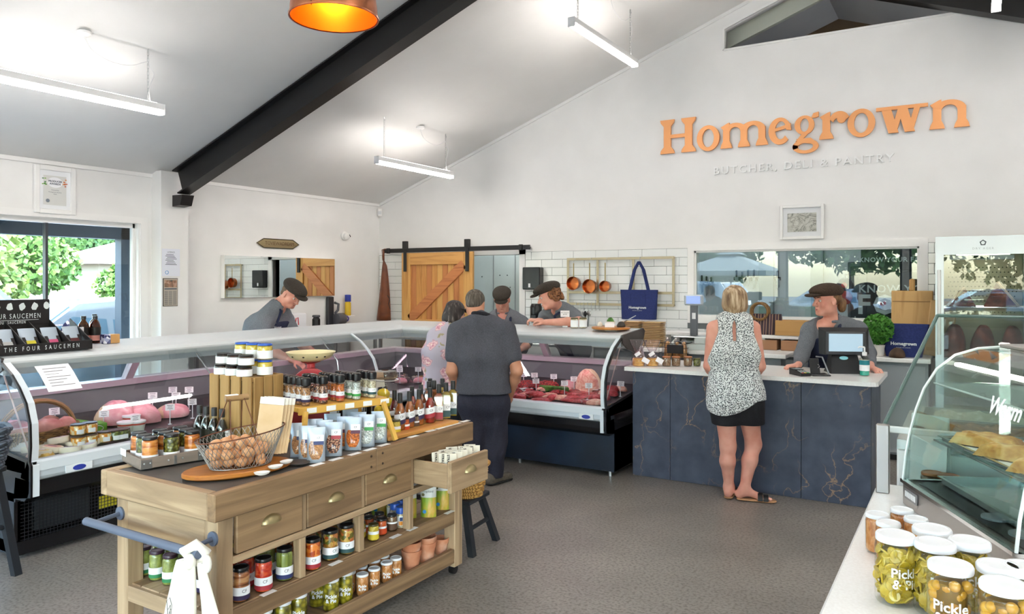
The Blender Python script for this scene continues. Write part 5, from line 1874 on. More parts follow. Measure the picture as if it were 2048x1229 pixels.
for i,x in enumerate((-.11,-.03,.05)):
 for lay in range(2):
  q=Vector((-2.94+x+.05,2.425,zc_+.0765*lay))
  put('spb',SPB,q,face_cam(q),'blue lidded jar at the back of the crate, %s layer, %s from the left'%(('lower','upper')[lay],ORD[i]),'jars on the crate')
# ---- bottles
def bottle(name,cat,prof,gl,fillm,cap,lab=None,band=None,sq=False,seg=24,cap_z=(.8,1.0),capr=.014,labz=(.1,.4),tilt=0.0,mark=True):
 t=thing(name,'',cat)
 h=prof[-1][1]
 sg=4 if sq else seg
 M=Matrix.Rotation(PI/4,4,'Z') if sq else Matrix.Identity(4)
 obj('glass',MB().lathe(prof,sg,M),gl,t,50 if not sq else 30)
 obj('liquid',MB().lathe([(r*.9,max(z,.004)) for r,z in prof if z<h*.83],sg,M),fillm,t,50 if not sq else 30)
 obj('cap',MB().lathe([(capr,h*cap_z[0]),(capr*1.02,h*cap_z[1]-.003),(capr*.9,h*cap_z[1]),(0,h*cap_z[1])],18),cap,t,40)
 R=max(r for r,z in prof)
 if lab:
  z0,z1=labz[0]*h,labz[1]*h
  if sq:
   f=R*math.cos(PI/4)
   lb=obj('label',MB().box(-f*.92,-f-.001,(z0+z1)/2,f*.92,-f-.0004,z1),lab,t)
   if band:
    obj('label_band',MB().box(-f*.92,-f-.001,z0,f*.92,-f-.0004,(z0+z1)/2),band,lb)
   tx=MB()
   text_on(tx,'CF',(z1-z0)*.26,face_M((f*.4,-f-.0016,z0+(z1-z0)*.76),(0,-1,0)))
   obj('label_print',tx,mat('label_ink','#22242a',.5),lb)
  else:
   n=14
   def sl_(z0,z1,rr,m,nm_,par):
    vs,fs=[],[]
    for i in range(n+1):
     a=-PI/2-1.45+2.9*i/n
     dz=tilt*(a+PI/2)
     vs += [(rr*math.cos(a),rr*math.sin(a),z0+dz),(rr*math.cos(a),rr*math.sin(a),z1+dz)]
    for i in range(n):
     fs.append((2*i,2*i+2,2*i+3,2*i+1))
    return obj(nm_,MB().add(vs,fs),m,par,60)
   lb=sl_(z0+(z1-z0)*.4,z1,R+.0006,lab,'label',t)
   if band:
    sl_(z0,z0+(z1-z0)*.4,R+.0007,band,'label_band',lb)
   if mark:
    tx=MB()
    text_round(tx,'CF',(z1-z0)*.3,R+.0014,z0+(z1-z0)*.72,-PI/2+.4)
    obj('label_print',tx,mat('label_ink','#22242a',.5),lb)
 return t
VPROF=[(.02,0),(.0285,.004),(.03,.012),(.03,.085),(.027,.108),(.016,.132),(.0115,.15),(.011,.19)]
SPROF=[(.032,0),(.036,.003),(.036,.135),(.03,.145),(.012,.155),(.011,.20)]
BGL=glass('bottle_glass','#f6f8f2',.9)
def liq(name,c,d):
 return tex_mat('liq_'+name,'noise',[(.35,d),(.7,c)],18,rough=.12,coat=1)
LQ={'red': liq('red','#a3241a','#6e120d'),'amber': liq('amber','#b0612a','#7a3a15'),'dkred': liq('dkred','#6a1a22','#3d0d14'),'gold': liq('gold','#a98a2a','#7a6118'),'rust': liq('rust','#a8502a','#70301a'),'black': liq('black','#1c1518','#0d090b')}
CAPB=mat('bottle_cap_black','#232323',.5)
wb0,wb1=az(842,872,TZ),az(925,838,TZ)
wbd=wood('bottle_board_wood','#b5742f','#d29a52','y',.45,10)
o=obj('bottle_board',MB().bbox((0,0,.01),(.17,.56,.02),.003),wbd,loc=(TX1-.15,3.18,CTZ),rot=(0,0,-.06))
tag(o,'flat honey-coloured board under the dressing bottles','board')
ZBB=CTZ+.0205
bt=[('red','v',860,846,'front, nearest the square bottles'),('amber','v',838,850,'front, second from the square bottles'),('amber','v',819,855,'front, third from the square bottles'),('amber','v',800,860,'front, furthest from the square bottles'),
 ('dkred','v',789,852,'second row, far left'),('red','v',824,842,'second row, behind the third amber bottle'),('rust','v',842,838,'second row, behind the second amber bottle'),
 ('rust','s',878,841,'front left of the square bottles'),('gold','s',892,837,'front middle of the square bottles'),('gold','s',906,832,'front right of the square bottles'),
 ('rust','s',858,834,'second row, left of the square bottles'),('amber','s',868,831,'second row, middle of the square bottles'),('gold','s',885,826,'second row, right of the square bottles'),('rust','s',860,826,'third row of the square bottles')]
bn_={'red': 'red','amber': 'amber','dkred': 'dark red','rust': 'rust-coloured','gold': 'golden'}
for col_,sh,px,py,wh in bt:
 p=az(px,py,ZBB)
 p.x=min(p.x,TX1-.06)
 if sh=='v':
  mk_=lambda c=col_: bottle('dressing_bottle','bottle',VPROF,BGL,LQ[c],CAPB,LABW,RED_B if c=='red' else PURP_B,cap_z=(.70,1.02),capr=.0125,labz=(.16,.46),tilt=.006)
 else:
  mk_=lambda c=col_: bottle('oil_bottle','bottle',SPROF,BGL,LQ[c],CAPB,LABW,{'gold': TEAL_B,'rust': RED_B}.get(c,PURP_B),sq=True,cap_z=(.77,1.02),capr=.0135,labz=(.06,.42))
 put('b'+col_+sh,mk_,p,face_cam(p)+random.uniform(-.15,.1),'%s %s bottle with black cap on the board, %s'%(bn_[col_],'oil' if sh=='s' else 'dressing',wh),'dressing and oil bottles on the cart')
# balsamic bottles and clear decanters behind the basket
BPROF=[(.02,0),(.026,.004),(.027,.13),(.018,.155),(.0115,.17),(.011,.215)]
for i,(x,y) in enumerate(((-3.10,2.262),(-3.045,2.258),(-2.985,2.255),(-2.925,2.252))):
 q=Vector((x,y,CTZ))
 put('balsamic',lambda: bottle('vinegar_bottle','bottle',BPROF,BGL,LQ['black'],CAPB,mat('label_floral','#33352a',.5),None,cap_z=(.84,1.02),capr=.0125,labz=(.1,.55),mark=False),q,face_cam(q),'dark vinegar bottle beside the crate, %s from the left'%ORD[i],'vinegar bottles by the crate')
for i,(x,y) in enumerate(((-2.80,2.19),(-2.865,2.24))):
 q=Vector((x,y,CTZ))
 put('decant',lambda: bottle('glass_decanter','bottle',[(.03,0),(.034,.004),(.034,.07),(.012,.095),(.011,.12)],BGL,mat('liq_clear','#b9b6b0',.1,coat=1),mat('stopper','#b9b4ac',.3),cap_z=(.95,1.08),capr=.014),q,0,'small clear glass decanter behind the egg basket, %s'%('front' if not i else 'rear'),'decanters behind the basket')
# ---- riser with grinders
r0,r1=az(600,816,1.066),az(770,795,1.066)
dv=(r1-r0)
ra=math.atan2(dv.y,dv.x)
RL=dv.length
BAMB=wood('bamboo','#b9822f','#d9a951','x',.4,12)
rs_=thing('riser_shelf','small bamboo riser with slanted legs carrying the grinders','riser',(r0.x,r0.y,CTZ),ra)
RH=1.066-CTZ
obj('board',MB().bbox((RL/2,.115,RH-.012),(RL+.02,.24,.024),.003),BAMB,rs_)
obj('front_rail',MB().bbox((RL/2,-.002,RH-.018),(RL+.02,.012,.036),.003),BAMB,rs_)
for x,s in ((.02,-1),(RL-.02,1)):
 for y,sy in ((-.014,-1),(.22,1)):
  obj('leg',MB().tube([(x,y,RH-.02),(x+s*.04,y+sy*.05,.012)],.014,4),BAMB,rs_)
 obj('leg_bar',MB().tube([(x+s*.026,-.012,.055),(x+s*.026,.232,.055)],.008,4),BAMB,rs_)
 obj('bolt',MB().sphere((x,-.012,RH-.022),.006,8,6),CHROME,rs_)
for i in range(5):
 o=obj('riser_slip',MB().bbox((.055+i*.1,-.0095,RH-.018),(.05,.001,.024),.0003),SLIP,rs_)
GRN={'pepper': ('peppermix',RED_B),'sugar': ('sugar',PURP_B),'orange': ('spiceorange',RED_B),'white': ('saltwhite',mat('band_leaf','#3f9a4c',.5)),'cream': ('saltcream',TEAL_B)}
def grinder(kind):
 f,bd=GRN[kind]
 t=thing('spice_grinder','','grinder')
 obj('glass',MB().lathe([(.018,0),(.021,.003),(.021,.088),(.018,.094)],20),JARG,t,40)
 obj('contents',MB().lathe([(.017,.003),(.0198,.006),(.0198,.084)],20),FILL[f],t,40)
 obj('mill_cap',MB().lathe([(.019,.092),(.0225,.096),(.0235,.112),(.023,.126),(.018,.131),(0,.131)],20),LIDB,t,35)
 n=10
 def sl_(z0,z1,m,nm_,par):
  vs,fs=[],[]
  for i in range(n+1):
   a=-PI/2-1.5+3.0*i/n
   vs += [(.0216*math.cos(a),.0216*math.sin(a),z0),(.0216*math.cos(a),.0216*math.sin(a),z1)]
  for i in range(n):
   fs.append((2*i,2*i+2,2*i+3,2*i+1))
  return obj(nm_,MB().add(vs,fs),m,par,60)
 lb=sl_(.03,.05,LABW,'label',t)
 sl_(.018,.03,bd,'label_band',lb)
 tx=MB()
 text_round(tx,'CF',.011,.0223,.04,-PI/2+.35)
 obj('label_print',tx,mat('label_ink','#22242a',.5),lb)
 return t
Mr_=Matrix.Translation((r0.x,r0.y,1.067))@Matrix.Rotation(ra,4,'Z')
gx_=[]
for c,(kind,fxx,deep) in enumerate((('sugar',.045,5),('pepper',.135,4),('orange',.225,4),('white',.315,4),('cream',.405,3))):
 for k in range(deep):
  q=Mr_@Vector((fxx-.004*k,.03+.0475*k,0))
  put('gr'+kind,lambda kind=kind: grinder(kind),q,face_cam(q),'%s grinder with black cap on the riser, %s row from the front'%({'sugar': 'brown sugar','pepper': 'speckled pepper','orange': 'orange spice','white': 'white salt','cream': 'cream salt'}[kind],ORD[k]),'grinders on the riser')
# ---- pouches
POUCHF=glass('pouch_film','#dfe7ee',1.5,.12)
POUCHG=mat('pouch_silver','#b7c3d0',.3,.45)
def pouch(kind):
 f,bd={'cocoa': ('sugar',NAVY_B),'pepper': ('peppermix',RED_B),'orange': ('spiceorange',PLUM_B),'white': ('saltwhite',MATS['band_leaf'])}[kind]
 t=thing('spice_pouch','','pouch')
 w,h,d=.078,.155,.04
 obj('film',pouch_mb(w,h,d),POUCHG,t,50)
 n=14
 vs=[(0,-.0215,h*.36)]+[(w*.40*math.cos(2*PI*i/n),-.0215+.006*(math.sin(2*PI*i/n)>.3),h*.36+h*.27*math.sin(2*PI*i/n)) for i in range(n)]
 wd_=MB()
 R_=[]
 for k in range(7):
  u=.1+.52*k/6
  th=d*(1-u)**.7*(.35+.65*min(1,(u+.05)*4))+.004
  hw=w*.40*math.sqrt(max(.05,1-((u-.40)/.34)**2))
  R_.append([(v*hw,-th/2*(1-(v*hw*2/w)**4)-.0035,u*h) for v in (-1,-.6,-.2,.2,.6,1)])
 wd_.loft(R_,closed=False,cap=False)
 obj('filling_window',wd_,FILL[f],t,60)
 lb=obj('label',MB().bbox((.012,-.0175,h*.70),(.044,.001,.028),.0003),LABW,t)
 obj('label_band',MB().bbox((.012,-.0178,h*.70-.022),(.044,.001,.016),.0003),bd,lb)
 tx=MB()
 text_on(tx,'CF',.013,face_M((.012,-.0186,h*.70),(0,-1,0)))
 obj('label_print',tx,mat('label_ink','#22242a',.5),lb)
 return t
for kind,px,py,wh in (('cocoa',632,926,'front, nearest the board'),('pepper',667,913,'front, second from the board'),('orange',706,901,'front, third from the board'),('white',733,894,'front, fourth from the board'),('white',758,886,'front, under the right riser leg'),
      ('cocoa',615,922,'second row, nearest the board'),('cocoa',598,915,'third row, nearest the board'),('orange',690,899,'second row, behind the third'),('pepper',648,908,'second row, behind the second'),('white',716,888,'second row, behind the fourth'),('cocoa',628,905,'third row, under the riser'),('white',700,880,'third row, under the riser'),('pepper',664,892,'third row, in the middle under the riser')):
 p=az(px,py,CTZ)
 p.x=min(p.x,TX1-.055)
 put('pouch'+kind,lambda kind=kind: pouch(kind),p,face_cam(p)-.1,'silver pouch of %s, %s'%({'cocoa': 'brown spice','pepper': 'speckled pepper','orange': 'orange spice','white': 'white salt'}[kind],wh),'spice pouches on the cart').rotation_euler[0]=-.12
# ---- small jars by the bottles
for key,px,py,k in (('mustard',791,871,'front, under the riser end'),('chut',809,866,'front middle'),('brown',829,859,'front, beside the bottles'),('mustard',780,862,'second row, left'),('chut',797,855,'second row, middle'),('brown',815,850,'second row, right'),('mustard',774,851,'third row')):
 p=az(px,py,CTZ)
 p.x=min(p.x,TX1-.05)
 put('s'+key,SJ[key],p,face_cam(p),'%s on the cart top, %s'%(sn_[key],k),'small jars on the cart top')
# ---- vintage scale
q=Vector((-2.95,2.82,CTZ))
vs_=thing('kitchen_scale','vintage red dial scale with a cream enamel bowl','scale',q,face_cam(q))
RED=mat('scale_red','#b83a40',.4)
vs_.scale=(1,1,1.06)
obj('base',MB().loft([[(-.11,-.06,0),(.11,-.06,0),(.11,.09,0),(-.11,.09,0)],[(-.1,-.05,.05),(.1,-.05,.05),(.1,.08,.05),(-.1,.08,.05)],[(-.085,-.03,.25),(.085,-.03,.25),(.085,.06,.25),(-.085,.06,.25)]]),RED,vs_)
dl=obj('dial_housing',MB().lathe([(0,0),(.098,0),(.1,.01),(.1,.05),(0,.05)],36,Matrix.Translation((0,-.03,.235))@Matrix.Rotation(PI/2,4,'X')),RED,vs_,40)
obj('dial_face',MB().lathe([(0,0),(.078,0),(.078,.003),(0,.003)],36,Matrix.Translation((0,-.08,.235))@Matrix.Rotation(PI/2,4,'X')),mat('dial_white','#e8eaec',.4),dl)
tk=MB()
for i in range(20):
 a=2*PI*i/20
 Mk=Matrix.Translation((0,-.084,.235))@Matrix.Rotation(a,4,'Y')
 tk.box(-.0012,-.0005,.06,.0012,0,.074,Mk)
for i,s in enumerate('012345'):
 a=2*PI*i/6
 text_on(tk,s,.016,face_M((.048*math.sin(a),-.0842,.235+.048*math.cos(a)),(0,-1,0)))
obj('dial_marks',tk,mat('label_ink','#22242a',.5),dl)['kind']='stuff'
obj('needle',MB().box(-.0018,-.087,.235,.0018,-.086,.301),mat('needle_black','#222222',.4),dl)
obj('stem',MB().lathe([(.03,.25),(.022,.28),(.022,.35),(.05,.36),(0,.36)],18),RED,vs_,40)
bw_=obj('bowl',MB().lathe([(0,.362),(.05,.363),(.1,.378),(.125,.405),(.128,.41),(.121,.408),(.095,.386),(0,.37)],36),mat('enamel_cream','#e8dcae',.3),vs_,40)
ch=MB()
for a in (-1.9,-1.3,-.9,-2.5):
 ch.sphere((.112*math.cos(a),.112*math.sin(a),.392),.006,8,6,(1,1,.7))
obj('chip',ch,mat('chip_black','#2a2622',.6),bw_)
# ---- dark bottles and a blank card behind the scale
for i,(x,y) in enumerate(((-2.98,3.08),(-2.93,3.14),(-2.99,3.18),(-2.92,3.24),(-2.98,3.29),(-2.90,3.33))):
 q=Vector((x,y,CTZ))
 put('syrup',lambda: bottle('syrup_bottle','bottle',[(.024,0),(.03,.004),(.03,.18),(.024,.21),(.016,.225),(.015,.27)],BGL,LQ['black'],LIDB,LABW,None,cap_z=(.88,1.02),capr=.02,labz=(.3,.6),mark=False),q,face_cam(q),'dark syrup bottle with black cap behind the scale, %s along the row'%ORD[i],'dark bottles behind the scale')
q=Vector((-2.86,3.19,CTZ))
cd_=thing('display_card','blank white card propped up in front of the dark bottles','card',q,face_cam(q)-.1)
obj('card',MB().bbox((0,0,.245),(.20,.003,.085),.0005,Matrix.Rotation(-.12,4,'Y')),SLIP,cd_)
obj('stand',MB().tube([(0,.006,0),(0,.006,.22)],.004,6).bbox((0,.01,.004),(.06,.05,.008),.002),SILVER,cd_)
# ---- apothecary jar of lemons
q=Vector((-2.74,3.17,CTZ))
lj=thing('lemon_jar','tall clear glass jar holding yellow lemons','jar',q)
obj('glass',MB().lathe([(.05,0),(.068,.006),(.07,.05),(.07,.23),(.06,.26),(.056,.27)],28),JARG,lj,40)
obj('glass_lid',MB().lathe([(.062,.27),(.066,.275),(.066,.30),(.06,.31),(0,.312)],28),glass('lid_glass','#e8d9c8',1.6),lj,40)
obj('clip_wire',MB().tube([(.07*math.cos(2*PI*i/20),.07*math.sin(2*PI*i/20),.262) for i in range(20)],.003,5,closed=True),SILVER,lj)
LEM=tex_mat('lemon_skin','noise',[(.3,'#e0b81c'),(.7,'#f0d238')],60,rough=.4,bump=.2)
lm=MB().lathe([(0,-.04),(.006,-.038),(.018,-.03),(.027,-.012),(.029,0),(.027,.012),(.018,.03),(.006,.038),(0,.04)],16,cap=False).mesh('lemon',LEM,80)
for i,(x,y,z) in enumerate(((.03,-.018,.036),(-.028,.02,.036),(.02,.026,.085),(-.025,-.024,.09),(.03,-.01,.14),(-.02,.022,.145),(.01,-.028,.19))):
 o=obj('lemon',lm,loc=q+Vector((x,y,z)),rot=(random.uniform(0,3),random.uniform(0,3),0))
 tag(o,'yellow lemon inside the tall glass jar, %s from the bottom'%ORD[i],'lemon','lemons in the glass jar')
# ---- packs in the open drawer
KRF=MATS['kraft_paper']
def pack():
 t=thing('biltong_pack','','pack')
 w,h,d=.062,.155,.022
 obj('pack_bottom',pouch_mb(w,h,d,0,.52),KRF,t,50)
 obj('pack_top',pouch_mb(w,h,d,.52,1),mat('pack_cream','#e3dccb',.7),t,50)
 tx=MB()
 text_on(tx,'STRAND',.018,Matrix.Translation((-.012,-.0085,h*.76))@Matrix.Rotation(.1,4,'X')@Matrix(((0,1,0,0),(0,0,-1,0),(-1,0,0,0),(0,0,0,1))),bold=.0006)
 obj('print',tx,INK,t)
 ring=[(.02*math.cos(2*PI*i/24),0,.02*math.sin(2*PI*i/24)) for i in range(24)]
 st_=obj('stamp',MB().tube([(x_,-.0135,h*.27+z_) for x_,_,z_ in ring],.0008,4,closed=True),INK,t)
 tx=MB()
 text_on(tx,'BILTONG',.008,face_M((0,-.0143,h*.27),(0,-1,0)))
 obj('stamp_print',tx,INK,st_)
 return t
dy0=oy+ye[3]+.045
for i,(dx,dy,rr_) in enumerate(((.155,.035,.1),(.155,.085,-.1),(.155,.135,.0),(.155,.185,.1),(.12,.03,.5),(.12,.06,.6),(.115,.1,.5),(.08,.03,.7),(.08,.09,.5),(.12,.205,0),(.075,.16,.2),(.12,.26,0),(.155,.25,-.05))):
 q=Vector((ox+xi+dx+.025,dy0+dy,.611))
 pk=put('pack',pack,q,face_cam(q)+rr_,'kraft and cream snack pack standing in the open drawer, %s from the near side'%ORD[i] if i<12 else 'kraft and cream snack pack standing at the far end of the open drawer','snack packs in the drawer')
 pk.rotation_euler[0]=random.uniform(-.12,.0)
# ================================================================ goods in and on the glass counters
def deck_z(u):
 return .598+.05*(u-.09)/.51 if u<.6 else .648+.047*(u-.6)/.33
def onL(px,py):
 z=.61
 for _ in range(6):
  p=az(px,py,z)
  u=min(max(LCX-p.x,.1),.88)
  z=deck_z(u)
 return Vector((LCX-u,p.y,z+.002))
def onR(px,py):
 z=.61
 for _ in range(6):
  p=az(px,py,z)
  u=min(max(p.y-RCY,.1),.88)
  z=deck_z(u)
 return Vector((p.x,RCY+u,z+.002))
def lump(w,d,h,seed,n=12,m=9,amp=.18,flat=.25):
 """irregular meaty piece resting on z=0"""
 r=random.Random(seed)
 ph=[r.uniform(0,6) for _ in range(6)]
 mb=MB()
 prof=[]
 vs,fs=[],[]
 for j in range(m+1):
  t_=PI*j/m
  for i in range(n):
   a=2*PI*i/n
   k=1+amp*(math.sin(2*a+ph[0])*.5+math.sin(3*a+ph[1]+t_*2)*.4+math.sin(5*a+ph[2]-t_*3)*.25)
   x=w/2*math.sin(t_)*math.cos(a)*k
   y=d/2*math.sin(t_)*math.sin(a)*k
   z=-math.cos(t_)
   z=max(z,-flat)
   vs.append((x,y,(z+flat)/(1+flat)*h*(1+.12*math.sin(3*a+ph[3])*math.sin(t_))))
 for j in range(m):
  for i in range(n):
   i2=(i+1)%n
   fs.append((j*n+i,j*n+i2,(j+1)*n+i2,(j+1)*n+i))
 return mb.add(vs,fs)
MEAT=tex_mat('raw_meat','noise',[(.3,'#7d1a1c'),(.52,'#a92c2e'),(.68,'#c9545a'),(.8,'#e3b3a8')],22,rough=.35,bump=.3,dist=1.5,rand=True)
MINCE=tex_mat('mince','voronoi',[(0,'#d4453f'),(.35,'#a82a28'),(.6,'#6a1516')],60,rough=.45,bump=.7)
HAM=tex_mat('ham','noise',[(.3,'#d98f96'),(.55,'#e9aab0'),(.75,'#f3d0cf')],14,rough=.4,dist=1.2,rand=True)
PORK=tex_mat('pork','noise',[(.3,'#c9726a'),(.5,'#e0a08c'),(.75,'#efd3bd')],24,(1,.3,1),rough=.4,dist=1.5,rand=True)
CURED=tex_mat('cured_meat','noise',[(.3,'#a8605a'),(.6,'#c98a80'),(.8,'#ddb3a8')],12,rough=.5,rand=True)
FATC=mat('fat_rind','#e6c9a6',.45)
TAGW=mat('price_tag_card','#f2edf0',.5)
TAGS=mat('tag_stem','#dde2e6',.2)
tag_me=None
def price_tag(p,ang,label,group,hgt=.10,tilt=-.15):
 t=thing('price_tag',label,'price tag',p,ang,group)
 obj('stem',MB().tube([(0,0,0),(0,0,hgt)],.0035,6).cyl((0,0,0),.014,.006,10),TAGS,t)
 c=obj('card',MB().bbox((0,-.003,hgt+.012),(.062,.002,.045),.0004,Matrix.Rotation(tilt,4,'X')),TAGW,t)
 pr=MB()
 for k,(w,z) in enumerate(((.04,.014),(.03,.002),(.036,-.009))):
  pr.box(-w/2,-.0062,hgt+.012+z-.0022,w/2,-.0055,hgt+.012+z+.0012,Matrix.Rotation(tilt,4,'X'))
 obj('print',pr,mat('tag_ink','#5b5560',.6),c)['kind']='stuff'
 return t
GTL,GTR='price tags in the deli counter','price tags in the meat counter'
# -------- deli counter
lt=[(110,866,.13,'behind the wicker basket'),(113,880,.09,'on the cured meat basket'),(207,862,.10,'above the orange feta jars'),(292,842,.10,'between the two big hams'),(305,836,.15,'behind the right ham, far back'),(340,850,.11,'beside the dark sausage'),(352,830,.13,'behind the dark sausage'),
 (378,822,.15,'far back near the crate'),(385,838,.11,'next to the crate'),(272,868,.09,'over the soup tubs'),(345,812,.12,'at the rear wall of the deck')]
for i,(px,py,h,wh) in enumerate(lt):
 p=onL(px,py)
 price_tag(p,face_cam(p)+random.uniform(-.3,.3),'white price tag on a clear stem %s'%wh,GTL,h)
# wicker basket with wrapped cured meat
WICK=tex_mat('wicker_brown','wave',[(.2,'#5e4427'),(.6,'#9a7444')],30,(1,1,3),rough=.7,bump=.4)
def wicker(label,p,rx,ry,h,m,handle=0,ang=0,rows_=9):
 t=thing('wicker_basket',label,'basket',p,ang)
 n=36
 for k in range(rows_):
  u=(k+.5)/rows_
  sx_,sy_=rx*(.78+.22*u),ry*(.78+.22*u)
  pts=[(sx_*math.cos(2*PI*i/n)*(1+.018*math.sin(9*2*PI*i/n+k*PI)),sy_*math.sin(2*PI*i/n)*(1+.018*math.sin(9*2*PI*i/n+k*PI)),h*u) for i in range(n)]
  obj('weave',MB().tube(pts,h/rows_*.56,6,closed=True),m,t,70)
 obj('rim',MB().tube([(rx*1.02*math.cos(2*PI*i/n),ry*1.02*math.sin(2*PI*i/n),h+.006*math.sin(12*PI*i/n)) for i in range(n)],h*.085,8,closed=True),m,t,70)
 obj('floor',MB().lathe([(0,.004),(.78,.004),(.78,.012),(0,.012)],28,Matrix.Diagonal((rx,ry,1,1))),m,t)
 if handle:
  for dx in (0,):
   pts=[(0,ry*math.cos(PI*i/14),h*.7+handle*math.sin(PI*i/14)) for i in range(15)]
   obj('handle',MB().tube(pts,.016,10),m,t,70)
 return t
pb=onL(88,892)
pb.x=LCX-.42
wicker('wicker basket of cured meat with arched handle in the deli counter',pb,.16,.24,.10,WICK,.20,.1)
for i,(x,y,w) in enumerate(((-.02,-.1,.2),(.05,.03,.2),(-.06,.1,.17),(.06,.14,.16))):
 o=obj('cured_meat',lump(w,w*.75,.1,i+3),CURED,smooth=60,loc=pb+Vector((x,y,.06)),rot=(0,0,i))
 tag(o,'pink cured meat piece in the wicker basket, %s from the near end'%ORD[i],'meat','cured meat in the basket')
GBOX=mat('green_carton','#5fa52c',.45)
p=onL(170,885)
for i,(dy,h,a) in enumerate(((.0,.11,.1),(.13,.08,-.2))):
 t=thing('green_carton','bright green carton in the deli counter, %s'%('taller, beside the basket' if not i else 'lower, behind the feta jars'),'box',p+Vector((-.16,dy,.004)),a)
 obj('box',MB().bbox((0,0,h/2),(.12,.16,h),.003),GBOX,t)
 obj('oval_print',MB().tube([(.0615,.055*math.cos(2*PI*k/20),h*.6+.022*math.sin(2*PI*k/20)) for k in range(20)],.0022,5,closed=True),LABW,t)
FJ=lambda: make_jar('feta_jar','','jar',.047,.07,'feta',mat('lid_brown','#4a362c',.35),LIDB,None,mark=False,lab_z=(.15,.55),curved=.9)
OJ=lambda: make_jar('olive_jar','','jar',.047,.07,'olive',mat('lid_brown','#4a362c',.35),LIDB,None,mark=False,lab_z=(.15,.55),curved=.9)
for i,(px,py,dz) in enumerate(((196,908,0),(216,903,0),(238,896,0),(186,893,.071),(212,889,.071))):
 p=onL(px,py if not dz else py+12)
 p.x=LCX-(.16 if not dz else .18)
 p.z=deck_z(.16)+.012+dz
 put('feta',FJ,p,face_cam(p)+.3,'orange marinated feta jar in the deli counter, %s layer, %s'%('upper' if dz else 'lower',ORD[i%3]),'feta jars')
for i,px in enumerate((255,272,288)):
 p=onL(px,892)
 p.x=LCX-.15
 p.z=deck_z(.16)+.012
 put('olive',OJ,p,face_cam(p)+.3,'green olive jar in the deli counter, %s from the feta jars'%ORD[i],'olive jars')
def tub():
 t=thing('soup_tub','','tub')
 obj('tub',MB().lathe([(.045,0),(.056,.07),(.056,.075)],24),mat('tub_red','#c24a3a',.35),t,40)
 obj('sleeve',MB().lathe([(.0475,.012),(.0565,.06)],24,cap=False),mat('tub_sleeve','#dfe6da',.4),t,40)
 obj('lid',MB().lathe([(.058,.072),(.06,.076),(.06,.084),(.056,.086),(0,.086)],24),LIDW,t,40)
 return t
for i,(px,py) in enumerate(((258,870),(278,868),(268,856))):
 p=onL(px,py)
 p.x -= .03
 put('tub',tub,p,face_cam(p),'round tub with white lid beside the ham, %s'%('left','right','rear')[i],'tubs by the ham')
for i,(px,py,w,h) in enumerate(((248,853,.25,.16),(306,850,.22,.13),(362,838,.24,.09))):
 p=onL(px,py)
 p.x -= .1
 p.z=deck_z(LCX-p.x)+.004
 t=thing('ham','large cut pink ham in the deli counter, %s'%('nearest the camera','behind the price tag','furthest, on a white tray')[i],'ham',p,.3)
 obj('meat',lump(w,w*.9,h,i+20,18,12,.08),HAM,t,70)
 obj('rind',lump(w*.9,w*.94,h*.93,i+20,18,12,.08),FATC,t,70,loc=(-.025,.0,-.002))
for i,(px,py) in enumerate(((345,868),(372,862),(318,874),(395,856))):
 p=onL(px,py)
 o=obj('sausage',lump(.09,.22,.06,i+40,14,10,.05),tex_mat('salami_dark','noise',[(.3,'#3c2a28'),(.7,'#5c4440')],18,rough=.5),smooth=70,loc=p,rot=(0,0,.4*i))
 tag(o,'dark salami piece on the counter deck, %s from the near end'%ORD[i],'salami','salami pieces')
CHEESE=mat('cheese_white','#efe6d2',.5)
CHPK=[mat('cheese_label_'+str(i),c,.45) for i,c in enumerate(('#e6dfe6','#e7b8a8','#d6c8e0','#e4c35a','#c9d3e2'))]
def cheese(k):
 t=thing('cheese_round','','cheese')
 obj('cheese',MB().lathe([(.0,0),(.058,0),(.062,.006),(.062,.03),(.058,.036),(0,.036)],26),CHEESE,t,40)
 lb=obj('label',MB().lathe([(0,.0362),(.046,.0362),(.046,.037),(0,.037)],24),CHPK[k],t)
 obj('label_print',MB().bbox((0,-.004,.0375),(.05,.014,.0008),.0002,Matrix.Rotation(.4,4,'Z')),mat('cheese_ink','#6a5088',.5),lb)
 return t
for i,(px,py,k,dz) in enumerate(((66,905,3,0),(103,905,1,0),(118,897,0,.031),(140,907,2,0),(152,896,0,.0),(172,897,2,.0),(133,890,4,.0),(95,893,0,0),(80,914,3,0),(182,890,1,0))):
 p=onL(px,py)
 p.z += dz
 c=put('cheese%d'%k,lambda k=k: cheese(k),p,random.uniform(0,6),'round of soft white cheese at the front glass, %s from the near end'%ORD[i],'cheese rounds')
 c.rotation_euler[0]=-.12
 c.rotation_euler[1]=.1
for i,(px,py,c,s) in enumerate(((20,880,'#d9a8b4',(.14,.1,.13)),(25,905,'#e8e4e0',(.16,.1,.05)),(45,925,'#dcb25a',(.12,.1,.03)),(12,925,'#d9b0a8',(.12,.14,.03)),(84,922,'#dcae54',(.10,.08,.02)),(165,888,'#b8a0a0',(.14,.08,.03)))):
 p=onL(px,py)
 p.x=min(p.x,LCX-.13)
 p.y=max(p.y,2.36)
 t=thing('deli_pack','wrapped deli pack at the near end of the deli counter, %s'%ORD[i],'pack',p,.3*i,'wrapped packs in the deli counter')
 obj('pack',pillow(s[0],s[1],s[2],8,rough=.05),mat('pack_%d'%i,c,.35),t,50)
 obj('label',MB().bbox((0,0,s[2]+.003),(s[0]*.5,s[1]*.5,.001),.0003),mat('pack_label_%d'%(i%2),('#2f8f86','#e9e9e9')[i%2],.4),t)
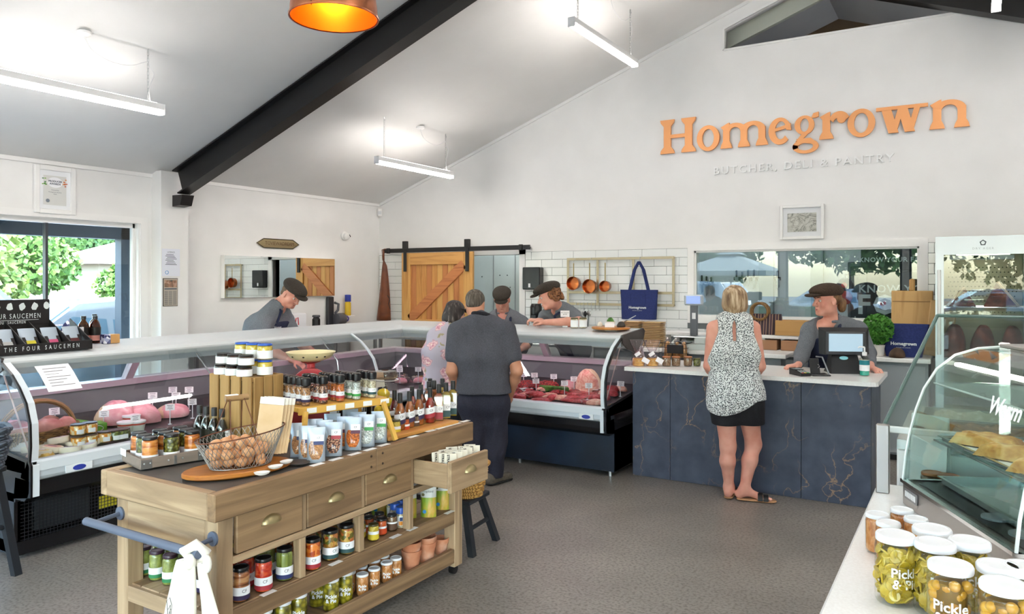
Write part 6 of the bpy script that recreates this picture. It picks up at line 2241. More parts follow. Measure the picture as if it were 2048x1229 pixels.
# notice taped inside the glass
nq=[]
na=3
nt_p=thing('notice','white printed notice taped to the curved glass at the near end','notice',(LCX,2.36,0),PI/2)
pl_=MB()
rows_n=[(.285,1.128),(.215,1.088),(.13,1.02),(.058,.935)]
rows_n=[(.262,1.128),(.20,1.082),(.135,1.022),(.10,.985)]
R=[[(x,u-.012,z+.006) for x in (.02,.08,.15,.22)] for u,z in rows_n]
pl_.loft(R,closed=False,cap=False)
obj('sheet',pl_,mat('notice_paper','#f4f4f6',.5),nt_p,60)
pr=MB()
for k in range(7):
 u,z=rows_n[0][0]+(rows_n[-1][0]-rows_n[0][0])*(.15+k*.11),rows_n[0][1]+(rows_n[-1][1]-rows_n[0][1])*(.15+k*.11)
 pr.add([(.05,u-.0175,z+.0105),(.19-.03*(k%3),u-.0175,z+.0105),(.19-.03*(k%3),u-.0195,z+.0075),(.05,u-.0195,z+.0075)],[(0,1,2,3)])
obj('print',pr,mat('tag_ink','#5b5560',.6),nt_p)['kind']='stuff'
# -------- meat counter
SC=4.389
rt=[(190,335,'far left'),(295,318,'rear row, second from the left'),(392,325,'rear row, third from the left'),(560,338,'rear row, above the mince'),(240,395,'front row, on the white tray'),(405,402,'front row, over the dark tray'),(655,423,'front row, by the green garnish'),(738,373,'middle, beside the leg joint'),(905,392,'rear, right of the leg joint'),(868,447,'front, right of the steaks'),(1210,408,'last one, beside the dark counter')]
for i,(x,y,wh) in enumerate(rt):
 px,py=980+x/SC,680+y/SC+16
 p=onR(px,py)
 if i==10:
  p=Vector((-2.60,RCY+.5,deck_z(.5)))
 p.x=min(p.x,-2.6)
 price_tag(p,face_cam(p)+random.uniform(-.25,.25),'white meat price tag, %s'%wh,GTR,.10)
def meat(px,py,w,d,h,m,lb,seed,dz=0,a=0):
 p=onR(980+px/SC,680+py/SC)
 p.z += dz
 p.x=min(p.x,-2.53-w/2-.02)
 o=obj('meat_cut',lump(w,d,h,seed),m,smooth=65,loc=p,rot=(0,0,a))
 return tag(o,lb,'meat','meat in the meat counter')
def tray_under(px,py,w,d,lb,col):
 p=onR(980+px/SC,680+py/SC)
 o=obj('meat_tray',tray_mb(w,d,.022),col,loc=p-Vector((w/2,d/2,0)))
 tag(o,lb,'tray','trays in the meat counter')
meat(330,405,.24,.2,.07,MINCE,'mound of bright red mince, left of two',1)
meat(500,408,.26,.2,.075,MINCE,'mound of bright red mince, right of two',2)
meat(215,478,.16,.16,.06,MINCE,'pile of diced red meat at the left end',3)
tray_under(275,452,.16,.14,'white empty tray between the meat piles',GLOSSW)
tray_under(385,456,.14,.14,'dark tray in front of the mince',BLK)
for i,(x,y,a) in enumerate(((300,505,.2),(345,497,-.3),(390,508,.5),(330,492,.9),(430,513,.1))):
 meat(x,y,.17,.11,.035,MEAT,'dark red steak in the front pile, %s from the left'%ORD[i],10+i,.012*(i%3),a)
for i,(x,y) in enumerate(((500,515),(540,525),(580,520),(520,505),(610,530),(640,525))):
 meat(x,y,.16,.07,.03,PORK,'streaky pork belly slice, %s from the left'%ORD[i],30+i,.01*(i%2),.3)
for i,(x,y) in enumerate(((700,545),(740,535),(770,515),(800,505),(830,525),(745,510),(790,548))):
 meat(x,y,.18,.10,.03,MEAT,'marbled beef steak right of the pork, %s from the left'%ORD[i],50+i,.012*(i%3),.2*i)
meat(690,405,.16,.16,.08,HAM,'rolled pink roast beside the leg joint',70)
lgp=onR(980+855/SC,680+440/SC)
t=thing('leg_joint','whole leg joint with curved rind standing at the back of the meat','meat',lgp)
obj('meat',lump(.24,.13,.20,77,18,12,.06),PORK,t,70)
obj('rind',lump(.25,.11,.205,77,18,12,.06),FATC,t,70,loc=(.004,.025,.002))
for i,(x,y) in enumerate(((930,470),(960,440),(900,545),(950,555),(870,560))):
 p=onR(980+x/SC,680+y/SC)
 p.x=min(p.x,-2.72)
 t=thing('vacuum_pack','clear vacuum pack of meat near the right end, %s'%ORD[i],'pack',p,.2*i,'vacuum packs in the meat counter')
 obj('meat',lump(.12,.08,.03,90+i),MEAT,t,60)
 obj('film',pillow(.17,.12,.034,10),glass('vac_film','#f4eef0',2.2,.08),t,50)
 obj('label',MB().bbox((0,-.01,.037),(.05,.035,.001),.0003),LABW,t)
for i in range(7):
 p=Vector((-2.68-.04*(i%2),RCY+.16+.085*i,deck_z(.16+.085*i)+.004+.02*(i%2)))
 o=obj('rib_rack',lump(.16,.10,.05,120+i),MEAT if i%3 else PORK,smooth=65,loc=p,rot=(0,0,.7+.4*i))
 tag(o,'fatty red rib piece heaped at the end glass, %s from the front'%ORD[i],'meat','meat in the meat counter')
rndm=random.Random(11)
for i in range(18):
 meat(170+45*i+rndm.uniform(-12,12),rndm.uniform(440,545),rndm.uniform(.13,.2),rndm.uniform(.09,.13),rndm.uniform(.03,.05),(MEAT,MINCE,MEAT,PORK)[i%4],'loose cut of red meat on the deck, %s'%(ORD[i%12]+(' along the front glass' if i<12 else ' towards the end glass')),300+i,0,rndm.uniform(0,3))
GARN=tex_mat('green_garnish','noise',[(.3,'#2f5a1e'),(.7,'#5e9038')],30,rough=.6,bump=.6)
p=onR(980+560/SC,680+462/SC)
o=obj('garnish',MB().bbox((0,0,.03),(.30,.03,.06),.012),GARN,loc=p,rot=(0,0,.05))
tag(o,'strip of plastic green garnish dividing the meat','garnish')
# corner of the two counters
for i,(x,y) in enumerate(((-4.85,5.85),(-4.72,5.98),(-4.98,6.0))):
 q=Vector((x,y,.635))
 t=thing('deli_pack','clear wrapped pack of bacon in the counter corner, %s'%ORD[i],'pack',q,i,'packs in the counter corner')
 obj('meat',lump(.15,.1,.05,150+i),HAM,t,60)
 obj('film',pillow(.18,.14,.06,10),glass('vac_film','#f4eef0',2.2,.08),t,50)
 price_tag(q+Vector((.02,-.05,.0)),face_cam(q),'white price tag in the corner of the counters, %s'%ORD[i],GTL,.12)
# -------- on the deli counter top
def topL(px,py):
 z=1.205
 for _ in range(6):
  p=az(px,py,z)
  u=min(max(LCX-p.x,.36),.79)
  z=1.2+.022*(u-.42)/.38 if u>.42 else 1.19
 return Vector((LCX-u,p.y,z+.001))
DB=mat('stand_black','#1b1819',.5)
pA=Vector((LCX-.40,1.98+.30,1.2015))
pA=topL(148,692)
st_=thing('sauce_stand','black cardboard display stand of spice pouches on the deli counter','display stand',(LCX-.38,pA.y,1.202),PI/2)
SWd=.66
st_.scale=(1,1,1.5)
obj('front',MB().bbox((-SWd/2,.004,.02),(SWd,.006,.04),.001),DB,st_)
obj('floor',MB().bbox((-SWd/2,.13,.006),(SWd,.26,.006),.001),DB,st_)
obj('header',MB().bbox((-SWd/2-.09,.26,.165),(SWd-.1,.006,.11),.004),DB,st_)
obj('back',MB().bbox((-SWd/2-.09,.262,.06),(SWd-.1,.005,.12),.001),DB,st_)
for i in range(5):
 x=-.004-i*.135
 obj('divider',MB().add([(x,.0,.04),(x,.0,0.003),(x,.26,.003),(x,.26,.13),(x-.006,.0,.04),(x-.006,0,.003),(x-.006,.26,.003),(x-.006,.26,.13)],[(0,1,2,3),(7,6,5,4),(0,3,7,4),(0,4,5,1),(1,5,6,2),(2,6,7,3)]),DB,st_)
tx=MB()
text_on(tx,'THE FOUR SAUCEMEN',.026,face_M((-SWd/2+.02,.0,.02),(0,-1,0)),spacing=1.9)
obj('front_lettering',tx,WTXT,st_)
tx=MB()
text_on(tx,'THE FOUR SAUCEMEN',.030,face_M((-SWd/2-.06,.256,.148),(0,-1,0)),spacing=1.35)
text_on(tx,'SERIOUS SAUCEMEN',.017,face_M((-SWd/2-.06,.256,.122),(0,-1,0)),spacing=1.35)
tx.box(-SWd/2-.22,.2555,.131,-SWd/2+.12,.256,.1325)
obj('header_lettering',tx,WTXT,st_)
for i in range(5):
 x=-.16-i*.075
 ph=[random.uniform(.75,1.1) for _ in range(11)]
 obj('animal_mark',MB().add([(x+.021*ph[k]*math.cos(2*PI*k/11),.2555,.19+.018*ph[k]*math.sin(2*PI*k/11)) for k in range(11)],[tuple(range(11))]),WTXT,st_)
for i,c in enumerate(('#5a2222','#c8527a','#d6c832','#b9b9b9')):
 q=Vector((LCX-.45,pA.y-.07-.135*i,1.2125))
 t=thing('spice_pouch','silver and black spice pouch in the sauce stand, %s from the right'%ORD[i],'pouch',q,PI/2,'pouches in the sauce stand')
 t.rotation_euler=(-.55,0,PI/2)
 obj('film',pouch_mb(.10,.16,.035),POUCHG,t,50)
 obj('label',MB().bbox((0,-.0205,.05),(.09,.001,.08),.0003,Matrix.Rotation(-.1,4,'X')),DB,t)
 obj('label_mark',MB().bbox((0,-.0222,.045),(.055,.001,.035),.0003,Matrix.Rotation(-.1,4,'X')),mat('pouch_mark_%d'%i,c,.5),t)
GING=tex_mat('gingham','cells',[(.3,'#2c2f5c'),(.55,'#8288b0'),(.8,'#e4e5ee')],40,rough=.85)
q=Vector((LCX-.70,pA.y+.02,1.222))
t=thing('gingham_cloth','blue checked cloth bundle behind the sauce stand','cloth',q,.4)
obj('cloth',lump(.12,.14,.16,5,14,10,.12),GING,t,60)
BRG=glass('brown_glass','#b5763a',1.2)
for i,(px,py) in enumerate(((167,687),(190,686),(160,680))):
 q=topL(px,py)
 b_=put('sauce',lambda: bottle('sauce_bottle','bottle',[(.025,0),(.031,.004),(.032,.09),(.027,.112),(.013,.132),(.012,.155)],BRG,LQ['black'],LIDB,mat('label_black','#17120f',.4),mat('label_pink','#c98a7e',.5),cap_z=(.9,1.03),capr=.0145,labz=(.1,.6),mark=False),q,face_cam(q)+.2,'brown sauce bottle with black label, %s'%('front left','front right','rear')[i],'sauce bottles on the deli counter')
 b_.scale=(1.15,1.15,1.2)
q=topL(152,694)
t=thing('price_tag','white handwritten price card on a clear stand by the sauce bottles','price tag',q,PI/2-.2)
obj('stem',MB().tube([(.03,0,0),(.03,0,.06)],.003,6).bbox((.03,0,.008),(.03,.03,.016),.002),TAGS,t)
obj('card',MB().bbox((0,0,.095),(.095,.002,.07),.0004),TAGW,t)
tx=MB()
text_on(tx,'SAUCES IN\nSTORE $15.00',.013,face_M((0,-.0025,.1),(0,-1,0)))
obj('print',tx,INK,t)
q=topL(219,687)
t=thing('gingham_basket','small gingham and straw basket beside the sauce bottles','basket',q,PI/2)
obj('straw_panel',MB().bbox((.025,0,.032),(.07,.06,.064),.004),wood('straw','#a5733a','#c3935a','x'),t)
obj('check_panel',MB().bbox((-.03,0,.032),(.045,.062,.066),.004),GING,t)
# -------- on the meat counter top
def topR(px,py):
 z=1.205
 for _ in range(6):
  p=az(px,py,z)
  u=min(max(p.y-RCY,.36),.79)
  z=1.2+.022*(u-.42)/.38 if u>.42 else 1.19
 return Vector((p.x,RCY+u,z+.001))
for i,px in enumerate((1149,1166)):
 q=topR(px,656)
 put('cream',lambda: make_jar('preserve_jar','','jar',.037,.098,'saltcream',mat('lid_gold','#5c5432',.35),LABW,None,mark=False,lab_z=(.12,.78),curved=PI*1.3),q,face_cam(q),'white labelled preserve jar on the meat counter, %s of two'%('left','right')[i],'preserve jars on the meat counter')
q=topR(1130,654)
t=thing('price_tag','white handwritten price card on a clear stand by the leaning butcher','price tag',q,face_cam(q))
obj('stem',MB().tube([(0,0,0),(0,0,.09)],.003,6).bbox((0,0,.006),(.05,.03,.012),.002),TAGS,t)
obj('card',MB().bbox((0,0,.125),(.085,.002,.06),.0004),TAGW,t)
tx=MB()
text_on(tx,'Mr Cannon\n$9.99',.016,face_M((0,-.0025,.127),(0,-1,0)))
obj('print',tx,INK,t)
q=topR(1222,661)
t=thing('serving_board','round wooden board with dips on the meat counter','board',q)
obj('board',MB().lathe([(0,.012),(.16,.012),(.172,.018),(.172,.03),(.165,.034),(0,.034)],40),BOARD,t,40)
obj('foot',MB().lathe([(.06,0),(.06,.012),(0,.012)],24),mat('board_foot','#d5d3ce',.4),t,40)
BQ=q+Vector((0,0,.0345))
o=thing('dip_bowl','small white bowl with greens on the round board','bowl',BQ+Vector((-.02,.04,0)))
obj('bowl',MB().lathe([(.02,0),(.035,.02),(.042,.045),(.038,.044),(.03,.02),(0,.01)],24),SHELL,o,50)
obj('herbs',lump(.05,.05,.05,8,amp=.5),GARN,o,60,loc=(0,0,.03))
o=obj('garlic_bulb',lump(.05,.05,.045,9),mat('garlic','#e6dfd2',.5),smooth=60,loc=BQ+Vector((-.10,-.02,0)))
tag(o,'white garlic bulb on the round board','garlic')
o=obj('dark_cheese',lump(.08,.07,.05,10),mat('dark_rind','#3c3530',.6),smooth=60,loc=BQ+Vector((.10,-.01,0)))
tag(o,'dark rind cheese on the round board','cheese')
o=thing('counter_bell','small brass counter bell on the round board','bell',BQ+Vector((.07,.07,0)))
obj('dome',MB().lathe([(.03,.01),(.029,.02),(.02,.034),(.004,.04),(0,.046)],20),BRASS,o,50)
obj('base',MB().cyl((0,0,0),.034,.01,20),BLK,o)
obj('spoon',MB().tube([(0,0,.03),(.06,.0,.06),(.13,.02,.10)],.004,6),CHROME,o)
o=thing('name_card','blank white name card on the round board','card',BQ+Vector((.03,-.1,0)),face_cam(BQ))
obj('card',MB().bbox((0,0,.022),(.085,.002,.044),.0004,Matrix.Rotation(-.15,4,'X')),TAGW,o)
obj('rest',MB().bbox((0,.012,.02),(.085,.002,.042),.0004,Matrix.Rotation(.2,4,'X')),TAGW,o)
# tongs and a bowl seen through the meat counter
o=thing('scale_pan','hanging round steel pan behind the meat counter','pan',(-4.02,7.75,.92))
obj('pan',MB().lathe([(.06,.10),(.13,.14),(.165,.215),(.17,.22),(.16,.215),(.12,.15),(0,.11)],30),mat('pan_grey','#8a8b82',.35,.7),o,50)
obj('stand',MB().cyl((0,0,0),.07,.1,18,.03),SILVER,o)
# ================================================================ things on the pay counter
def onC(px,py,z=CT):
 return az(px,py,z)
CELLO=glass('cellophane','#fbf6f8',3.0,.05)
COOKIE=tex_mat('cookie','noise',[(.3,'#b87f3c'),(.7,'#dcae6c')],16,rough=.7,bump=.4)
for i,(px,py) in enumerate(((1274,733),(1302,733))):
 q=onC(px,py)
 q.y += .03
 t=thing('cookie_bag','cellophane bag of cookies tied with red ribbon, %s of two'%('left','right')[i],'bag',q,face_cam(q))
 for k in range(3):
  obj('cookie_stack',MB().cyl((0,0,.003+.022*k),.048,.02,20),COOKIE,t)
 obj('film',MB().loft([[(r_*math.cos(2*PI*a/18)*(1+.06*math.sin(5*a)),r_*.8*math.sin(2*PI*a/18)*(1+.06*math.cos(4*a)),z) for a in range(18)] for r_,z in ((.054,.001),(.058,.05),(.045,.085),(.018,.105),(.03,.13),(.06,.18),(.075,.225))],cap=False),CELLO,t,50)
 rb_=obj('ribbon',MB().tube([(.02*math.cos(2*PI*a/16),.018*math.sin(2*PI*a/16),.105) for a in range(16)],.005,6,closed=True),mat('ribbon_red','#c8344a',.5),t)
 obj('gift_tag',MB().bbox((.03,-.045,.075),(.062,.002,.042),.0004,Matrix.Rotation(.5,4,'Y')),TAGW,t)
 obj('gift_tag',MB().bbox((.055,-.04,.09),(.05,.002,.03),.0004,Matrix.Rotation(-.6,4,'Y')),TAGW,t)
CJ=lambda: make_jar('herb_jar','','jar',.038,.085,'brown',mat('lid_copper','#b8754e',.35,.5),None,None,mark=False)
for i,px in enumerate((1333,1352,1376)):
 q=onC(px,733)
 put('herb',CJ,q,0,'glass herb jar with copper lid on the pay counter, %s from the left'%ORD[i],'herb jars on the pay counter')
q=onC(1394,733)
put('herbg',lambda: make_jar('herb_jar','','jar',.033,.07,'capers',mat('lid_gold','#5c5432',.35),None,None,mark=False),q,0,'smaller herb jar with gold lid, right end of the row')
# wire basket with biscuits behind
q=onC(1350,716)
t=thing('wire_basket','black wire basket of wrapped biscuits on the pay counter','basket',q)
wb=MB()
for z in (.004,.05,.10,.14):
 wb.tube([(-.13,-.08,z),(.13,-.08,z),(.13,.08,z),(-.13,.08,z)],.0025,4,closed=True)
for k in range(9):
 x=-.13+.26*k/8
 wb.tube([(x,-.08,.004),(x,-.08,.14)],.0018,4)
 wb.tube([(x,.08,.004),(x,.08,.14)],.0018,4)
obj('wires',wb,BLK,t)['kind']='stuff'
obj('price_board',MB().bbox((.03,-.085,.09),(.16,.003,.08),.001),BLK,t)
for i,(x,y) in enumerate(((-.07,0),(.02,.01),(.09,-.01))):
 b_=thing('biscuit_pack','clear wrapped biscuit pack in the wire basket, %s from the left'%ORD[i],'pack',q+Vector((x,y,.006)),i,'biscuit packs in the wire basket')
 obj('biscuits',lump(.07,.06,.15,60+i),COOKIE,b_,60)
 obj('film',lump(.085,.075,.19,60+i),CELLO,b_,60)
# kraft tray stacks
for i,(px0,n_,y) in enumerate(((1266,15,7.08),(1308,15,7.1))):
 q=ay(px0,690,y)
 t=thing('tray_stack','tall stack of kraft food trays behind the counter, %s of two'%('left','right')[i],'stack',(q.x,y,1.0015))
 for k in range(n_):
  jx,jy=random.uniform(-.004,.004),random.uniform(-.004,.004)
  m_=MB()
  z=.002+k*.0165
  m_.loft([[(-.085+jx,-.07+jy,z),(.085+jx,-.07+jy,z),(.085+jx,.07+jy,z),(-.085+jx,.07+jy,z)],[(-.095+jx,-.08+jy,z+.012),(.097+jx,-.082+jy,z+.012),(.097+jx,.082+jy,z+.012),(-.097+jx,.082+jy,z+.012)]])
  obj('tray',m_,mat('kraft_tray','#cdb083',.75),t)
bt_=thing('packing_bench','narrow white packing bench between the counters','bench',(-2.05,7.1,0))
obj('top',MB().bbox((0,0,.98),(1.35,.34,.04),.005),STONE,bt_)
obj('panel',MB().box(-.62,-.1,0,.62,.1,.96),mat('bench_grey','#8b9196',.5),bt_)
# weighing scale with pole display
q=Vector((ay(1384,690,7.1).x,7.06,1.001))
t=thing('weighing_scale','grey shop scale with a customer display on a pole','scale',q,.1)
SG=mat('scale_grey','#c2c9c6',.35)
obj('body',MB().loft([[(-.17,-.14,0),(.17,-.14,0),(.17,.16,0),(-.17,.16,0)],[(-.17,-.14,.05),(.17,-.14,.05),(.16,.14,.11),(-.16,.14,.11)]]),SG,t)
obj('platter',MB().bbox((0,.03,.115),(.3,.22,.012),.004),SILVER,t)
obj('keypad',MB().bbox((-.05,-.10,.072),(.16,.07,.006),.002,Matrix.Rotation(.0,4,'X')),mat('keypad_grey','#6f7678',.4),t)
obj('printer',MB().bbox((.11,-.08,.09),(.1,.1,.07),.01),SG,t)
obj('pole',MB().bbox((.0,.15,.22),(.07,.04,.40),.004),mat('pole_grey','#60646a',.4),t)
obj('pole_sticker',MB().box(-.015,.128,.28,.02,.1295,.34),LABW,t)
hd_=obj('display',MB().bbox((0,.14,.465),(.185,.05,.105),.012),mat('display_frame','#b4bcc4',.35),t)
obj('screen',MB().bbox((0,.112,.467),(.135,.004,.075),.001),mat('screen_lit','#7f95c8',.2,emit='#93a9e6',es=.3),hd_)
t2=thing('label_printer','small white label printer next to the shop scale','printer',q+Vector((.34,.02,0)),0)
obj('body',MB().bbox((0,0,.07),(.2,.24,.14),.02),SG,t2)
obj('slot',MB().bbox((-.05,-.121,.08),(.06,.004,.05),.001),BLK,t2)
obj('foot',MB().bbox((0,-.08,.006),(.18,.05,.012),.002),BLK,t2)
# point of sale
q=onC(1690,747)
BLKP=mat('pos_black','#1d1e21',.4)
t=thing('till_screen','black touchscreen till turned towards the customer','till',q,face_cam(q)+.28)
obj('foot',MB().loft([[(-.12,-.05,0),(.12,-.05,0),(.12,.16,0),(-.12,.16,0)],[(-.115,-.045,.015),(.115,-.045,.015),(.115,.15,.015),(-.115,.15,.015)],[(-.095,.02,.16),(.095,.02,.16),(.095,.1,.16),(-.095,.1,.16)]]),BLKP,t)
obj('maker_badge',MB().lathe([(0,0),(.022,0),(.022,.003),(0,.003)],20,Matrix.Translation((-.01,.0,.12))@Matrix.Rotation(PI/2-.45,4,'X')@Matrix.Diagonal((1.5,.7,1,1))),mat('badge_cyan','#8fd0dc',.4),t)
h_=obj('screen_housing',MB().loft([[(-.155,-.01,.145),(.155,-.01,.145),(.155,-.01,.33),(-.155,-.01,.33)],[(-.19,.03,.15),(.19,.03,.15),(.19,.05,.36),(-.19,.05,.36)],[(-.17,.09,.16),(.17,.09,.16),(.17,.12,.34),(-.17,.12,.34)]]),BLKP,t)
obj('bezel',MB().bbox((0,-.014,.238),(.30,.01,.18),.004),mat('bezel_grey','#3a3c41',.4),h_)
obj('screen',MB().bbox((0,-.020,.244),(.255,.003,.14),.001),mat('till_lit','#a8bfd0',.15,emit='#a9c3d6',es=.2),h_)
q=onC(1601,751)
t=thing('card_terminal','dark card payment terminal lying on the counter','terminal',q,face_cam(q)+.5)
obj('body',MB().loft([[(-.04,-.08,0),(.04,-.08,0),(.045,.09,0),(-.045,.09,0)],[(-.04,-.08,.02),(.04,-.08,.02),(.045,.09,.05),(-.045,.09,.05)]]),BLKP,t)
obj('screen',MB().bbox((0,.045,.0455),(.066,.05,.003),.001,Matrix.Translation((0,0,-.0)) ),mat('term_screen','#a9b4b8',.2),t)
kk=MB()
for r_ in range(4):
 for c_ in range(3):
  kk.bbox((-.022+.022*c_,-.06+.018*r_,.028+.0028*r_),(.015,.012,.006),.002)
obj('keys',kk,mat('term_keys','#9aa0a2',.4),t)['kind']='stuff'
for i,c_ in enumerate(('#c84a3a','#d8b83a','#4a9a4a')):
 obj('key_%s'%('red','yellow','green')[i],MB().bbox((-.022+.022*i,-.072,.0265),(.016,.01,.006),.002),mat('key_c%d'%i,c_,.4),t)
q=onC(1640,752)
t=thing('terminal_stand','black tilted tablet stand between terminal and till','stand',q,face_cam(q)+.4)
obj('base',MB().bbox((0,.02,.006),(.14,.12,.012),.004),BLKP,t)
obj('arm',MB().tube([(.055,-.04,.01),(.03,.03,.14),(-.02,.03,.145)],.006,8),mat('arm_grey','#8b8f92',.3,.8),t)
obj('plate',MB().bbox((-.02,.03,.08),(.075,.012,.125),.004,Matrix.Rotation(-.3,4,'X')),BLKP,t)
obj('lock_mark',MB().tube([(-.02,-.005,.06),(-.005,-.005,.075),(-.02,-.005,.09)],.002,5),CHROME,t)
q=onC(1729,752)
t=thing('sanitiser_bottle','clear pump bottle of green hand sanitiser','bottle',q,face_cam(q)-.2)
obj('bottle',MB().lathe([(.03,0),(.036,.004),(.036,.13),(.02,.15),(.014,.155)],24),BGL,t,40)
obj('gel',MB().lathe([(.028,.003),(.034,.006),(.034,.04)],24),mat('gel_teal','#2fae9c',.2,coat=1),t,40)
lb=obj('label',MB().lathe([(.0365,.04),(.0365,.12)],24,cap=False),LABW,t,40)
obj('label_top',MB().lathe([(.0368,.085),(.0368,.12)],24,cap=False),mat('label_teal','#1f7f8a',.5),lb,40)
obj('pump',MB().lathe([(.016,.155),(.018,.16),(.018,.18),(.007,.185),(.006,.22)],16).tube([(0,0,.22),(-.035,0,.222),(-.045,0,.212)],.006,8),LIDW,t,50)
# ================================================================ on the walls and rear benches
def frame_y(name,label,cat,px0,py0,px1,py1,Y,border,mount,pic,printer=None):
 a,c=ay(px0,py0,Y),ay(px1,py1,Y)
 w,h=c.x-a.x,a.z-c.z
 t=thing(name,label,cat,((a.x+c.x)/2,Y,c.z))
 return t,w,h
# picture over the hatch
a,c=ay(1560,412,YB-.03),ay(1648,478,YB-.03)
w,h=c.x-a.x,ay(1560,412,YB-.03).z-ay(1560,480,YB-.03).z
t=thing('framed_print','white framed pencil landscape print above the hatch window','picture',(a.x+w/2,YB-.015,ay(1560,480,YB-.03).z))
for x in (-w/2+.015,w/2-.015):
 obj('frame_side',MB().bbox((x,-.01,h/2),(.03,.03,h),.003),GLOSSW,t)
for z in (.015,h-.015):
 obj('frame_rail',MB().bbox((0,-.01,z),(w-.06,.03,.03),.003),GLOSSW,t)
obj('mount',MB().box(-w/2+.03,-.006,.03,w/2-.03,-.003,h-.03),mat('mount_white','#eef0f2',.6),t)
obj('print',MB().box(-w*.33,-.009,h*.22,w*.33,-.0065,h*.76),tex_mat('pencil_print','noise',[(.40,'#cfcfc6'),(.475,'#bdbdb2'),(.5,'#6d6d66'),(.525,'#bdbdb2'),(.6,'#d5d5cc')],9,rough=.6,dist=2),t)
obj('glazing',MB().box(-w/2+.03,-.018,.03,w/2-.03,-.016,h-.03),glass('picture_glass','#ffffff',1.0),t)
# award on the side wall
xw=XL+.015
y0,y1=ax(67.4,380,xw).y,ax(149,380,xw).y
z1,z0=ax(67.4,328.3,xw).z,ax(67.4,425,xw).z
t=thing('framed_award','white framed producer award certificate above the side window','picture',(xw,(y0+y1)/2,z0),PI/2)
w,h=y1-y0,z1-z0
for x in (-w/2+.02,w/2-.02):
 obj('frame_side',MB().bbox((x,-.008,h/2),(.045,.035,h),.004),GLOSSW,t)
for z in (.02,h-.02):
 obj('frame_rail',MB().bbox((0,-.008,z),(w-.085,.035,.045),.004),GLOSSW,t)
obj('mount',MB().box(-w/2+.04,-.006,.04,w/2-.04,-.003,h-.04),mat('mount_white','#eef0f2',.6),t)
ct=obj('certificate',MB().box(-w*.28,-.009,h*.18,w*.28,-.0065,h*.8),mat('certificate_paper','#dadad6',.6),t)
obj('oval',MB().lathe([(0,0),(.055,0),(.055,.001),(0,.001)],28,face_M((0,-.0095,h*.66),(0,-1,0))@Matrix.Diagonal((1.25,.9,1,1))),LABW,ct)
tx=MB()
text_on(tx,'PRODUCER\nAWARDS',.024,face_M((0,-.012,h*.655),(0,-1,0)),bold=.0008)
obj('heading',tx,mat('certificate_ink','#45505f',.6),ct)
for k,(s,zz_) in enumerate((('Outstanding',.50),('Homegrown Butcher',.455),('Gold',.415))):
 obj('text_line',text_on(MB(),s,.014,face_M((0,-.0105,h*zz_),(0,-1,0))),MATS['certificate_ink'],ct)
for k in range(16):
 s_=-1 if k%2 else 1
 obj('leaf_motif',MB().sphere((s_*random.uniform(.075,.11),-.0095,h*random.uniform(.58,.75)),.009,8,5,(1,.1,.6)),mat('motif_%d'%(k%4),('#d9853a','#7fae4a','#c95a3a','#3f7f4a')[k%4],.6),ct)
obj('seal',MB().lathe([(0,0),(.017,0),(.017,.001),(0,.001)],16,face_M((-w*.18,-.0095,h*.27),(0,-1,0))),mat('seal_grey','#7d8590',.5),ct)
# papers on the column
xw=XL+.172
for (pa,pb,pc_,pd,nm_,lb,cl) in ((322,497,360,554,'licence_sheet','white printed licence sheet pinned on the column','#e6e8f2'),(325.5,557,355,613,'news_clipping','framed newspaper clipping on the column below the licence','#b3aa9c')):
 y0,y1=ax(pa,530,xw).y,ax(pc_,530,xw).y
 z1,z0=ax(340,pb,xw).z,ax(340,pd,xw).z
 t=thing(nm_,lb,'notice',(xw+.002,(y0+y1)/2,z0),PI/2)
 w,h=y1-y0,z1-z0
 if nm_=='news_clipping':
  obj('frame',MB().bbox((0,.0,h/2),(w,.006,h),.001),BLK,t)
 obj('sheet',MB().box(-w/2+.006,-.005,.006,w/2-.006,-.0035,h-.006),mat(nm_+'_paper',cl,.6),t)
 pr=MB()
 if nm_=='news_clipping':
  for c_ in range(3):
   for k in range(14):
    pr.box(-w*.42+c_*w*.29,-.006,h*(.06+.036*k),-w*.42+c_*w*.29+w*.24,-.0055,h*(.06+.036*k)+.004)
  pr.box(-w*.42,-.006,h*.60,w*.42,-.0055,h*.64)
  ph_=obj('photo',MB().box(-w*.42,-.006,h*.68,w*.42,-.0055,h*.93),tex_mat('news_photo','noise',[(.35,'#3f4a44'),(.55,'#a57a62'),(.7,'#c9b8a8')],24,rough=.6),t)
 else:
  for k in range(8):
   pr.box(-w*.3+.01*(k%3),-.006,h*(.42+.05*k),w*.3-.012*(k%4),-.0055,h*(.42+.05*k)+.005)
  text_on(pr,'LICENCE',.022,face_M((0,-.006,h*.86),(0,-1,0)))
  obj('stamp',MB().tube([(-w*.22+.018*math.cos(2*PI*k/16),-.006,h*.15+.018*math.sin(2*PI*k/16)) for k in range(16)],.003,4,closed=True),mat('stamp_blue','#4a8fc8',.6),t)
 obj('print',pr,mat('certificate_ink','#45505f',.6),t)['kind']='stuff'
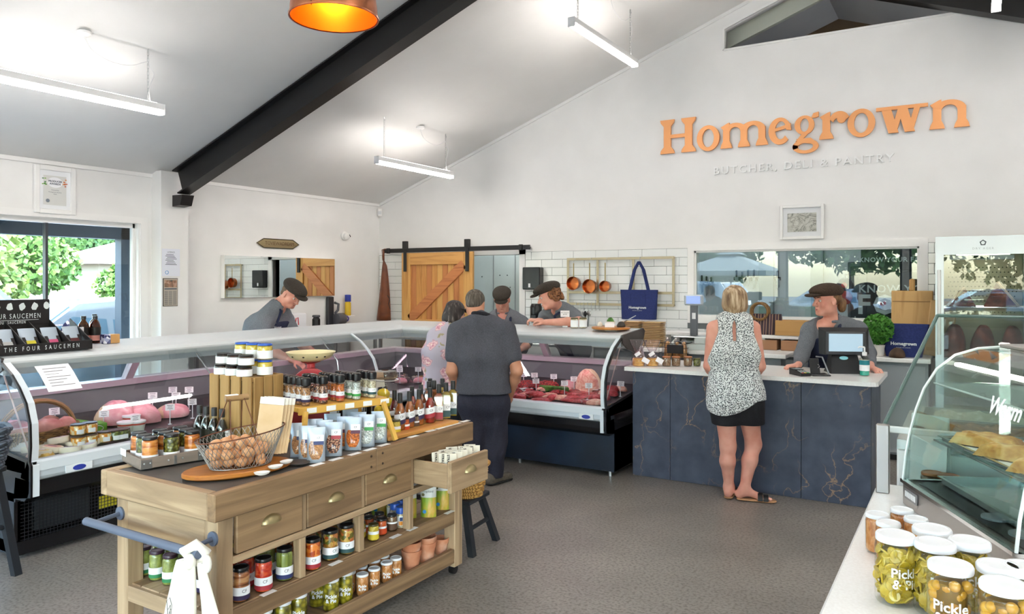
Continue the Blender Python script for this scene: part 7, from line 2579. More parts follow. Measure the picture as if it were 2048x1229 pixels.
# small wall fittings
p=ax(363,641,XL)
t=thing('wall_switch','white triple light switch on the side wall','switch',p,PI/2)
obj('plate',MB().bbox((0,-.004,0),(.075,.008,.15),.003),GLOSSW,t)
for k in range(3):
 obj('rocker',MB().bbox((0,-.01,-.045+.045*k),(.03,.006,.02),.002),GLOSSW,t)
p=ax(555,488,XL)
L2=ax(597,488,XL).y-ax(514,488,XL).y
t=thing('arrow_sign','weathered double-pointed wooden sign with hand-lettered words above the mirror','sign',(XL+.012,p.y,p.z),PI/2)
hw,hh=L2/2,.055
obj('board',MB().prism([(-hw,0),(-hw+.1,hh),(hw-.1,hh),(hw,0),(hw-.1,-hh),(-hw+.1,-hh)],0,.02,face_M((0,.012,0),(0,-1,0))),wood('sign_wood','#7d6b4c','#9a8864','x',.8,12),t)
obj('edge',MB().tube([(-hw,-.01,0),(-hw+.1,-.01,hh),(hw-.1,-.01,hh),(hw,-.01,0),(hw-.1,-.01,-hh),(-hw+.1,-.01,-hh)],.006,5,closed=True),mat('sign_edge','#3f3728',.8),t)
tx=MB()
text_on(tx,'TOVIEWADREAM',.062,face_M((.02,-.0095,0),(0,-1,0)),spacing=.95)
obj('lettering',tx,mat('sign_ink','#5a3a22',.7),t)
p=ax(687,472,XL)
t=thing('dome_camera','white dome security camera on the side wall','camera',(XL+.03,p.y,p.z),PI/2)
obj('base',MB().lathe([(0,0),(.06,0),(.06,.025),(.05,.03),(0,.03)],22,Matrix.Translation((0,.03,.0))@Matrix.Rotation(PI/2,4,'X')),GLOSSW,t,40)
obj('ball',MB().sphere((0,-.025,-.01),.048,16,10),GLOSSW,t,60)
for x,z in ((.02,.005),(.038,-.008)):
 obj('lens',MB().sphere((x,-.066+abs(x)*.3,z),.012,10,6),BLK,t,60)
p=ay(756,426,YB)
t=thing('motion_sensor','small white motion sensor in the corner under the ceiling','sensor',(XL+.05,YB-.05,p.z),PI/4)
obj('body',MB().bbox((0,0,0),(.07,.05,.12),.015),GLOSSW,t)
obj('window',MB().bbox((0,-.026,-.01),(.045,.006,.05),.003),mat('sensor_pale','#d5d8da',.4),t)
# mirror
y0,y1=5.665,7.43
t=thing('wall_mirror','wide frameless mirror on the side wall above the bench','mirror',(XL,(y0+y1)/2,1.452),PI/2)
w,h=y1-y0,.502
obj('backing',MB().bbox((0,-.03,h/2),(w,.06,h),.002),GLOSSW,t)
obj('glass',MB().box(-w/2+.004,-.064,.004,w/2-.004,-.0605,h-.004),mat('mirror_silver','#e9efee',.01,1),t)
# cordless vacuum on its dock
p=ax(662,650,XL)
t=thing('cordless_vacuum','grey and purple cordless vacuum on a wall dock','vacuum',(XL+.02,p.y,p.z),PI/2)
VG=mat('vac_grey','#55565c',.35)
obj('dock',MB().bbox((-.06,-.02,.18),(.11,.05,.40),.008),mat('vac_dark','#2e2f34',.4),t)
obj('bin',MB().lathe([(0,0),(.075,0),(.08,.03),(.08,.13),(.06,.16),(0,.16)],24,Matrix.Translation((-.03,-.10,.08))@Matrix.Rotation(PI/2,4,'Y')),VG,t,40)
obj('cyclone',MB().lathe([(.05,0),(.055,.02),(.04,.06),(0,.065)],20,Matrix.Translation((.12,-.10,.08))@Matrix.Rotation(PI/2,4,'Y')),mat('vac_purple','#4a3a9a',.35),t,40)
for k in range(8):
 a_=2*PI*k/8
 obj('cyclone_fin',MB().sphere((.115,-.10+.062*math.cos(a_),.08+.062*math.sin(a_)),.014,8,6),mat('vac_silver','#b5b5b8',.3,.5),t,60)
obj('handle',MB().tube([(-.02,-.08,.16),(.04,-.07,.2),(.06,-.06,.28),(.0,-.05,.30)],.018,8),VG,t,50)
obj('wand',MB().tube([(-.02,-.1,.0),(-.02,-.08,-.45)],.022,10),VG,t,50)
p2=p+Vector((.1,.28,0))
t=thing('spray_can','blue and yellow spray can behind the vacuum','can',(XL+.10,p.y+.22,p.z+.12))
obj('can',MB().lathe([(.04,0),(.042,.01),(.042,.17),(.03,.19)],20),mat('can_yellow','#d9b52a',.4),t,40)
obj('cap',MB().lathe([(.04,.19),(.042,.2),(.042,.28),(.036,.285),(0,.285)],20),mat('can_blue','#2a3a9a',.4),t,40)
obj('shelf',MB().bbox((-.03,0,-.01),(.14,.2,.02),.003),GLOSSW,t)
# bits on the side bench behind the butcher
t=thing('first_aid_box','white box with red and black markings on the side bench','box',(-7.1,6.42,.916),PI/2)
obj('box',MB().bbox((0,0,.17),(.42,.2,.34),.015),LABW,t)
obj('edge',MB().bbox((-.205,-.1,.17),(.012,.012,.34),.004),BLK,t)
obj('mark',MB().tube([(-.1+.05*math.cos(k),-.102,.24+.04*math.sin(k)) for k in [i_*.4 for i_ in range(13)]],.008,5),mat('mark_red','#c2343c',.5),t)
obj('mark',MB().tube([(.02,-.102,.2),(.03,-.102,.28),(.06,-.102,.29),(.07,-.102,.2)],.007,5),mat('mark_red','#c2343c',.5),t)
o=thing('soap_pump','small dark dispenser on the side bench','dispenser',(-7.08,6.86,.916))
obj('body',MB().bbox((0,0,.14),(.1,.1,.28),.03),BLK,o)
obj('lid',MB().bbox((0,0,.29),(.08,.08,.03),.01),VG,o)
# leather apron on the rail end
LEA=tex_mat('brown_leather','noise',[(.3,'#5c2f1c'),(.7,'#7f4526')],8,rough=.5,bump=.2)
q=ay(769,500,8.24)
t=thing('leather_apron','brown leather apron hanging from the end of the door rail','apron',(q.x,8.23,1.0))
R=[]
for k in range(15):
 u=k/14
 z=1.0-u*1.0+.0
 hw_=.012 if u<.18 else (.035+.10*((u-.18)/.82)**.8)
 R.append([(v*hw_+.012*u*math.sin(4*u),-.02*math.cos(v*3.5+u)*(u>.15)-.012,1.085-u*1.0) for v in [i_/8*2-1 for i_ in range(9)]])
mb_=MB().loft(R,closed=False,cap=False)
o=obj('apron',mb_,LEA,t,70)
o.modifiers.new('thickness','SOLIDIFY').thickness=.008
obj('neck_strap',MB().tube([(-.01,.03,1.115),(-.012,-.03,1.1),(0,-.03,.95),(.012,-.03,1.1),(.01,.03,1.115)],.006,6),LEA,t,60)
obj('waist_tie',MB().tube([(.08,-.02,.45),(.13,-.03,.4),(.11,-.03,.33),(.14,-.03,.25)],.006,6),mat('tie_dark','#2a1a14',.6),t,60)
# dispensers on the tiles
p=ay(1071,579,YB)
t=thing('towel_dispenser','black paper towel dispenser on the tiled wall','dispenser',(p.x,YB-.012,p.z))
obj('body',MB().bbox((0,-.055,.14),(.255,.11,.285),.01),mat('dispenser_black','#17181a',.25),t)
obj('window',MB().bbox((-.02,-.112,.05),(.03,.004,.05),.006),LABW,t)
obj('towel',MB().bbox((0,-.06,-.006),(.2,.06,.012),.002),LABW,t)
p=ay(1075,645,YB)
t=thing('soap_dispenser','rounded black soap dispenser on the tiled wall','dispenser',(p.x,YB-.012,p.z))
obj('body',MB().loft([[(x_*s_,y_*s2,z_) for x_,y_ in ((-.07,0),(-.075,-.05),(-.04,-.09),(.04,-.09),(.075,-.05),(.07,0))] for s_,s2,z_ in ((.8,.7,0),(1,1,.05),(1,1,.2),(.8,.8,.24))]),MATS['dispenser_black'],t,50)
obj('lever',MB().bbox((0,-.09,.06),(.07,.02,.07),.01),mat('lever_grey','#33363a',.3),t)
obj('sight_glass',MB().bbox((0,-.093,.15),(.03,.006,.09),.004),mat('lever_grey','#33363a',.3),t)
# pan rail
RB=mat('rail_brass','#b6a98c',.35,.7)
xa,xb=ay(1134,518,YB-.05).x,ay(1348,516,YB-.05).x
zt_,zm,zl=ay(1140,519,YB-.05).z,ay(1140,585,YB-.05).z,ay(1140,608,YB-.05).z
t=thing('pan_rail','brassy metal wall rack for hanging pans','rack',(xa,YB-.05,zm))
Lr=xb-xa
for z in (zt_-zm,0,zl-zm):
 obj('bar',MB().bbox((Lr/2,0,z),(Lr,.012,.03),.002),RB,t)
for x in (0.01,Lr*.30,Lr*.635,Lr-.01):
 obj('upright',MB().bbox((x,.008,(zt_-zm+zl-zm)/2),(.03,.008,zt_-zl+.02),.002),RB,t)
for x in (.01,Lr-.01):
 for z in (zt_-zm,zl-zm):
  obj('standoff',MB().bbox((x,.03,z),(.02,.04,.02),.002),RB,t)
hk=[]
for i in range(7):
 x=.13+i*.052
 obj('hook',MB().tube([(x,.0,zl-zm+.02),(x,-.014,zl-zm),(x,-.014,zl-zm-.05),(x+.012,-.02,zl-zm-.075),(x+.024,-.02,zl-zm-.06)],.003,5),SILVER,t)
PANC=mat('pan_copper','#b9693a',.25,.9)
for i,(px,py,r_) in enumerate(((1149,567,.082),(1181,573,.085),(1212,573,.067))):
 q=ay(px,py,YB-.1)
 t=thing('copper_pan','copper saucepan with long brass handle, %s'%('left, hanging highest','middle, largest of three','right, smallest of three')[i],'pan',(q.x,YB-.075,q.z),0,'copper pans on the rail')
 M_=Matrix.Rotation(PI/2,4,'X')
 obj('pan',MB().lathe([(0,0),(r_*.85,0),(r_*.93,.006),(r_,.075),(r_*1.02,.077),(r_*.96,.073),(r_*.88,.01),(0,.006)],30,M_),PANC,t,40)
 hl=zt_-q.z-r_-.06
 obj('handle',MB().bbox((0,-.05,r_+hl/2),(.016,.008,hl+.02),.003),BRASS,t)
 obj('hanging_hook',MB().tube([(0,-.05,r_+hl),(0,-.045,r_+hl+.03),(0,.01,r_+hl+.075)],.003,5),SILVER,t)
# canvas bags
NAVY=tex_mat('navy_canvas','noise',[(.3,'#1f2a5c'),(.7,'#27346e')],60,rough=.85,bump=.1)
def tote(label,loc,w0,w1,h,d,handle=True,rotz=0,txt=.035,hh=.32):
 t=thing('tote_bag',label,'bag',loc,rotz)
 R_=[]
 for k in range(7):
  u=k/6
  w=w0+(w1-w0)*u
  dd=d*(1-.75*u)
  n=20
  R_.append([((w/2)*math.copysign(abs(math.cos(2*PI*i/n))**.35,math.cos(2*PI*i/n)),dd/2*math.copysign(abs(math.sin(2*PI*i/n))**.6,math.sin(2*PI*i/n))+.004*math.sin(5*u+i),h*u) for i in range(n)])
 obj('bag',MB().loft(R_),NAVY,t,60)
 obj('pocket_seam',MB().tube([(-w0*.22,-d*.36,h*.3),(-w0*.22,-d*.25,h*.85)],.0025,4).tube([(w0*.22,-d*.36,h*.3),(w0*.22,-d*.25,h*.85)],.0025,4),NAVY,t)
 tx_=MB()
 text_on(tx_,'Homegrown',txt,face_M((0.0,-d*.46,h*.40),(0,-1,.2)),bold=.0012)
 text_on(tx_,'BUTCHER, DELI & PANTRY',txt*.24,face_M((0.0,-d*.485,h*.40-txt*.85),(0,-1,.2)))
 obj('printed_name',tx_,WTXT,t)
 if handle:
  for s_ in (-1,1):
   pts=[(-w1*.25,s_*.012,h*.96),(-w1*.12,s_*.012,h+hh*.7),(0,s_*.006,h+hh),(w1*.12,s_*.012,h+hh*.7),(w1*.25,s_*.012,h*.96)]
   R2=[[(x_-.016,y_-.003,z_),(x_+.016,y_-.003,z_),(x_+.016,y_+.003,z_),(x_-.016,y_+.003,z_)] for x_,y_,z_ in pts]
   obj('strap',MB().loft(R2),NAVY,t)
 return t
q0,q1=ay(1278,639,YB-.12),ay(1278,580,YB-.12)
wb_=ay(1315,600,YB-.12).x-ay(1240,600,YB-.12).x
tote('navy cotton bag with the shop name hanging from the pan rail',(q0.x,YB-.12,q0.z),wb_*.88,wb_,q1.z-q0.z,.12,True,.03,.042,zt_-q1.z-.04)
obj('bag_hook',MB().tube([(0,.07,.0),(0,.03,.01),(0,.0,-.05),(0,.02,-.07)],.004,5),SILVER,bpy.data.objects['tote_bag'],loc=(0,0,zt_-q0.z))
# utensils in a holder on the steel bench
q=Vector((ay(1172,650,7.9).x,7.86,.916))
t=thing('utensil_holder','steel holder with kitchen utensils below the pan rail','holder',q)
obj('pot',MB().lathe([(.06,0),(.062,.004),(.062,.2),(.058,.2),(.056,.01),(0,.008)],24),SILVER,t,40)
for i in range(6):
 a_=i*1.05
 obj('utensil',MB().tube([(.03*math.cos(a_),.03*math.sin(a_),.02),(.06*math.cos(a_),.05*math.sin(a_),.34)],.006,6).sphere((.062*math.cos(a_),.052*math.sin(a_),.36),.022,10,6,(1,.4,1.5)),(SILVER,BLK)[i%2],t,50)
# rear shelf: striped bag, boxes
ZS=1.1035
q=Vector((ay(1527,660,7.98).x,7.98,ZS))
t=thing('basket_bag','striped shopping bag with round cane handles on the rear shelf','bag',q)
STR=tex_mat('striped_cloth','wave',[(.3,'#3c2f38'),(.45,'#8a6a52'),(.6,'#c2a286'),(.8,'#4a3640')],5.5,rough=.85,dist=0,detail=0)
R=[]
for k in range(5):
 u=k/4
 R.append([((.21-.03*u)*math.copysign(abs(math.cos(2*PI*i/20))**.5,math.cos(2*PI*i/20)),.08*(1-.5*u)*math.sin(2*PI*i/20),.21*u) for i in range(20)])
obj('bag',MB().loft(R),STR,t,50)
for s_ in (-1,1):
 obj('cane_handle',MB().tube([(.085*math.cos(2*PI*k/24)-.03,s_*.035-.02,.235+.085*math.sin(2*PI*k/24)) for k in range(24)],.014,8,closed=True),WICK,t,60)
q=Vector((ay(1585,660,7.98).x,7.98,ZS))
t=thing('wooden_box','plain wooden box on the rear shelf beside the striped bag','box',q)
OAK=wood('oak_box','#a8793f','#c3965a','x',.5,9)
for x in (-.14,.14):
 obj('end',MB().bbox((x,0,.075),(.015,.2,.15),.003),OAK,t)
for y in (-.1,.1):
 obj('side',MB().bbox((0,y,.075),(.295,.015,.15),.003),OAK,t)
obj('floor',MB().bbox((0,0,.008),(.27,.19,.012),.002),OAK,t)
for i in range(3):
 q=Vector((-2.0-.35+i*.48,7.98,.951))
 o=thing('carton','brown cardboard carton under the rear shelf, %s from the left'%ORD[i],'box',q,0,'cartons under the rear shelf')
 obj('box',MB().bbox((0,0,.05),(.44,.2,.1),.003),mat('cardboard','#a97f5f',.8),o)
 obj('tape',MB().box(-.03,-.1015,.02,.03,-.1005,.1),mat('tape','#b8926e',.5),o)
# right rear bench: parsley, boards, bag
q=Vector((ay(1755,678,7.8).x,7.80,.951))
t=thing('parsley_pot','bushy green parsley in a white pot on the rear bench','plant',q)
obj('pot',MB().lathe([(.05,0),(.065,.1),(.07,.105),(.06,.1),(0,.09)],24),SHELL,t,40)
rnd=random.Random(9)
vs,fs=[],[]
for i in range(900):
 d_=Vector((rnd.gauss(0,1),rnd.gauss(0,1),rnd.gauss(0,1))).normalized()
 c_=Vector((d_.x*.13,d_.y*.12,.26+d_.z*.13))*1
 c_ += Vector((0,0,-.02*rnd.random()))
 a_=Vector((rnd.gauss(0,1),rnd.gauss(0,1),rnd.gauss(0,1))).normalized()*.02
 b_=a_.orthogonal().normalized()*.015
 k=len(vs)
 vs += [tuple(c_-a_),tuple(c_+b_),tuple(c_+a_),tuple(c_-b_)]
 fs.append((k,k+1,k+2,k+3))
obj('leaves',MB().add(vs,fs),tex_mat('parsley','noise',[(.3,'#2f6a22'),(.7,'#5a9a3a')],20,rough=.6),t)['kind']='stuff'
obj('stems',MB().tube([(0,0,.08),(.03,0,.22)],.01,6).tube([(0,0,.08),(-.04,.02,.24)],.01,6).sphere((0,0,.25),.09,12,8),mat('stem_green','#3a6a2a',.7),t)
qa,qb=ay(1782,556,8.12),ay(1866,650,8.12)
w=qb.x-qa.x
PINE=wood('pine_board','#b98d52','#d1a76c','z',.55,8)
t=thing('bread_board','large pale wooden board with a handle leaning on the rear wall','board',((qa.x+qb.x)/2,8.15,.951))
t.rotation_euler=(-.05,0,0)
hb=ay(1820,582,8.12).z-.951
obj('board',MB().bbox((0,0,hb/2),(w,.03,hb),.006),PINE,t)
obj('handle',MB().bbox((.0,0,hb+.055),(.05,.03,.12),.012),PINE,t)
obj('batten',MB().bbox((0,-.017,hb*.83),(w*.95,.006,.008),.001),wood('pine_dark','#8f6a3c','#a57f4c','x'),t)
t=thing('bread_board','second wooden board leaning sideways in front of the dry ageing cabinet','board',(qb.x+.04,8.02,.951))
t.rotation_euler=(-.12,.10,0)
obj('board',MB().bbox((0,0,.26),(.22,.025,.52),.006),wood('pine_tan','#c79a5e','#d9b27a','z',.55,8),t)
obj('end_batten',MB().bbox((0,-.014,.06),(.2,.006,.03),.002),PINE,t)
q=ay(1808,712,7.85)
tote('navy cotton bag with the shop name standing on the rear bench',(q.x,7.86,.951),.30,.42,ay(1808,648,7.85).z-.951,.16,False,0,.042)
o=obj('rye_loaf',lump(.14,.12,.09,33),tex_mat('rye_crust','noise',[(.3,'#3a2a20'),(.7,'#5c4433')],20,rough=.7,bump=.4),smooth=60,loc=(ay(1793,712,7.68).x,7.70,.951))
tag(o,'small dark round loaf in front of the standing navy bag','bread')
# dry ageing cabinet
t=thing('ageing_cabinet','tall steel dry ageing cabinet with glass door and meat inside','cabinet',(-.245,7.72,0))
CW,CD,CHh=.72,.66,2.045
obj('left_side',MB().bbox((.02,CD/2,CHh/2),(.04,CD,CHh),.004),SILVER,t)
obj('right_side',MB().bbox((CW-.02,CD/2,CHh/2),(.04,CD,CHh),.004),SILVER,t)
obj('back',MB().bbox((CW/2,CD-.02,CHh/2),(CW-.08,.03,CHh),.004),mat('cab_back','#b9b193',.5,.3),t)
obj('top',MB().bbox((CW/2,CD/2,CHh-.07),(CW-.08,CD-.04,.14),.004),SILVER,t)
obj('base',MB().bbox((CW/2,CD/2,.1),(CW-.08,CD-.04,.2),.004),SILVER,t)
dd_=obj('door_frame',MB().box(0,-.04,.2,.065,0,CHh).box(CW-.065,-.04,.2,CW,0,CHh).box(.065,-.04,CHh-.16,CW-.065,0,CHh).box(.065,-.04,.2,CW-.065,0,.27),mat('door_steel','#c6c9cc',.3,.8),t)
obj('door_glass',MB().box(.065,-.025,.27,CW-.065,-.018,CHh-.16),glass('cab_glass','#f0f4f4',1.6),dd_)
obj('door_handle',MB().tube([(.03,-.075,1.0),(.03,-.075,1.75)],.014,10),GLOSSW,dd_,50)
em=obj('emblem',MB().tube([(.36+.022*math.cos(2*PI*k/5+PI/2),-.042,CHh-.06+.022*math.sin(2*PI*k/5+PI/2)) for k in range(5)],.005,5,closed=True),DKGREY,dd_)
tx=MB()
text_on(tx,'DRY AGER',.026,face_M((.36,-.0415,CHh-.11),(0,-1,0)),spacing=1.4)
obj('maker_lettering',tx,mat('maker_ink','#8d9094',.4),dd_)
obj('control_panel',MB().bbox((.34,.02,CHh-.185),(.5,.03,.04),.004),mat('panel_pale','#d3d5d2',.4),t)
obj('control_display',MB().bbox((.34,.003,CHh-.185),(.12,.004,.024),.001),BLK,t)
pf=MB()
for j in range(9):
 for i in range(18):
  pf.cyl((0,0,0),.006,.003,6,M=Matrix.Translation((.09+i*.031+(j%2)*.015,CD-.036,1.42+j*.045))@Matrix.Rotation(PI/2,4,'X'))
obj('perforation',pf,mat('hole_dark','#4a4636',.8),t)['kind']='stuff'
obj('cabinet_lamp',MB().bbox((.36,.1,CHh-.155),(.4,.04,.015),.003),mat('cab_lamp','#ffffff',.4,emit='#fff3e0',es=10),t)
for z in (1.42,.95,.55):
 for k in range(9):
  obj('shelf_bar',MB().tube([(.05,.06+k*.06,z),(CW-.05,.06+k*.06,z)],.004,5),CHROME,t)
for k in range(2):
 obj('hanging_rod',MB().tube([(.05,.2+.2*k,1.36),(CW-.05,.2+.2*k,1.36)],.006,6),CHROME,t)
AGED=tex_mat('aged_beef','noise',[(.3,'#4a1a16'),(.55,'#7a2f26'),(.75,'#b0654e')],12,rough=.5,bump=.4,rand=True)
for i,(x,w,h) in enumerate(((.20,.22,.17),(.50,.26,.22))):
 m_=thing('beef_cut','wedge of dark aged beef on the top cabinet shelf, %s'%('left','right')[i],'meat',(-.245+x,7.98,1.4255))
 pr=[(-w/2,0),(w/2,0),(w*.1 if i==0 else-w*.12,h)]
 obj('meat',MB().prism(pr,-.09,.09,face_M((0,0,0),(0,-1,0))),AGED,m_)
 e0,e1=(pr[0],pr[2]) if i==0 else (pr[1],pr[2])
 obj('fat_edge',MB().tube([(e0[0],-.09,e0[1]+.004),(e1[0],-.09,e1[1])],.012,6).tube([(e0[0],.0,e0[1]+.004),(e1[0],.0,e1[1])],.012,6),FATC,m_)
for i,x in enumerate((.14,.36,.58)):
 o=obj('beef_cut',lump(.19,.2,.30,200+i,16,12,.15),AGED,smooth=60,loc=(-.245+x,7.97,.957))
 tag(o,'large aged beef joint on the middle cabinet shelf, %s'%('left','middle','right')[i],'meat','beef joints in the ageing cabinet')
# ================================================================ stools and baskets
def stool(label,loc,w,d,h,rotz=0):
 t=thing('black_stool',label,'stool',loc,rotz)
 SB=mat('stool_black','#20242a',.5)
 obj('seat',MB().bbox((0,0,h-.015),(w,d,.03),.006),SB,t)
 for sx_ in (-1,1):
  for sy_ in (-1,1):
   x0,y0=sx_*(w/2-.05),sy_*(d/2-.03)
   x1,y1=sx_*(w/2+.03),sy_*(d/2+.03)
   obj('leg',MB().loft([[(x0-.018,y0-.022,h-.03),(x0+.018,y0-.022,h-.03),(x0+.018,y0+.022,h-.03),(x0-.018,y0+.022,h-.03)],[(x1-.018,y1-.022,0),(x1+.018,y1-.022,0),(x1+.018,y1+.022,0),(x1-.018,y1+.022,0)]]),SB,t)
  obj('stretcher',MB().tube([(sx_*(w/2-.01),-d/2,h*.45),(sx_*(w/2-.01),d/2,h*.45)],.014,6),SB,t)
 return t
sp=az(963,1093,0)
stool('low black wooden stool behind the far end of the cart',(-2.80,3.85,0),.44,.26,.32,.1)
CANE=tex_mat('cane_tan','wave',[(.2,'#94682e'),(.6,'#cfa158')],30,(1,1,3),rough=.6,bump=.4)
wicker('round cane basket on the low black stool',Vector((-2.72,3.84,.321)),.19,.15,.20,CANE,0,0,10)
o=obj('dark_cloth',lump(.26,.2,.07,71,amp=.3),mat('cloth_black','#1d1b1d',.9),smooth=60,loc=(-2.72,3.84,.46))
tag(o,'dark cloth lying in the round cane basket','cloth')
stool('tall black stool at the left edge holding shopping baskets',(-4.72,1.92,0),.34,.34,.62,.2)
SBK=tex_mat('basket_slate','wave',[(.2,'#343c46'),(.6,'#5a6675')],24,(1,1,3),rough=.6,bump=.4)
for k in range(2):
 t=wicker('slate grey shopping basket on the tall stool, %s'%('lower','upper')[k],Vector((-4.64,1.97,.622+.07*k)),.20,.15,.15,SBK,0,.2,8)
# ================================================================ jars on the white bench
SLM=MB()
rnd=random.Random(3)
for i in range(150):
 a_,z_=rnd.uniform(0,2*PI),rnd.uniform(.012,.118)
 rr_=rnd.uniform(.026,.0365)
 n_=Vector((math.cos(a_)+rnd.uniform(-.6,.6),math.sin(a_)+rnd.uniform(-.6,.6),rnd.uniform(-.8,.8)))
 SLM.lathe([(0,-.0018),(.0115,-.0018),(.0125,0),(.0115,.0018),(0,.0018)],12,face_M((rr_*math.cos(a_),rr_*math.sin(a_),z_),n_,(.1,.2,1)))
SLICE=tex_mat('gherkin_slice','noise',[(.3,'#9c8416'),(.5,'#bb9f28'),(.7,'#d2be66')],30,rough=.3,coat=.4)
slice_me=SLM.mesh('slices',SLICE,40)
ONM=MB()
for i in range(60):
 a_,z_=rnd.uniform(0,2*PI),rnd.uniform(.014,.112)
 rr_=rnd.uniform(.018,.029)
 ONM.sphere((rr_*math.cos(a_),rr_*math.sin(a_),z_),rnd.uniform(.009,.0125),10,7)
onion_me=ONM.mesh('slices',tex_mat('pickled_onion','noise',[(.3,'#b9801e'),(.6,'#d6a538'),(.75,'#8f9a34')],14,rough=.3,coat=.4),60)
def bench_big(kind):
 t=make_jar('gherkin_jar','','jar',.043,.155,'gherkin' if kind=='g' else 'onion',LIDW,big_text=.029,lid_r=1.04)
 for c in t.children:
  if c.name.startswith('contents'):
   bpy.data.objects.remove(c)
   break
 obj('brine',MB().lathe([(.028,.008),(.03,.012),(.03,.118),(.02,.124)],20),mat('brine_'+kind,'#7c6a14' if kind=='g' else '#7a5a16',.3),t,40)
 s_=obj('slices',slice_me if kind=='g' else onion_me,parent=t)
 s_.scale=(1.05,1.05,1.05)
 s_['kind']='stuff'
 return t
lid_top=BT+.155
for i,(px,py,kind,lb) in enumerate(((1791,1068,'g','gherkin jar with white lid at the front left of the bench cluster'),(1870,1084,'g','gherkin jar with white lid in the middle of the bench cluster'),(1864,1056,'g','gherkin jar with white lid behind the middle of the bench cluster'),
          (1939,1081,'g','gherkin jar with white lid nearest the warming cabinet base'),(1901,1127,'o','amber pickled onion jar with bold white lettering in front'),(1999,1130,'o','amber pickle jar with white lid, second from the right edge'),
          (2008,1166,'o','amber pickle jar with white lid, nearest the camera at the right'),(2052,1133,'g','gherkin jar cut off by the right picture edge'))):
 p=az(px,py,lid_top)
 p.z=BT+.0005
 ang=face_cam(p)+(.0 if i==4 else (.55 if i<2 else .2))
 put('bench'+kind,lambda kind=kind: bench_big(kind),p,ang,lb,'pickle jars on the white bench')
for i,(px,py,lb) in enumerate(((1755,1026,'small relish jar at the left end of the bench cluster'),(1777,1043,'small relish jar behind the front left gherkin jar'),(1804,1017,'small relish jar furthest back, against the cabinet base'),(1832,1035,'small relish jar between the rear one and the gherkins'))):
 p=az(px,py,BT+.106)
 p.z=BT+.0005
 put('smlj',SMLJ,p,face_cam(p)+.5,lb,'relish jars on the white bench')
# jars by the steel post
for i,(x,y) in enumerate(((-.10,2.90),(-.055,2.885))):
 q=Vector((x,y,BT+.0005))
 put('herb',CJ,q,0,'small copper lidded jar beside the information card, %s'%('left','right')[i],'jars by the information card')
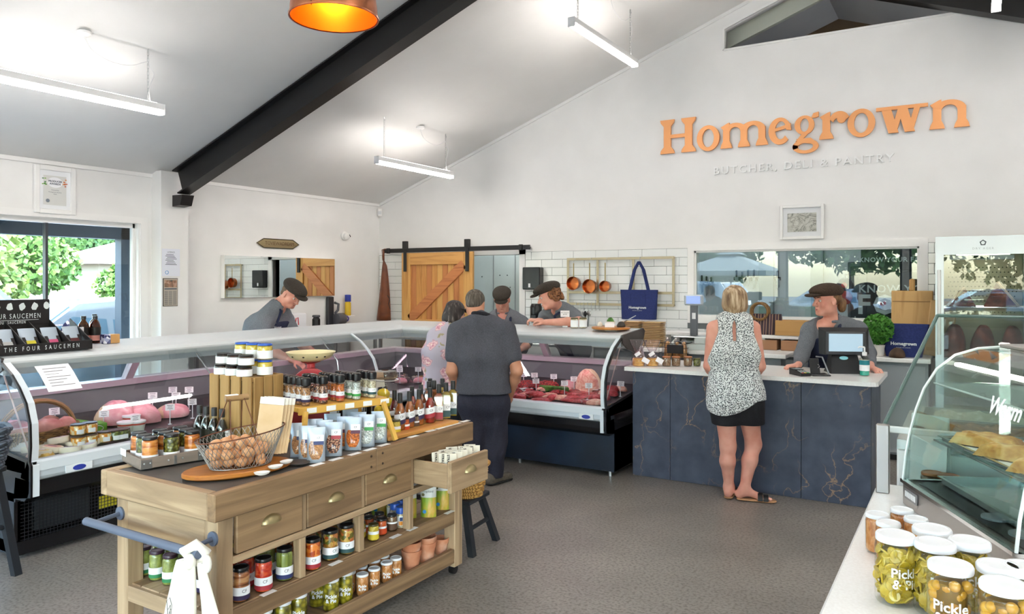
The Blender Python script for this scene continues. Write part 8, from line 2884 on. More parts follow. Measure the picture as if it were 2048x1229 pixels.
# ================================================================ people
class SDF:
 """smooth union of round shapes, meshed on a grid"""
 def __init__(s,h=.0075):
  s.p,s.h=[],h
 def cap(s,a,b,ra,rb=None,k=.03,flat=None,q=1.0,sub=False):
  s.p.append(('c',np.array(a,float),np.array(b,float),ra,ra if rb is None else rb,k,None if flat is None else np.array(Vector(flat).normalized()),q,sub))
  return s
 def ell(s,c,r,R=None,k=.02,sub=False):
  s.p.append(('e',np.array(c,float),np.array(r,float),np.array(R if R is not None else np.eye(3),float),k,sub))
  return s
 def mesh(s,clip=None,wrinkle=0,post=None):
  lo,hi=np.full(3,1e9),np.full(3,-1e9)
  for p in s.p:
   if p[-1]:
    continue
   if p[0]=='c':
    m=max(p[3],p[4])*max(1,p[7])+.03
    lo=np.minimum(lo,np.minimum(p[1],p[2])-m)
    hi=np.maximum(hi,np.maximum(p[1],p[2])+m)
   else:
    m=p[2].max()+.03
    lo=np.minimum(lo,p[1]-m)
    hi=np.maximum(hi,p[1]+m)
  h=s.h
  n=np.ceil((hi-lo)/h).astype(int)+1
  D=np.full(n,.5,np.float32)
  axs=[lo[i]+h*np.arange(n[i]) for i in range(3)]
  for p in s.p:
   k=p[5] if p[0]=='c' else p[4]
   if p[0]=='c':
    m=max(p[3],p[4])*max(1,p[7])+k+3*h
    a0,b0=np.minimum(p[1],p[2])-m,np.maximum(p[1],p[2])+m
   else:
    m=p[2].max()+k+3*h
    a0,b0=p[1]-m,p[1]+m
   i0=np.clip(np.floor((a0-lo)/h).astype(int),0,n-1)
   i1=np.clip(np.ceil((b0-lo)/h).astype(int)+1,1,n)
   if np.any(i1<=i0):
    continue
   X=axs[0][i0[0]:i1[0],None,None]
   Y=axs[1][None,i0[1]:i1[1],None]
   Z=axs[2][None,None,i0[2]:i1[2]]
   if p[0]=='c':
    _,a,b,ra,rb,_,fl,q,sub=p
    ba=b-a
    L2=max(float(ba@ba),1e-9)
    px,py,pz=X-a[0],Y-a[1],Z-a[2]
    t=np.clip((px*ba[0]+py*ba[1]+pz*ba[2])/L2,0,1)
    dx,dy,dz=px-t*ba[0],py-t*ba[1],pz-t*ba[2]
    r=ra+(rb-ra)*t
    if fl is not None:
     e=dx*fl[0]+dy*fl[1]+dz*fl[2]
     g=(1/q-1)*e
     dx,dy,dz=dx+g*fl[0],dy+g*fl[1],dz+g*fl[2]
     d=(np.sqrt(dx*dx+dy*dy+dz*dz)-r)*min(1,q)
    else:
     d=np.sqrt(dx*dx+dy*dy+dz*dz)-r
   else:
    _,c,r,R,_,sub=p
    qx,qy,qz=X-c[0],Y-c[1],Z-c[2]
    u=[(R[i][0]*qx+R[i][1]*qy+R[i][2]*qz)/r[i] for i in range(3)]
    l=np.sqrt(u[0]**2+u[1]**2+u[2]**2)
    g=np.sqrt((u[0]/r[0])**2+(u[1]/r[1])**2+(u[2]/r[2])**2)+1e-9
    d=l*(l-1)/g
   d=d.astype(np.float32)
   B=D[i0[0]:i1[0],i0[1]:i1[1],i0[2]:i1[2]]
   if sub:
    d=-d
    hh=np.clip(.5-.5*(B-d)/k,0,1)
    B[:]=B+(d-B)*hh+k*hh*(1-hh)
   else:
    hh=np.clip(.5+.5*(B-d)/k,0,1)
    B[:]=B+(d-B)*hh-k*hh*(1-hh)
  X,Y,Z=axs[0][:,None,None],axs[1][None,:,None],axs[2][None,None,:]
  if wrinkle:
   D += (wrinkle*(np.sin(38*Z+14*X+9*np.sin(7*X+5*Y))*np.sin(23*X+17*Y+6*Z+2))).astype(np.float32)
  if clip is not None:
   D=np.maximum(D,clip(X,Y,Z).astype(np.float32))
  D=np.pad(D,1,constant_values=.5)
  lo=lo-h
  ins=D<0
  n=np.array(D.shape)
  c=n-1
  acc=np.zeros((*c,3),np.float32)
  cnt=np.zeros(c,np.float32)
  sl=lambda o,ax_: tuple(slice(o[i],o[i]+c[i]) for i in range(3))
  for ax_ in range(3):
   o1,o2=[i for i in range(3) if i != ax_]
   for u in (0,1):
    for v in (0,1):
     A=[0,0,0]
     A[o1],A[o2]=u,v
     B_=list(A)
     B_[ax_]=1
     da,db=D[sl(A,0)],D[sl(B_,0)]
     m=(da<0) != (db<0)
     t=np.where(m,da/np.where(m,da-db,1),0)
     acc[...,ax_] += t
     acc[...,o1] += np.where(m,u,0)
     acc[...,o2] += np.where(m,v,0)
     cnt += m
  act=cnt>0
  idx=np.full(c,-1,np.int64)
  idx[act]=np.arange(act.sum())
  pos=np.argwhere(act)+acc[act]/cnt[act][:,None]
  verts=lo+pos*h
  faces=[]
  for ax_ in range(3):
   o1,o2=(ax_+1)%3,(ax_+2)%3
   S_=[slice(None)]*3
   S2=[slice(None)]*3
   S_[ax_],S2[ax_]=slice(0,-1),slice(1,None)
   m=ins[tuple(S_)] != ins[tuple(S2)]
   e=np.argwhere(m)
   e=e[(e[:,o1]>0) & (e[:,o2]>0) & (e[:,o1]<c[o1]) & (e[:,o2]<c[o2])]
   fl=ins[tuple(e.T)]
   q=[]
   for du,dv in ((-1,-1),(0,-1),(0,0),(-1,0)):
    f=e.copy()
    f[:,o1] += du
    f[:,o2] += dv
    q.append(idx[f[:,0],f[:,1],f[:,2]])
   q=np.stack(q,1)
   q[~fl]=q[~fl][:,::-1]
   faces.append(q[(q>=0).all(1)])
  faces=np.concatenate(faces)
  return verts,faces
def sdf_obj(name,sdf,m,parent=None,clip=None,wrinkle=0,origin=None,smooth_it=2):
 v,f=sdf.mesh(clip,wrinkle)
 if origin is not None:
  v=v-np.array(origin)
 # relax the grid steps a little
 for _ in range(smooth_it):
  acc=np.zeros_like(v)
  cnt=np.zeros(len(v))
  for a_,b_ in ((0,1),(1,2),(2,3),(3,0)):
   np.add.at(acc,f[:,a_],v[f[:,b_]])
   np.add.at(cnt,f[:,a_],1)
  v=v*.5+.5*acc/np.maximum(cnt,1)[:,None]
 me=bpy.data.meshes.new(name)
 me.vertices.add(len(v))
 me.vertices.foreach_set('co',v.astype(np.float32).ravel())
 me.loops.add(f.size)
 me.loops.foreach_set('vertex_index',f.astype(np.int32).ravel())
 me.polygons.add(len(f))
 me.polygons.foreach_set('loop_start',np.arange(0,f.size,4,dtype=np.int32))
 me.polygons.foreach_set('loop_total',np.full(len(f),4,np.int32))
 me.update()
 me.validate()
 me.polygons.foreach_set('use_smooth',np.ones(len(me.polygons),bool))
 me.materials.append(m)
 o=bpy.data.objects.new(name,me)
 COL.objects.link(o)
 if parent is not None:
  o.parent=parent
 return o
V=Vector
def lerp(a,b,t):
 return V(a)+(V(b)-V(a))*t
class Head:
 def __init__(s,c,fwd,tilt=0.0,scale=1.0):
  """centre, facing direction (z component = looking up/down), sideways tilt"""
  f=V(fwd).normalized()
  r=f.cross(V((0,0,1))).normalized()
  u=r.cross(f)
  if tilt:
   q=Matrix.Rotation(tilt,3,f)
   r,u=q@r,q@u
  s.c,s.f,s.r,s.u,s.s=V(c),f,r,u,scale
  s.R=np.array([list(r),list(f),list(u)])
 def P(s,x,y,z):
  return s.c+(s.r*x+s.f*y+s.u*z)*s.s
def add_head(B,H,neck,female=False,nr=.055):
 s=H.s
 B.ell(H.P(0,-.012,.035),V((.074,.093,.082))*s,H.R,.02)
 B.ell(H.P(0,.022,-.038),V((.056,.066,.078))*s,H.R,.03)
 B.cap(H.P(-.018,.066,-.092),H.P(.018,.066,-.092),.020*s,k=.025)
 for x in (-1,1):
  B.ell(H.P(x*.036,.058,-.026),V((.024,.024,.026))*s,H.R,.02)
  B.ell(H.P(x*.045,.01,-.07),V((.018,.03,.022))*s,H.R,.03)
  B.ell(H.P(x*.031,.096,.006),V((.016,.012,.009))*s,H.R,.012,True)
  B.ell(H.P(x*.077,-.008,-.008),V((.010,.020,.031))*s,H.R,.008)
  B.ell(H.P(x*.084,.0,-.006),V((.006,.010,.018))*s,H.R,.006,True)
 B.cap(H.P(-.034,.078,.026),H.P(.034,.078,.026),.0115*s,k=.016)
 B.cap(H.P(0,.086,.014),H.P(0,.111,-.026),.0085*s,.0135*s,k=.010)
 for x in (-1,1):
  B.ell(H.P(x*.011,.096,-.031),V((.0085,.010,.0075))*s,H.R,.008)
 B.cap(H.P(-.019,.083,-.058),H.P(.019,.083,-.058),.0075*s,k=.01)
 B.cap(H.P(-.016,.082,-.069),H.P(.016,.082,-.069),.0085*s,k=.01)
 B.cap(H.P(-.021,.094,-.0635),H.P(.021,.094,-.0635),.0022*s,k=.005,sub=True)
 B.cap(neck,H.P(0,-.022,-.05),nr*1.12,nr,k=.035)
def face_parts(H,root,skin_lip='#a8645c',iris='#4a4034',brow='#5a4636'):
 s=H.s
 o0=root.location
 for x in (-1,1):
  e=obj('eye',MB().sphere(H.P(x*.031,.0775,.005)-o0,.0105*s,12,8),mat('eye_white','#c9bfb8',.3),root,60)
  obj('iris',MB().sphere(H.P(x*.031,.0832,.004)-o0,.0062*s,10,6),mat('iris_'+iris,iris,.2),e,60)
  obj('eyebrow',MB().tube([H.P(x*.016,.0915,.026)-o0,H.P(x*.030,.0905,.031)-o0,H.P(x*.045,.080,.027)-o0],[.003*s,.0036*s,.002*s],6),mat('brow_'+brow,brow,.8),root,60)
 obj('lips',MB().tube([H.P(-.021,.0855,-.063)-o0,H.P(0,.0915,-.0625)-o0,H.P(.021,.0855,-.063)-o0],[.002*s,.0058*s,.002*s],8),mat('lip_'+skin_lip,skin_lip,.45),root,60)
def add_hand(B,w,d,n,side,curl=.5,spread=.0,sc=1.0,thumb=.9):
 """wrist, pointing direction, back-of-hand normal; side = +1 when the thumb is towards d x n"""
 d,n=V(d).normalized(),V(n).normalized()
 n=(n-d*n.dot(d)).normalized()
 l=d.cross(n)*side
 w=V(w)
 kn=w+d*.085*sc
 for o in (-.024,0,.024):
  B.cap(w+l*o*.6,kn+l*o,.014*sc,.0125*sc,k=.018)
 for i,(o,L) in enumerate(((.031,.068),(.0105,.076),(-.0105,.071),(-.031,.055))):
  L *= sc
  b=kn+l*o*sc
  c=curl*(1+.12*i)
  d1=(d*math.cos(c*.7)-n*math.sin(c*.7)+l*(o*spread*6)).normalized()
  d2=(d*math.cos(c*1.6)-n*math.sin(c*1.6)).normalized()
  d3=(d*math.cos(c*2.3)-n*math.sin(c*2.3)).normalized()
  p1,=(b+d1*L*.45,)
  p2=p1+d2*L*.33
  p3=p2+d3*L*.22
  B.cap(b,p1,.0092*sc,.0085*sc,k=.006)
  B.cap(p1,p2,.0085*sc,.0078*sc,k=.005)
  B.cap(p2,p3,.0078*sc,.0066*sc,k=.005)
 t0=w+d*.022*sc+l*.022*sc
 t1=t0+(d*.6+l*thumb-n*.35).normalized()*.042*sc
 t2=t1+(d*.95+l*.25*thumb-n*.3).normalized()*.034*sc
 B.cap(t0,t1,.0135*sc,.0105*sc,k=.012)
 B.cap(t1,t2,.0105*sc,.0078*sc,k=.006)
SKIN=tex_mat('skin_fair','noise',[(.3,'#c88a72'),(.7,'#dba58c')],9,rough=.5)
SKIN2=tex_mat('skin_rosy','noise',[(.3,'#cf8b78'),(.7,'#e2a995')],9,rough=.5)
SKIN3=tex_mat('skin_tan','noise',[(.3,'#b47a5c'),(.7,'#c99276')],9,rough=.5)
for m_ in (SKIN,SKIN2,SKIN3):
 m_.node_tree.nodes['Principled BSDF'].inputs['Subsurface Weight'].default_value=.08
 m_.node_tree.nodes['Principled BSDF'].inputs['Subsurface Radius'].default_value=(.01,.004,.002)
CHAMB=tex_mat('grey_chambray','noise',[(.3,'#5c6066'),(.7,'#757a80')],160,rough=.85,bump=.25)
NAVYA=tex_mat('navy_apron','noise',[(.3,'#1a2038'),(.7,'#232b47')],120,rough=.85,bump=.15)
CAPW=tex_mat('cap_wool','noise',[(.3,'#2c2621'),(.6,'#3d352e'),(.8,'#4a4138')],140,rough=.95,bump=.5)
DENIM=tex_mat('dark_trousers','noise',[(.3,'#1b1d28'),(.7,'#262936')],120,rough=.85,bump=.15)
BLKC=tex_mat('black_cotton','noise',[(.3,'#131318'),(.7,'#1d1d23')],100,rough=.85,bump=.15)
class Body:
 """joints in world space"""
 def __init__(s,**k):
  s.__dict__.update(k)
 def torso(s,B,e=0.0,w=1.0,k=.06):
  hl,hr=V(s.hipL),V(s.hipR)
  pc=(hl+hr)/2
  ch=V(s.chest)
  ax_=(V(s.shR)-V(s.shL)).normalized()
  rw=.085*w
  up=(V(s.neck)-pc).normalized()
  wa=lerp(pc,ch,.42)
  B.cap(ch+up*.03,V(s.neck)-up*.05,.105+e,.07+e,k=.05)
  for sd in (-1,1):
   hipp=hl if sd<0 else hr
   B.cap(hipp+up*.02,wa+ax_*sd*rw*.82,(.112+e)*w,(.098+e)*w,k=k)
   B.cap(wa+ax_*sd*rw*.82,ch+ax_*sd*rw,(.098+e)*w,(.108+e)*w,k=k)
   B.cap(ch+ax_*sd*rw,lerp(s.neck,s.shL if sd<0 else s.shR,.55),(.105+e)*w,(.06+e),k=k)
   B.cap(V(s.neck)+up*.015,lerp(s.neck,s.shL if sd<0 else s.shR,.6)-up*.01,.05+e,.058+e,k=.04)
   B.cap(V(s.neck)-up*.03,s.shL if sd<0 else s.shR,.058+e,.058+e,k=.05)
 def arm(s,B,side,e=0.0,upper=True,lower=True,frac=1.0,w=1.0):
  sh,el,wr=(s.shL,s.elL,s.wrL) if side<0 else (s.shR,s.elR,s.wrR)
  if upper:
   en=lerp(sh,el,min(frac,1.0))
   B.cap(sh,en,(.054+e)*w,(.043+e+.011*(1-min(frac,1)))*w,k=.03)
  if lower:
   B.cap(el,lerp(el,wr,.35),.041*w+e,.041*w+e,k=.02)
   B.cap(lerp(el,wr,.35),wr,.041*w+e,.027*w+e,k=.02)
 def leg(s,B,side,e=0.0,upper=True,lower=True,w=1.0):
  hp,kn,an=(s.hipL,s.knL,s.anL) if side<0 else (s.hipR,s.knR,s.anR)
  if upper:
   B.cap(hp,kn,(.088+e)*w,(.060+e)*w,k=.04)
  if lower:
   bk=V(getattr(s,'back',(0,-.02,0)))
   B.cap(kn,lerp(kn,an,.35)+bk,(.056+e)*w,(.056+e)*w,k=.03)
   B.cap(lerp(kn,an,.35)+bk,an,(.056+e)*w,(.035+e)*w,k=.03)
def ring_collar(B,H,neck,r=.062,th=.016,up=V((0,0,1)),front=None,gap=.9):
 n=16
 f=V(front)
 f=(f-up*f.dot(up)).normalized()
 rt=f.cross(up)
 pts=[]
 for i in range(n+1):
  a_=gap+(2*PI-2*gap)*i/n
  pts.append(V(neck)+(f*math.cos(a_)+rt*math.sin(a_))*r+up*(.012+.016*(1-math.cos(a_))/2) )
 for i in range(n):
  B.cap(pts[i] ,pts[i+1],th,k=.006)
def flat_cap(root,H,m=CAPW):
 B=SDF(.006)
 s=H.s
 B.ell(H.P(0,-.006,.082),V((.096,.120,.054))*s,H.R,.02)
 B.ell(H.P(0,.05,.075),V((.085,.085,.036))*s,H.R,.03)
 B.ell(H.P(0,-.03,.062),V((.086,.088,.036))*s,H.R,.03)
 sdf_obj('cap',B,m,root,origin=root.location)
 B=SDF(.005)
 fR=Matrix.Rotation(0,3,'X')
 B.ell(H.P(0,.112,.050),V((.072,.052,.011))*s,H.R,.02)
 B.ell(H.P(0,.135,.046),V((.050,.035,.009))*s,H.R,.02)
 sdf_obj('cap_peak',B,m,root,origin=root.location)
def shoe(root,an,d,m,sole=None,L=.27):
 d=V(d).normalized()
 a=V(an)
 B=SDF(.007)
 heel=V((a.x,a.y,.045))-d*.05
 toe=heel+d*(L-.07)
 B.cap(heel,V((toe.x,toe.y,.038)),.044,.036,k=.03,flat=(0,0,1),q=.9)
 B.cap(heel+V((0,0,.01)),V((a.x,a.y,a.z+.0)),.045,.042,k=.03)
 sdf_obj('shoe',B,m,root,clip=lambda X,Y,Z: .004-Z,origin=root.location)
 B=SDF(.007)
 B.cap(V((heel.x,heel.y,.014)),V((toe.x,toe.y,.014)),.046,.040,k=.02,flat=(0,0,1),q=.35)
 sdf_obj('sole',B,sole or TYRE,root,clip=lambda X,Y,Z: .001-Z,origin=root.location)
def apron(root,bd,front,m,e=.026,zt=None,zb=.55,hw=.15,torso_w=1.0,cut=None,lift=V((0,0,0))):
 """bib apron over the front of the shirt; hangs from chest to knee"""
 B=SDF(.008)
 bd.torso(B,e,torso_w)
 for sd in (-1,1):
  bd.leg(B,sd,e+.012,True,False,torso_w)
 f=V(front).normalized()
 ch,pc=V(bd.chest),(V(bd.hipL)+V(bd.hipR))/2
 rt=(V(bd.shR)-V(bd.shL))
 rt=(rt-f*rt.dot(f)).normalized()
 up=(V(bd.neck)-pc).normalized()
 def clip(X,Y,Z):
  lx=(X-ch.x)*rt.x+(Y-ch.y)*rt.y+(Z-ch.z)*rt.z
  lf=(X-pc.x)*f.x+(Y-pc.y)*f.y+(Z-pc.z)*f.z
  lu=(X-pc.x)*up.x+(Y-pc.y)*up.y+(Z-pc.z)*up.z
  top=(ch-pc).length+.13
  wid=np.where(lu>top-.28,.10+(top-lu)*.22,.17)
  # spine line leans with the body
  sp=(ch-pc).dot(f)*np.clip(lu/max((ch-pc).length,.01),0,1.2)
  return np.maximum(np.maximum(np.abs(lx)-wid,-(lf-sp)+.035),np.maximum(lu-top,zb-Z))
 o=sdf_obj('apron',B,m,root,clip=clip,origin=root.location)
 return o
def strap(root,pts,m,r=.011,nm_='apron_strap'):
 obj(nm_,MB().tube([V(p)-root.location for p in pts],r,6),m,root,60)
def body_root(name,label,B,m,base):
 o=sdf_obj('person',B,m,None,origin=base)
 o.location=base
 tag(o,label,'person')
 return o
def atk(px,py,k):
 r=_ray(px,py)
 return V((r[0]*k,r[1]*k,CAM_H+r[2]*k))
# ---------------------------------------------------------------- man in the dark polo shirt (from behind)
k0=6.12
bd=Body(hipL=atk(945,806,k0),hipR=atk(989,806,k0),chest=atk(966,712,k0),neck=atk(960,641,k0),shL=atk(915,664,k0),shR=atk(1012,662,k0),
  elL=atk(904,742,k0-.05),elR=atk(1034,742,k0-.05),wrL=atk(922,792,k0+.16),wrR=atk(1020,790,k0+.12),
  knL=atk(955,880,k0),knR=atk(994,882,k0),anL=atk(957,952,k0+.08),anR=atk(990,951,k0-.02))
base=V((bd.anR.x,bd.anR.y,0))
for nm_ in ('anL','anR'):
 getattr(bd,nm_).z=.09
H=Head(atk(951,609,k0+.08),(-.25,.9,-.35),0,.98)
B=SDF(.0072)
add_head(B,H,bd.neck,nr=.06)
bd.torso(B,-.034,1.1)
for sd in (-1,1):
 bd.arm(B,sd,0,w=1.12)
add_hand(B,bd.wrL,(.3,.6,-.8),(-1,0,0),1,.7)
add_hand(B,bd.wrR,(-.3,.6,-.8),(1,0,0),-1,.7)
P=body_root('person','man in a charcoal polo shirt and navy trousers seen from behind',B,SKIN3,base)
face_parts(H,P)
B=SDF(.007)
B.ell(H.P(0,-.024,.036),V((.081,.098,.086))*H.s,H.R,.02)
B.ell(H.P(0,-.06,-.02),V((.062,.05,.04))*H.s,H.R,.02)
HAIRG=tex_mat('hair_grey_brown','noise',[(.3,'#3d352e'),(.55,'#5d554c'),(.75,'#8a8278')],60,(1,1,.15),rough=.8,bump=.5)
fc,cc=H.f,H.P(0,.045,.01)
sdf_obj('hair',B,HAIRG,P,clip=lambda X,Y,Z: (X-cc.x)*H.f.x+(Y-cc.y)*H.f.y+(Z-cc.z)*H.f.z-.0,origin=base)
POLO=tex_mat('polo_charcoal','noise',[(.3,'#3f4048'),(.7,'#53545d')],150,rough=.9,bump=.25)
B=SDF(.008)
bd.torso(B,.012,1.12)
for sd in (-1,1):
 bd.arm(B,sd,.022,True,False,.62,1.1)
 B.cap(bd.hipL if sd<0 else bd.hipR,(bd.hipL if sd<0 else bd.hipR)+V((0,0,.05)),.125,.125,k=.06)
hz=atk(966,786,k0).z
S1=sdf_obj('polo_shirt',B,POLO,P,clip=lambda X,Y,Z: hz-Z,wrinkle=.0022,origin=base)
B=SDF(.006)
ring_collar(B,H,bd.neck+V((0,.01,.022)),.07,.017,V((0,.15,1)).normalized(),(-.2,1,0),.5)
sdf_obj('collar',B,mat('polo_collar','#1f1f26',.9),P,origin=base)
for sd in (-1,1):
 sh,el=(bd.shL,bd.elL) if sd<0 else (bd.shR,bd.elR)
 B=SDF(.006)
 B.cap(lerp(sh,el,.58),lerp(sh,el,.68),.0800,.0785,k=.01)
 u_,m0=(V(el)-V(sh)).normalized(),lerp(sh,el,.635)
 B.h=.005
 sdf_obj('sleeve_band',B,MATS['polo_collar'],P,clip=lambda X,Y,Z: np.abs((X-m0.x)*u_.x+(Y-m0.y)*u_.y+(Z-m0.z)*u_.z+.07)-.014,origin=base)
B=SDF(.008)
for sd in (-1,1):
 bd.leg(B,sd,.022,w=1.05)
B.cap(bd.hipL,bd.hipR,.125,.125,k=.05)
for a_ in (bd.anL,bd.anR):
 B.cap(a_+V((0,0,.1)),a_-V((0,0,.01)),.066,.062,k=.03)
TROU=tex_mat('navy_trousers','noise',[(.3,'#1e1f2c'),(.7,'#2a2b3a')],120,rough=.85,bump=.2)
sdf_obj('trousers',B,TROU,P,clip=lambda X,Y,Z: np.maximum(.055-Z,Z-hz-.07),wrinkle=.003,origin=base)
SUED=tex_mat('shoe_taupe','noise',[(.3,'#4a443c'),(.7,'#635b50')],60,rough=.8)
shoe(P,bd.anR,(.25,.95,0),SUED)
shoe(P,bd.anL,(-.2,.95,0),SUED)
# ---------------------------------------------------------------- woman in the floral top
k1=6.55
bd=Body(hipL=atk(874,795,k1),hipR=atk(912,795,k1),chest=atk(893,708,k1),neck=atk(903,654,k1+.05),shL=atk(872,674,k1),shR=atk(935,676,k1+.02),
  elL=atk(860,735,k1),elR=atk(945,740,k1+.05),wrL=atk(885,765,k1+.25),wrR=atk(935,780,k1+.2),
  knL=atk(880,865,k1),knR=atk(912,866,k1),anL=atk(882,932,k1),anR=atk(910,934,k1))
base=V(((bd.anL.x+bd.anR.x)/2,(bd.anL.y+bd.anR.y)/2,0))
for nm_ in ('anL','anR'):
 getattr(bd,nm_).z=.08
H=Head(atk(910,629,k1+.10),(.25,.9,-.42),0,.95)
B=SDF(.0075)
add_head(B,H,bd.neck,nr=.05)
bd.torso(B,-.03,.95)
for sd in (-1,1):
 bd.arm(B,sd,0,w=.9)
add_hand(B,bd.wrL,(.4,.7,-.5),(-1,0,0),1,.6,sc=.9)
add_hand(B,bd.wrR,(.0,.7,-.6),(1,0,0),-1,.6,sc=.9)
P=body_root('person','dark haired woman in a lilac floral top bending towards the counter',B,SKIN,base)
face_parts(H,P)
HAIRD=tex_mat('hair_dark','noise',[(.35,'#211b1a'),(.6,'#3b322f'),(.78,'#857b76')],55,(1,1,.12),rough=.55,bump=.5)
B=SDF(.007)
B.ell(H.P(0,-.018,.038),V((.086,.102,.090))*H.s,H.R,.02)
B.ell(H.P(0,-.05,-.04),V((.082,.062,.085))*H.s,H.R,.03)
B.ell(H.P(-.055,-.02,-.055),V((.032,.05,.075))*H.s,H.R,.03)
B.ell(H.P(.055,-.02,-.055),V((.032,.05,.075))*H.s,H.R,.03)
c2=H.P(0,.05,0)
H2=H
sdf_obj('hair',B,HAIRD,P,clip=lambda X,Y,Z: (X-c2.x)*H2.f.x+(Y-c2.y)*H2.f.y+(Z-c2.z)*H2.f.z,wrinkle=.002,origin=base)
sg=obj('sunglasses',MB().sphere(H.P(.05,.078,.07)-base,.026,12,8,(1,1,.8)).sphere(H.P(-.03,.095,.07)-base,.026,12,8,(1,1,.8)).tube([H.P(.07,.06,.068)-base,H.P(.088,-.02,.05)-base],.005,6),BLK,P,60)
# floral cloth
FLO=mat('floral_cloth','#b7aebc',.85)
nt=FLO.node_tree
b=nt.nodes['Principled BSDF']
tc=nt.nodes.new('ShaderNodeTexCoord')
vo=nt.nodes.new('ShaderNodeTexVoronoi')
vo.voronoi_dimensions='2D'
vo.inputs['Scale'].default_value=8.5
vo.inputs['Randomness'].default_value=.85
wn=nt.nodes.new('ShaderNodeTexNoise')
wn.inputs['Scale'].default_value=22
av=nt.nodes.new('ShaderNodeMix')
av.data_type='RGBA'
av.blend_type='LINEAR_LIGHT'
av.inputs[0].default_value=.045
mp=nt.nodes.new('ShaderNodeMapping')
mp.inputs['Rotation'].default_value=(PI/2,0,0)
nt.links.new(tc.outputs['Object'],mp.inputs[0])
nt.links.new(mp.outputs[0],av.inputs[6])
nt.links.new(tc.outputs['Object'],wn.inputs['Vector'])
nt.links.new(wn.outputs[1],av.inputs[7])
nt.links.new(av.outputs[2],vo.inputs['Vector'])
r1=_ramp(nt,[(0,'#d9c26a'),(.09,'#f0d8d8'),(.17,'#c07a8a'),(.27,'#e6c6c8'),(.34,'#b98a94'),(.38,'#b7aebc')])
r2=_ramp(nt,[(0,'#8d8468'),(.2,'#a59a7c'),(.26,'#b7aebc')])
nt.links.new(vo.outputs['Distance'],r1.inputs[0])
v2=nt.nodes.new('ShaderNodeTexVoronoi')
v2.voronoi_dimensions='2D'
v2.inputs['Scale'].default_value=13
nt.links.new(av.outputs[2],v2.inputs['Vector'])
nt.links.new(v2.outputs['Distance'],r2.inputs[0])
sp=nt.nodes.new('ShaderNodeSeparateColor')
nt.links.new(vo.outputs['Color'],sp.inputs[0])
gt=nt.nodes.new('ShaderNodeMath')
gt.operation='GREATER_THAN'
gt.inputs[1].default_value=.3
nt.links.new(sp.outputs[0],gt.inputs[0])
mx=nt.nodes.new('ShaderNodeMix')
mx.data_type='RGBA'
nt.links.new(gt.outputs[0],mx.inputs[0])
nt.links.new(r2.outputs[0],mx.inputs[6])
nt.links.new(r1.outputs[0],mx.inputs[7])
nt.links.new(mx.outputs[2],b.inputs['Base Color'])
B=SDF(.008)
bd.torso(B,.016,1.0)
for sd in (-1,1):
 bd.arm(B,sd,.02,True,False,1.0,.95)
 el,wr=(bd.elL,bd.wrL) if sd<0 else (bd.elR,bd.wrR)
 B.cap(el,lerp(el,wr,.5),.062,.058,k=.03)
 B.cap(bd.hipL if sd<0 else bd.hipR,(bd.hipL if sd<0 else bd.hipR)+V((0,0,.06)),.13,.125,k=.06)
hz1=atk(893,780,k1).z
nk1=bd.neck
sdf_obj('floral_top',B,FLO,P,clip=lambda X,Y,Z: np.maximum(hz1-Z,.075-np.sqrt((X-nk1.x)**2+(Y-nk1.y)**2+(Z-nk1.z-.05)**2)),wrinkle=.0025,origin=base)
B=SDF(.009)
for sd in (-1,1):
 bd.leg(B,sd,.014,w=.95)
B.cap(bd.hipL,bd.hipR,.115,.115,k=.05)
sdf_obj('trousers',B,BLKC,P,clip=lambda X,Y,Z: np.maximum(.06-Z,Z-hz1-.03),wrinkle=.002,origin=base)
shoe(P,bd.anL,(-.1,1,0),BLKC,L=.24)
shoe(P,bd.anR,(.1,1,0),BLKC,L=.24)
# ---------------------------------------------------------------- customer at the pay counter
k2=5.66
bd=Body(hipL=atk(1450,806,k2),hipR=atk(1494,806,k2-.02),chest=atk(1466,703,k2),neck=atk(1468,637,k2),shL=atk(1428,657,k2),shR=atk(1506,657,k2-.03),
  elL=atk(1419,732,k2+.02),elR=atk(1519,733,k2-.04),wrL=atk(1428,752,k2+.26),wrR=atk(1505,752,k2+.2),
  knL=atk(1456,893,k2),knR=atk(1507,889,k2+.04),anL=atk(1458,975,k2+.05),anR=atk(1489,978,k2-.02),back=(0,-.022,0))
for nm_,z in (('anL',.085),('anR',.085)):
 p=getattr(bd,nm_)
 p.z=z
base=V((bd.anR.x,bd.anR.y,0))
H=Head(atk(1472,604,k2+.03),(.35,.9,-.05),0,.97)
B=SDF(.0062)
add_head(B,H,bd.neck,nr=.05)
bd.torso(B,-.022,.98)
for sd in (-1,1):
 bd.arm(B,sd,0,w=1.02)
 bd.leg(B,sd,0,w=.98)
B.cap(bd.hipL,bd.hipR,.1,.1,k=.05)
add_hand(B,bd.wrL,(.7,.6,-.1),(0,-.3,1),1,.5,sc=.92)
add_hand(B,bd.wrR,(-.6,.7,-.1),(0,-.3,1),-1,.5,sc=.92)
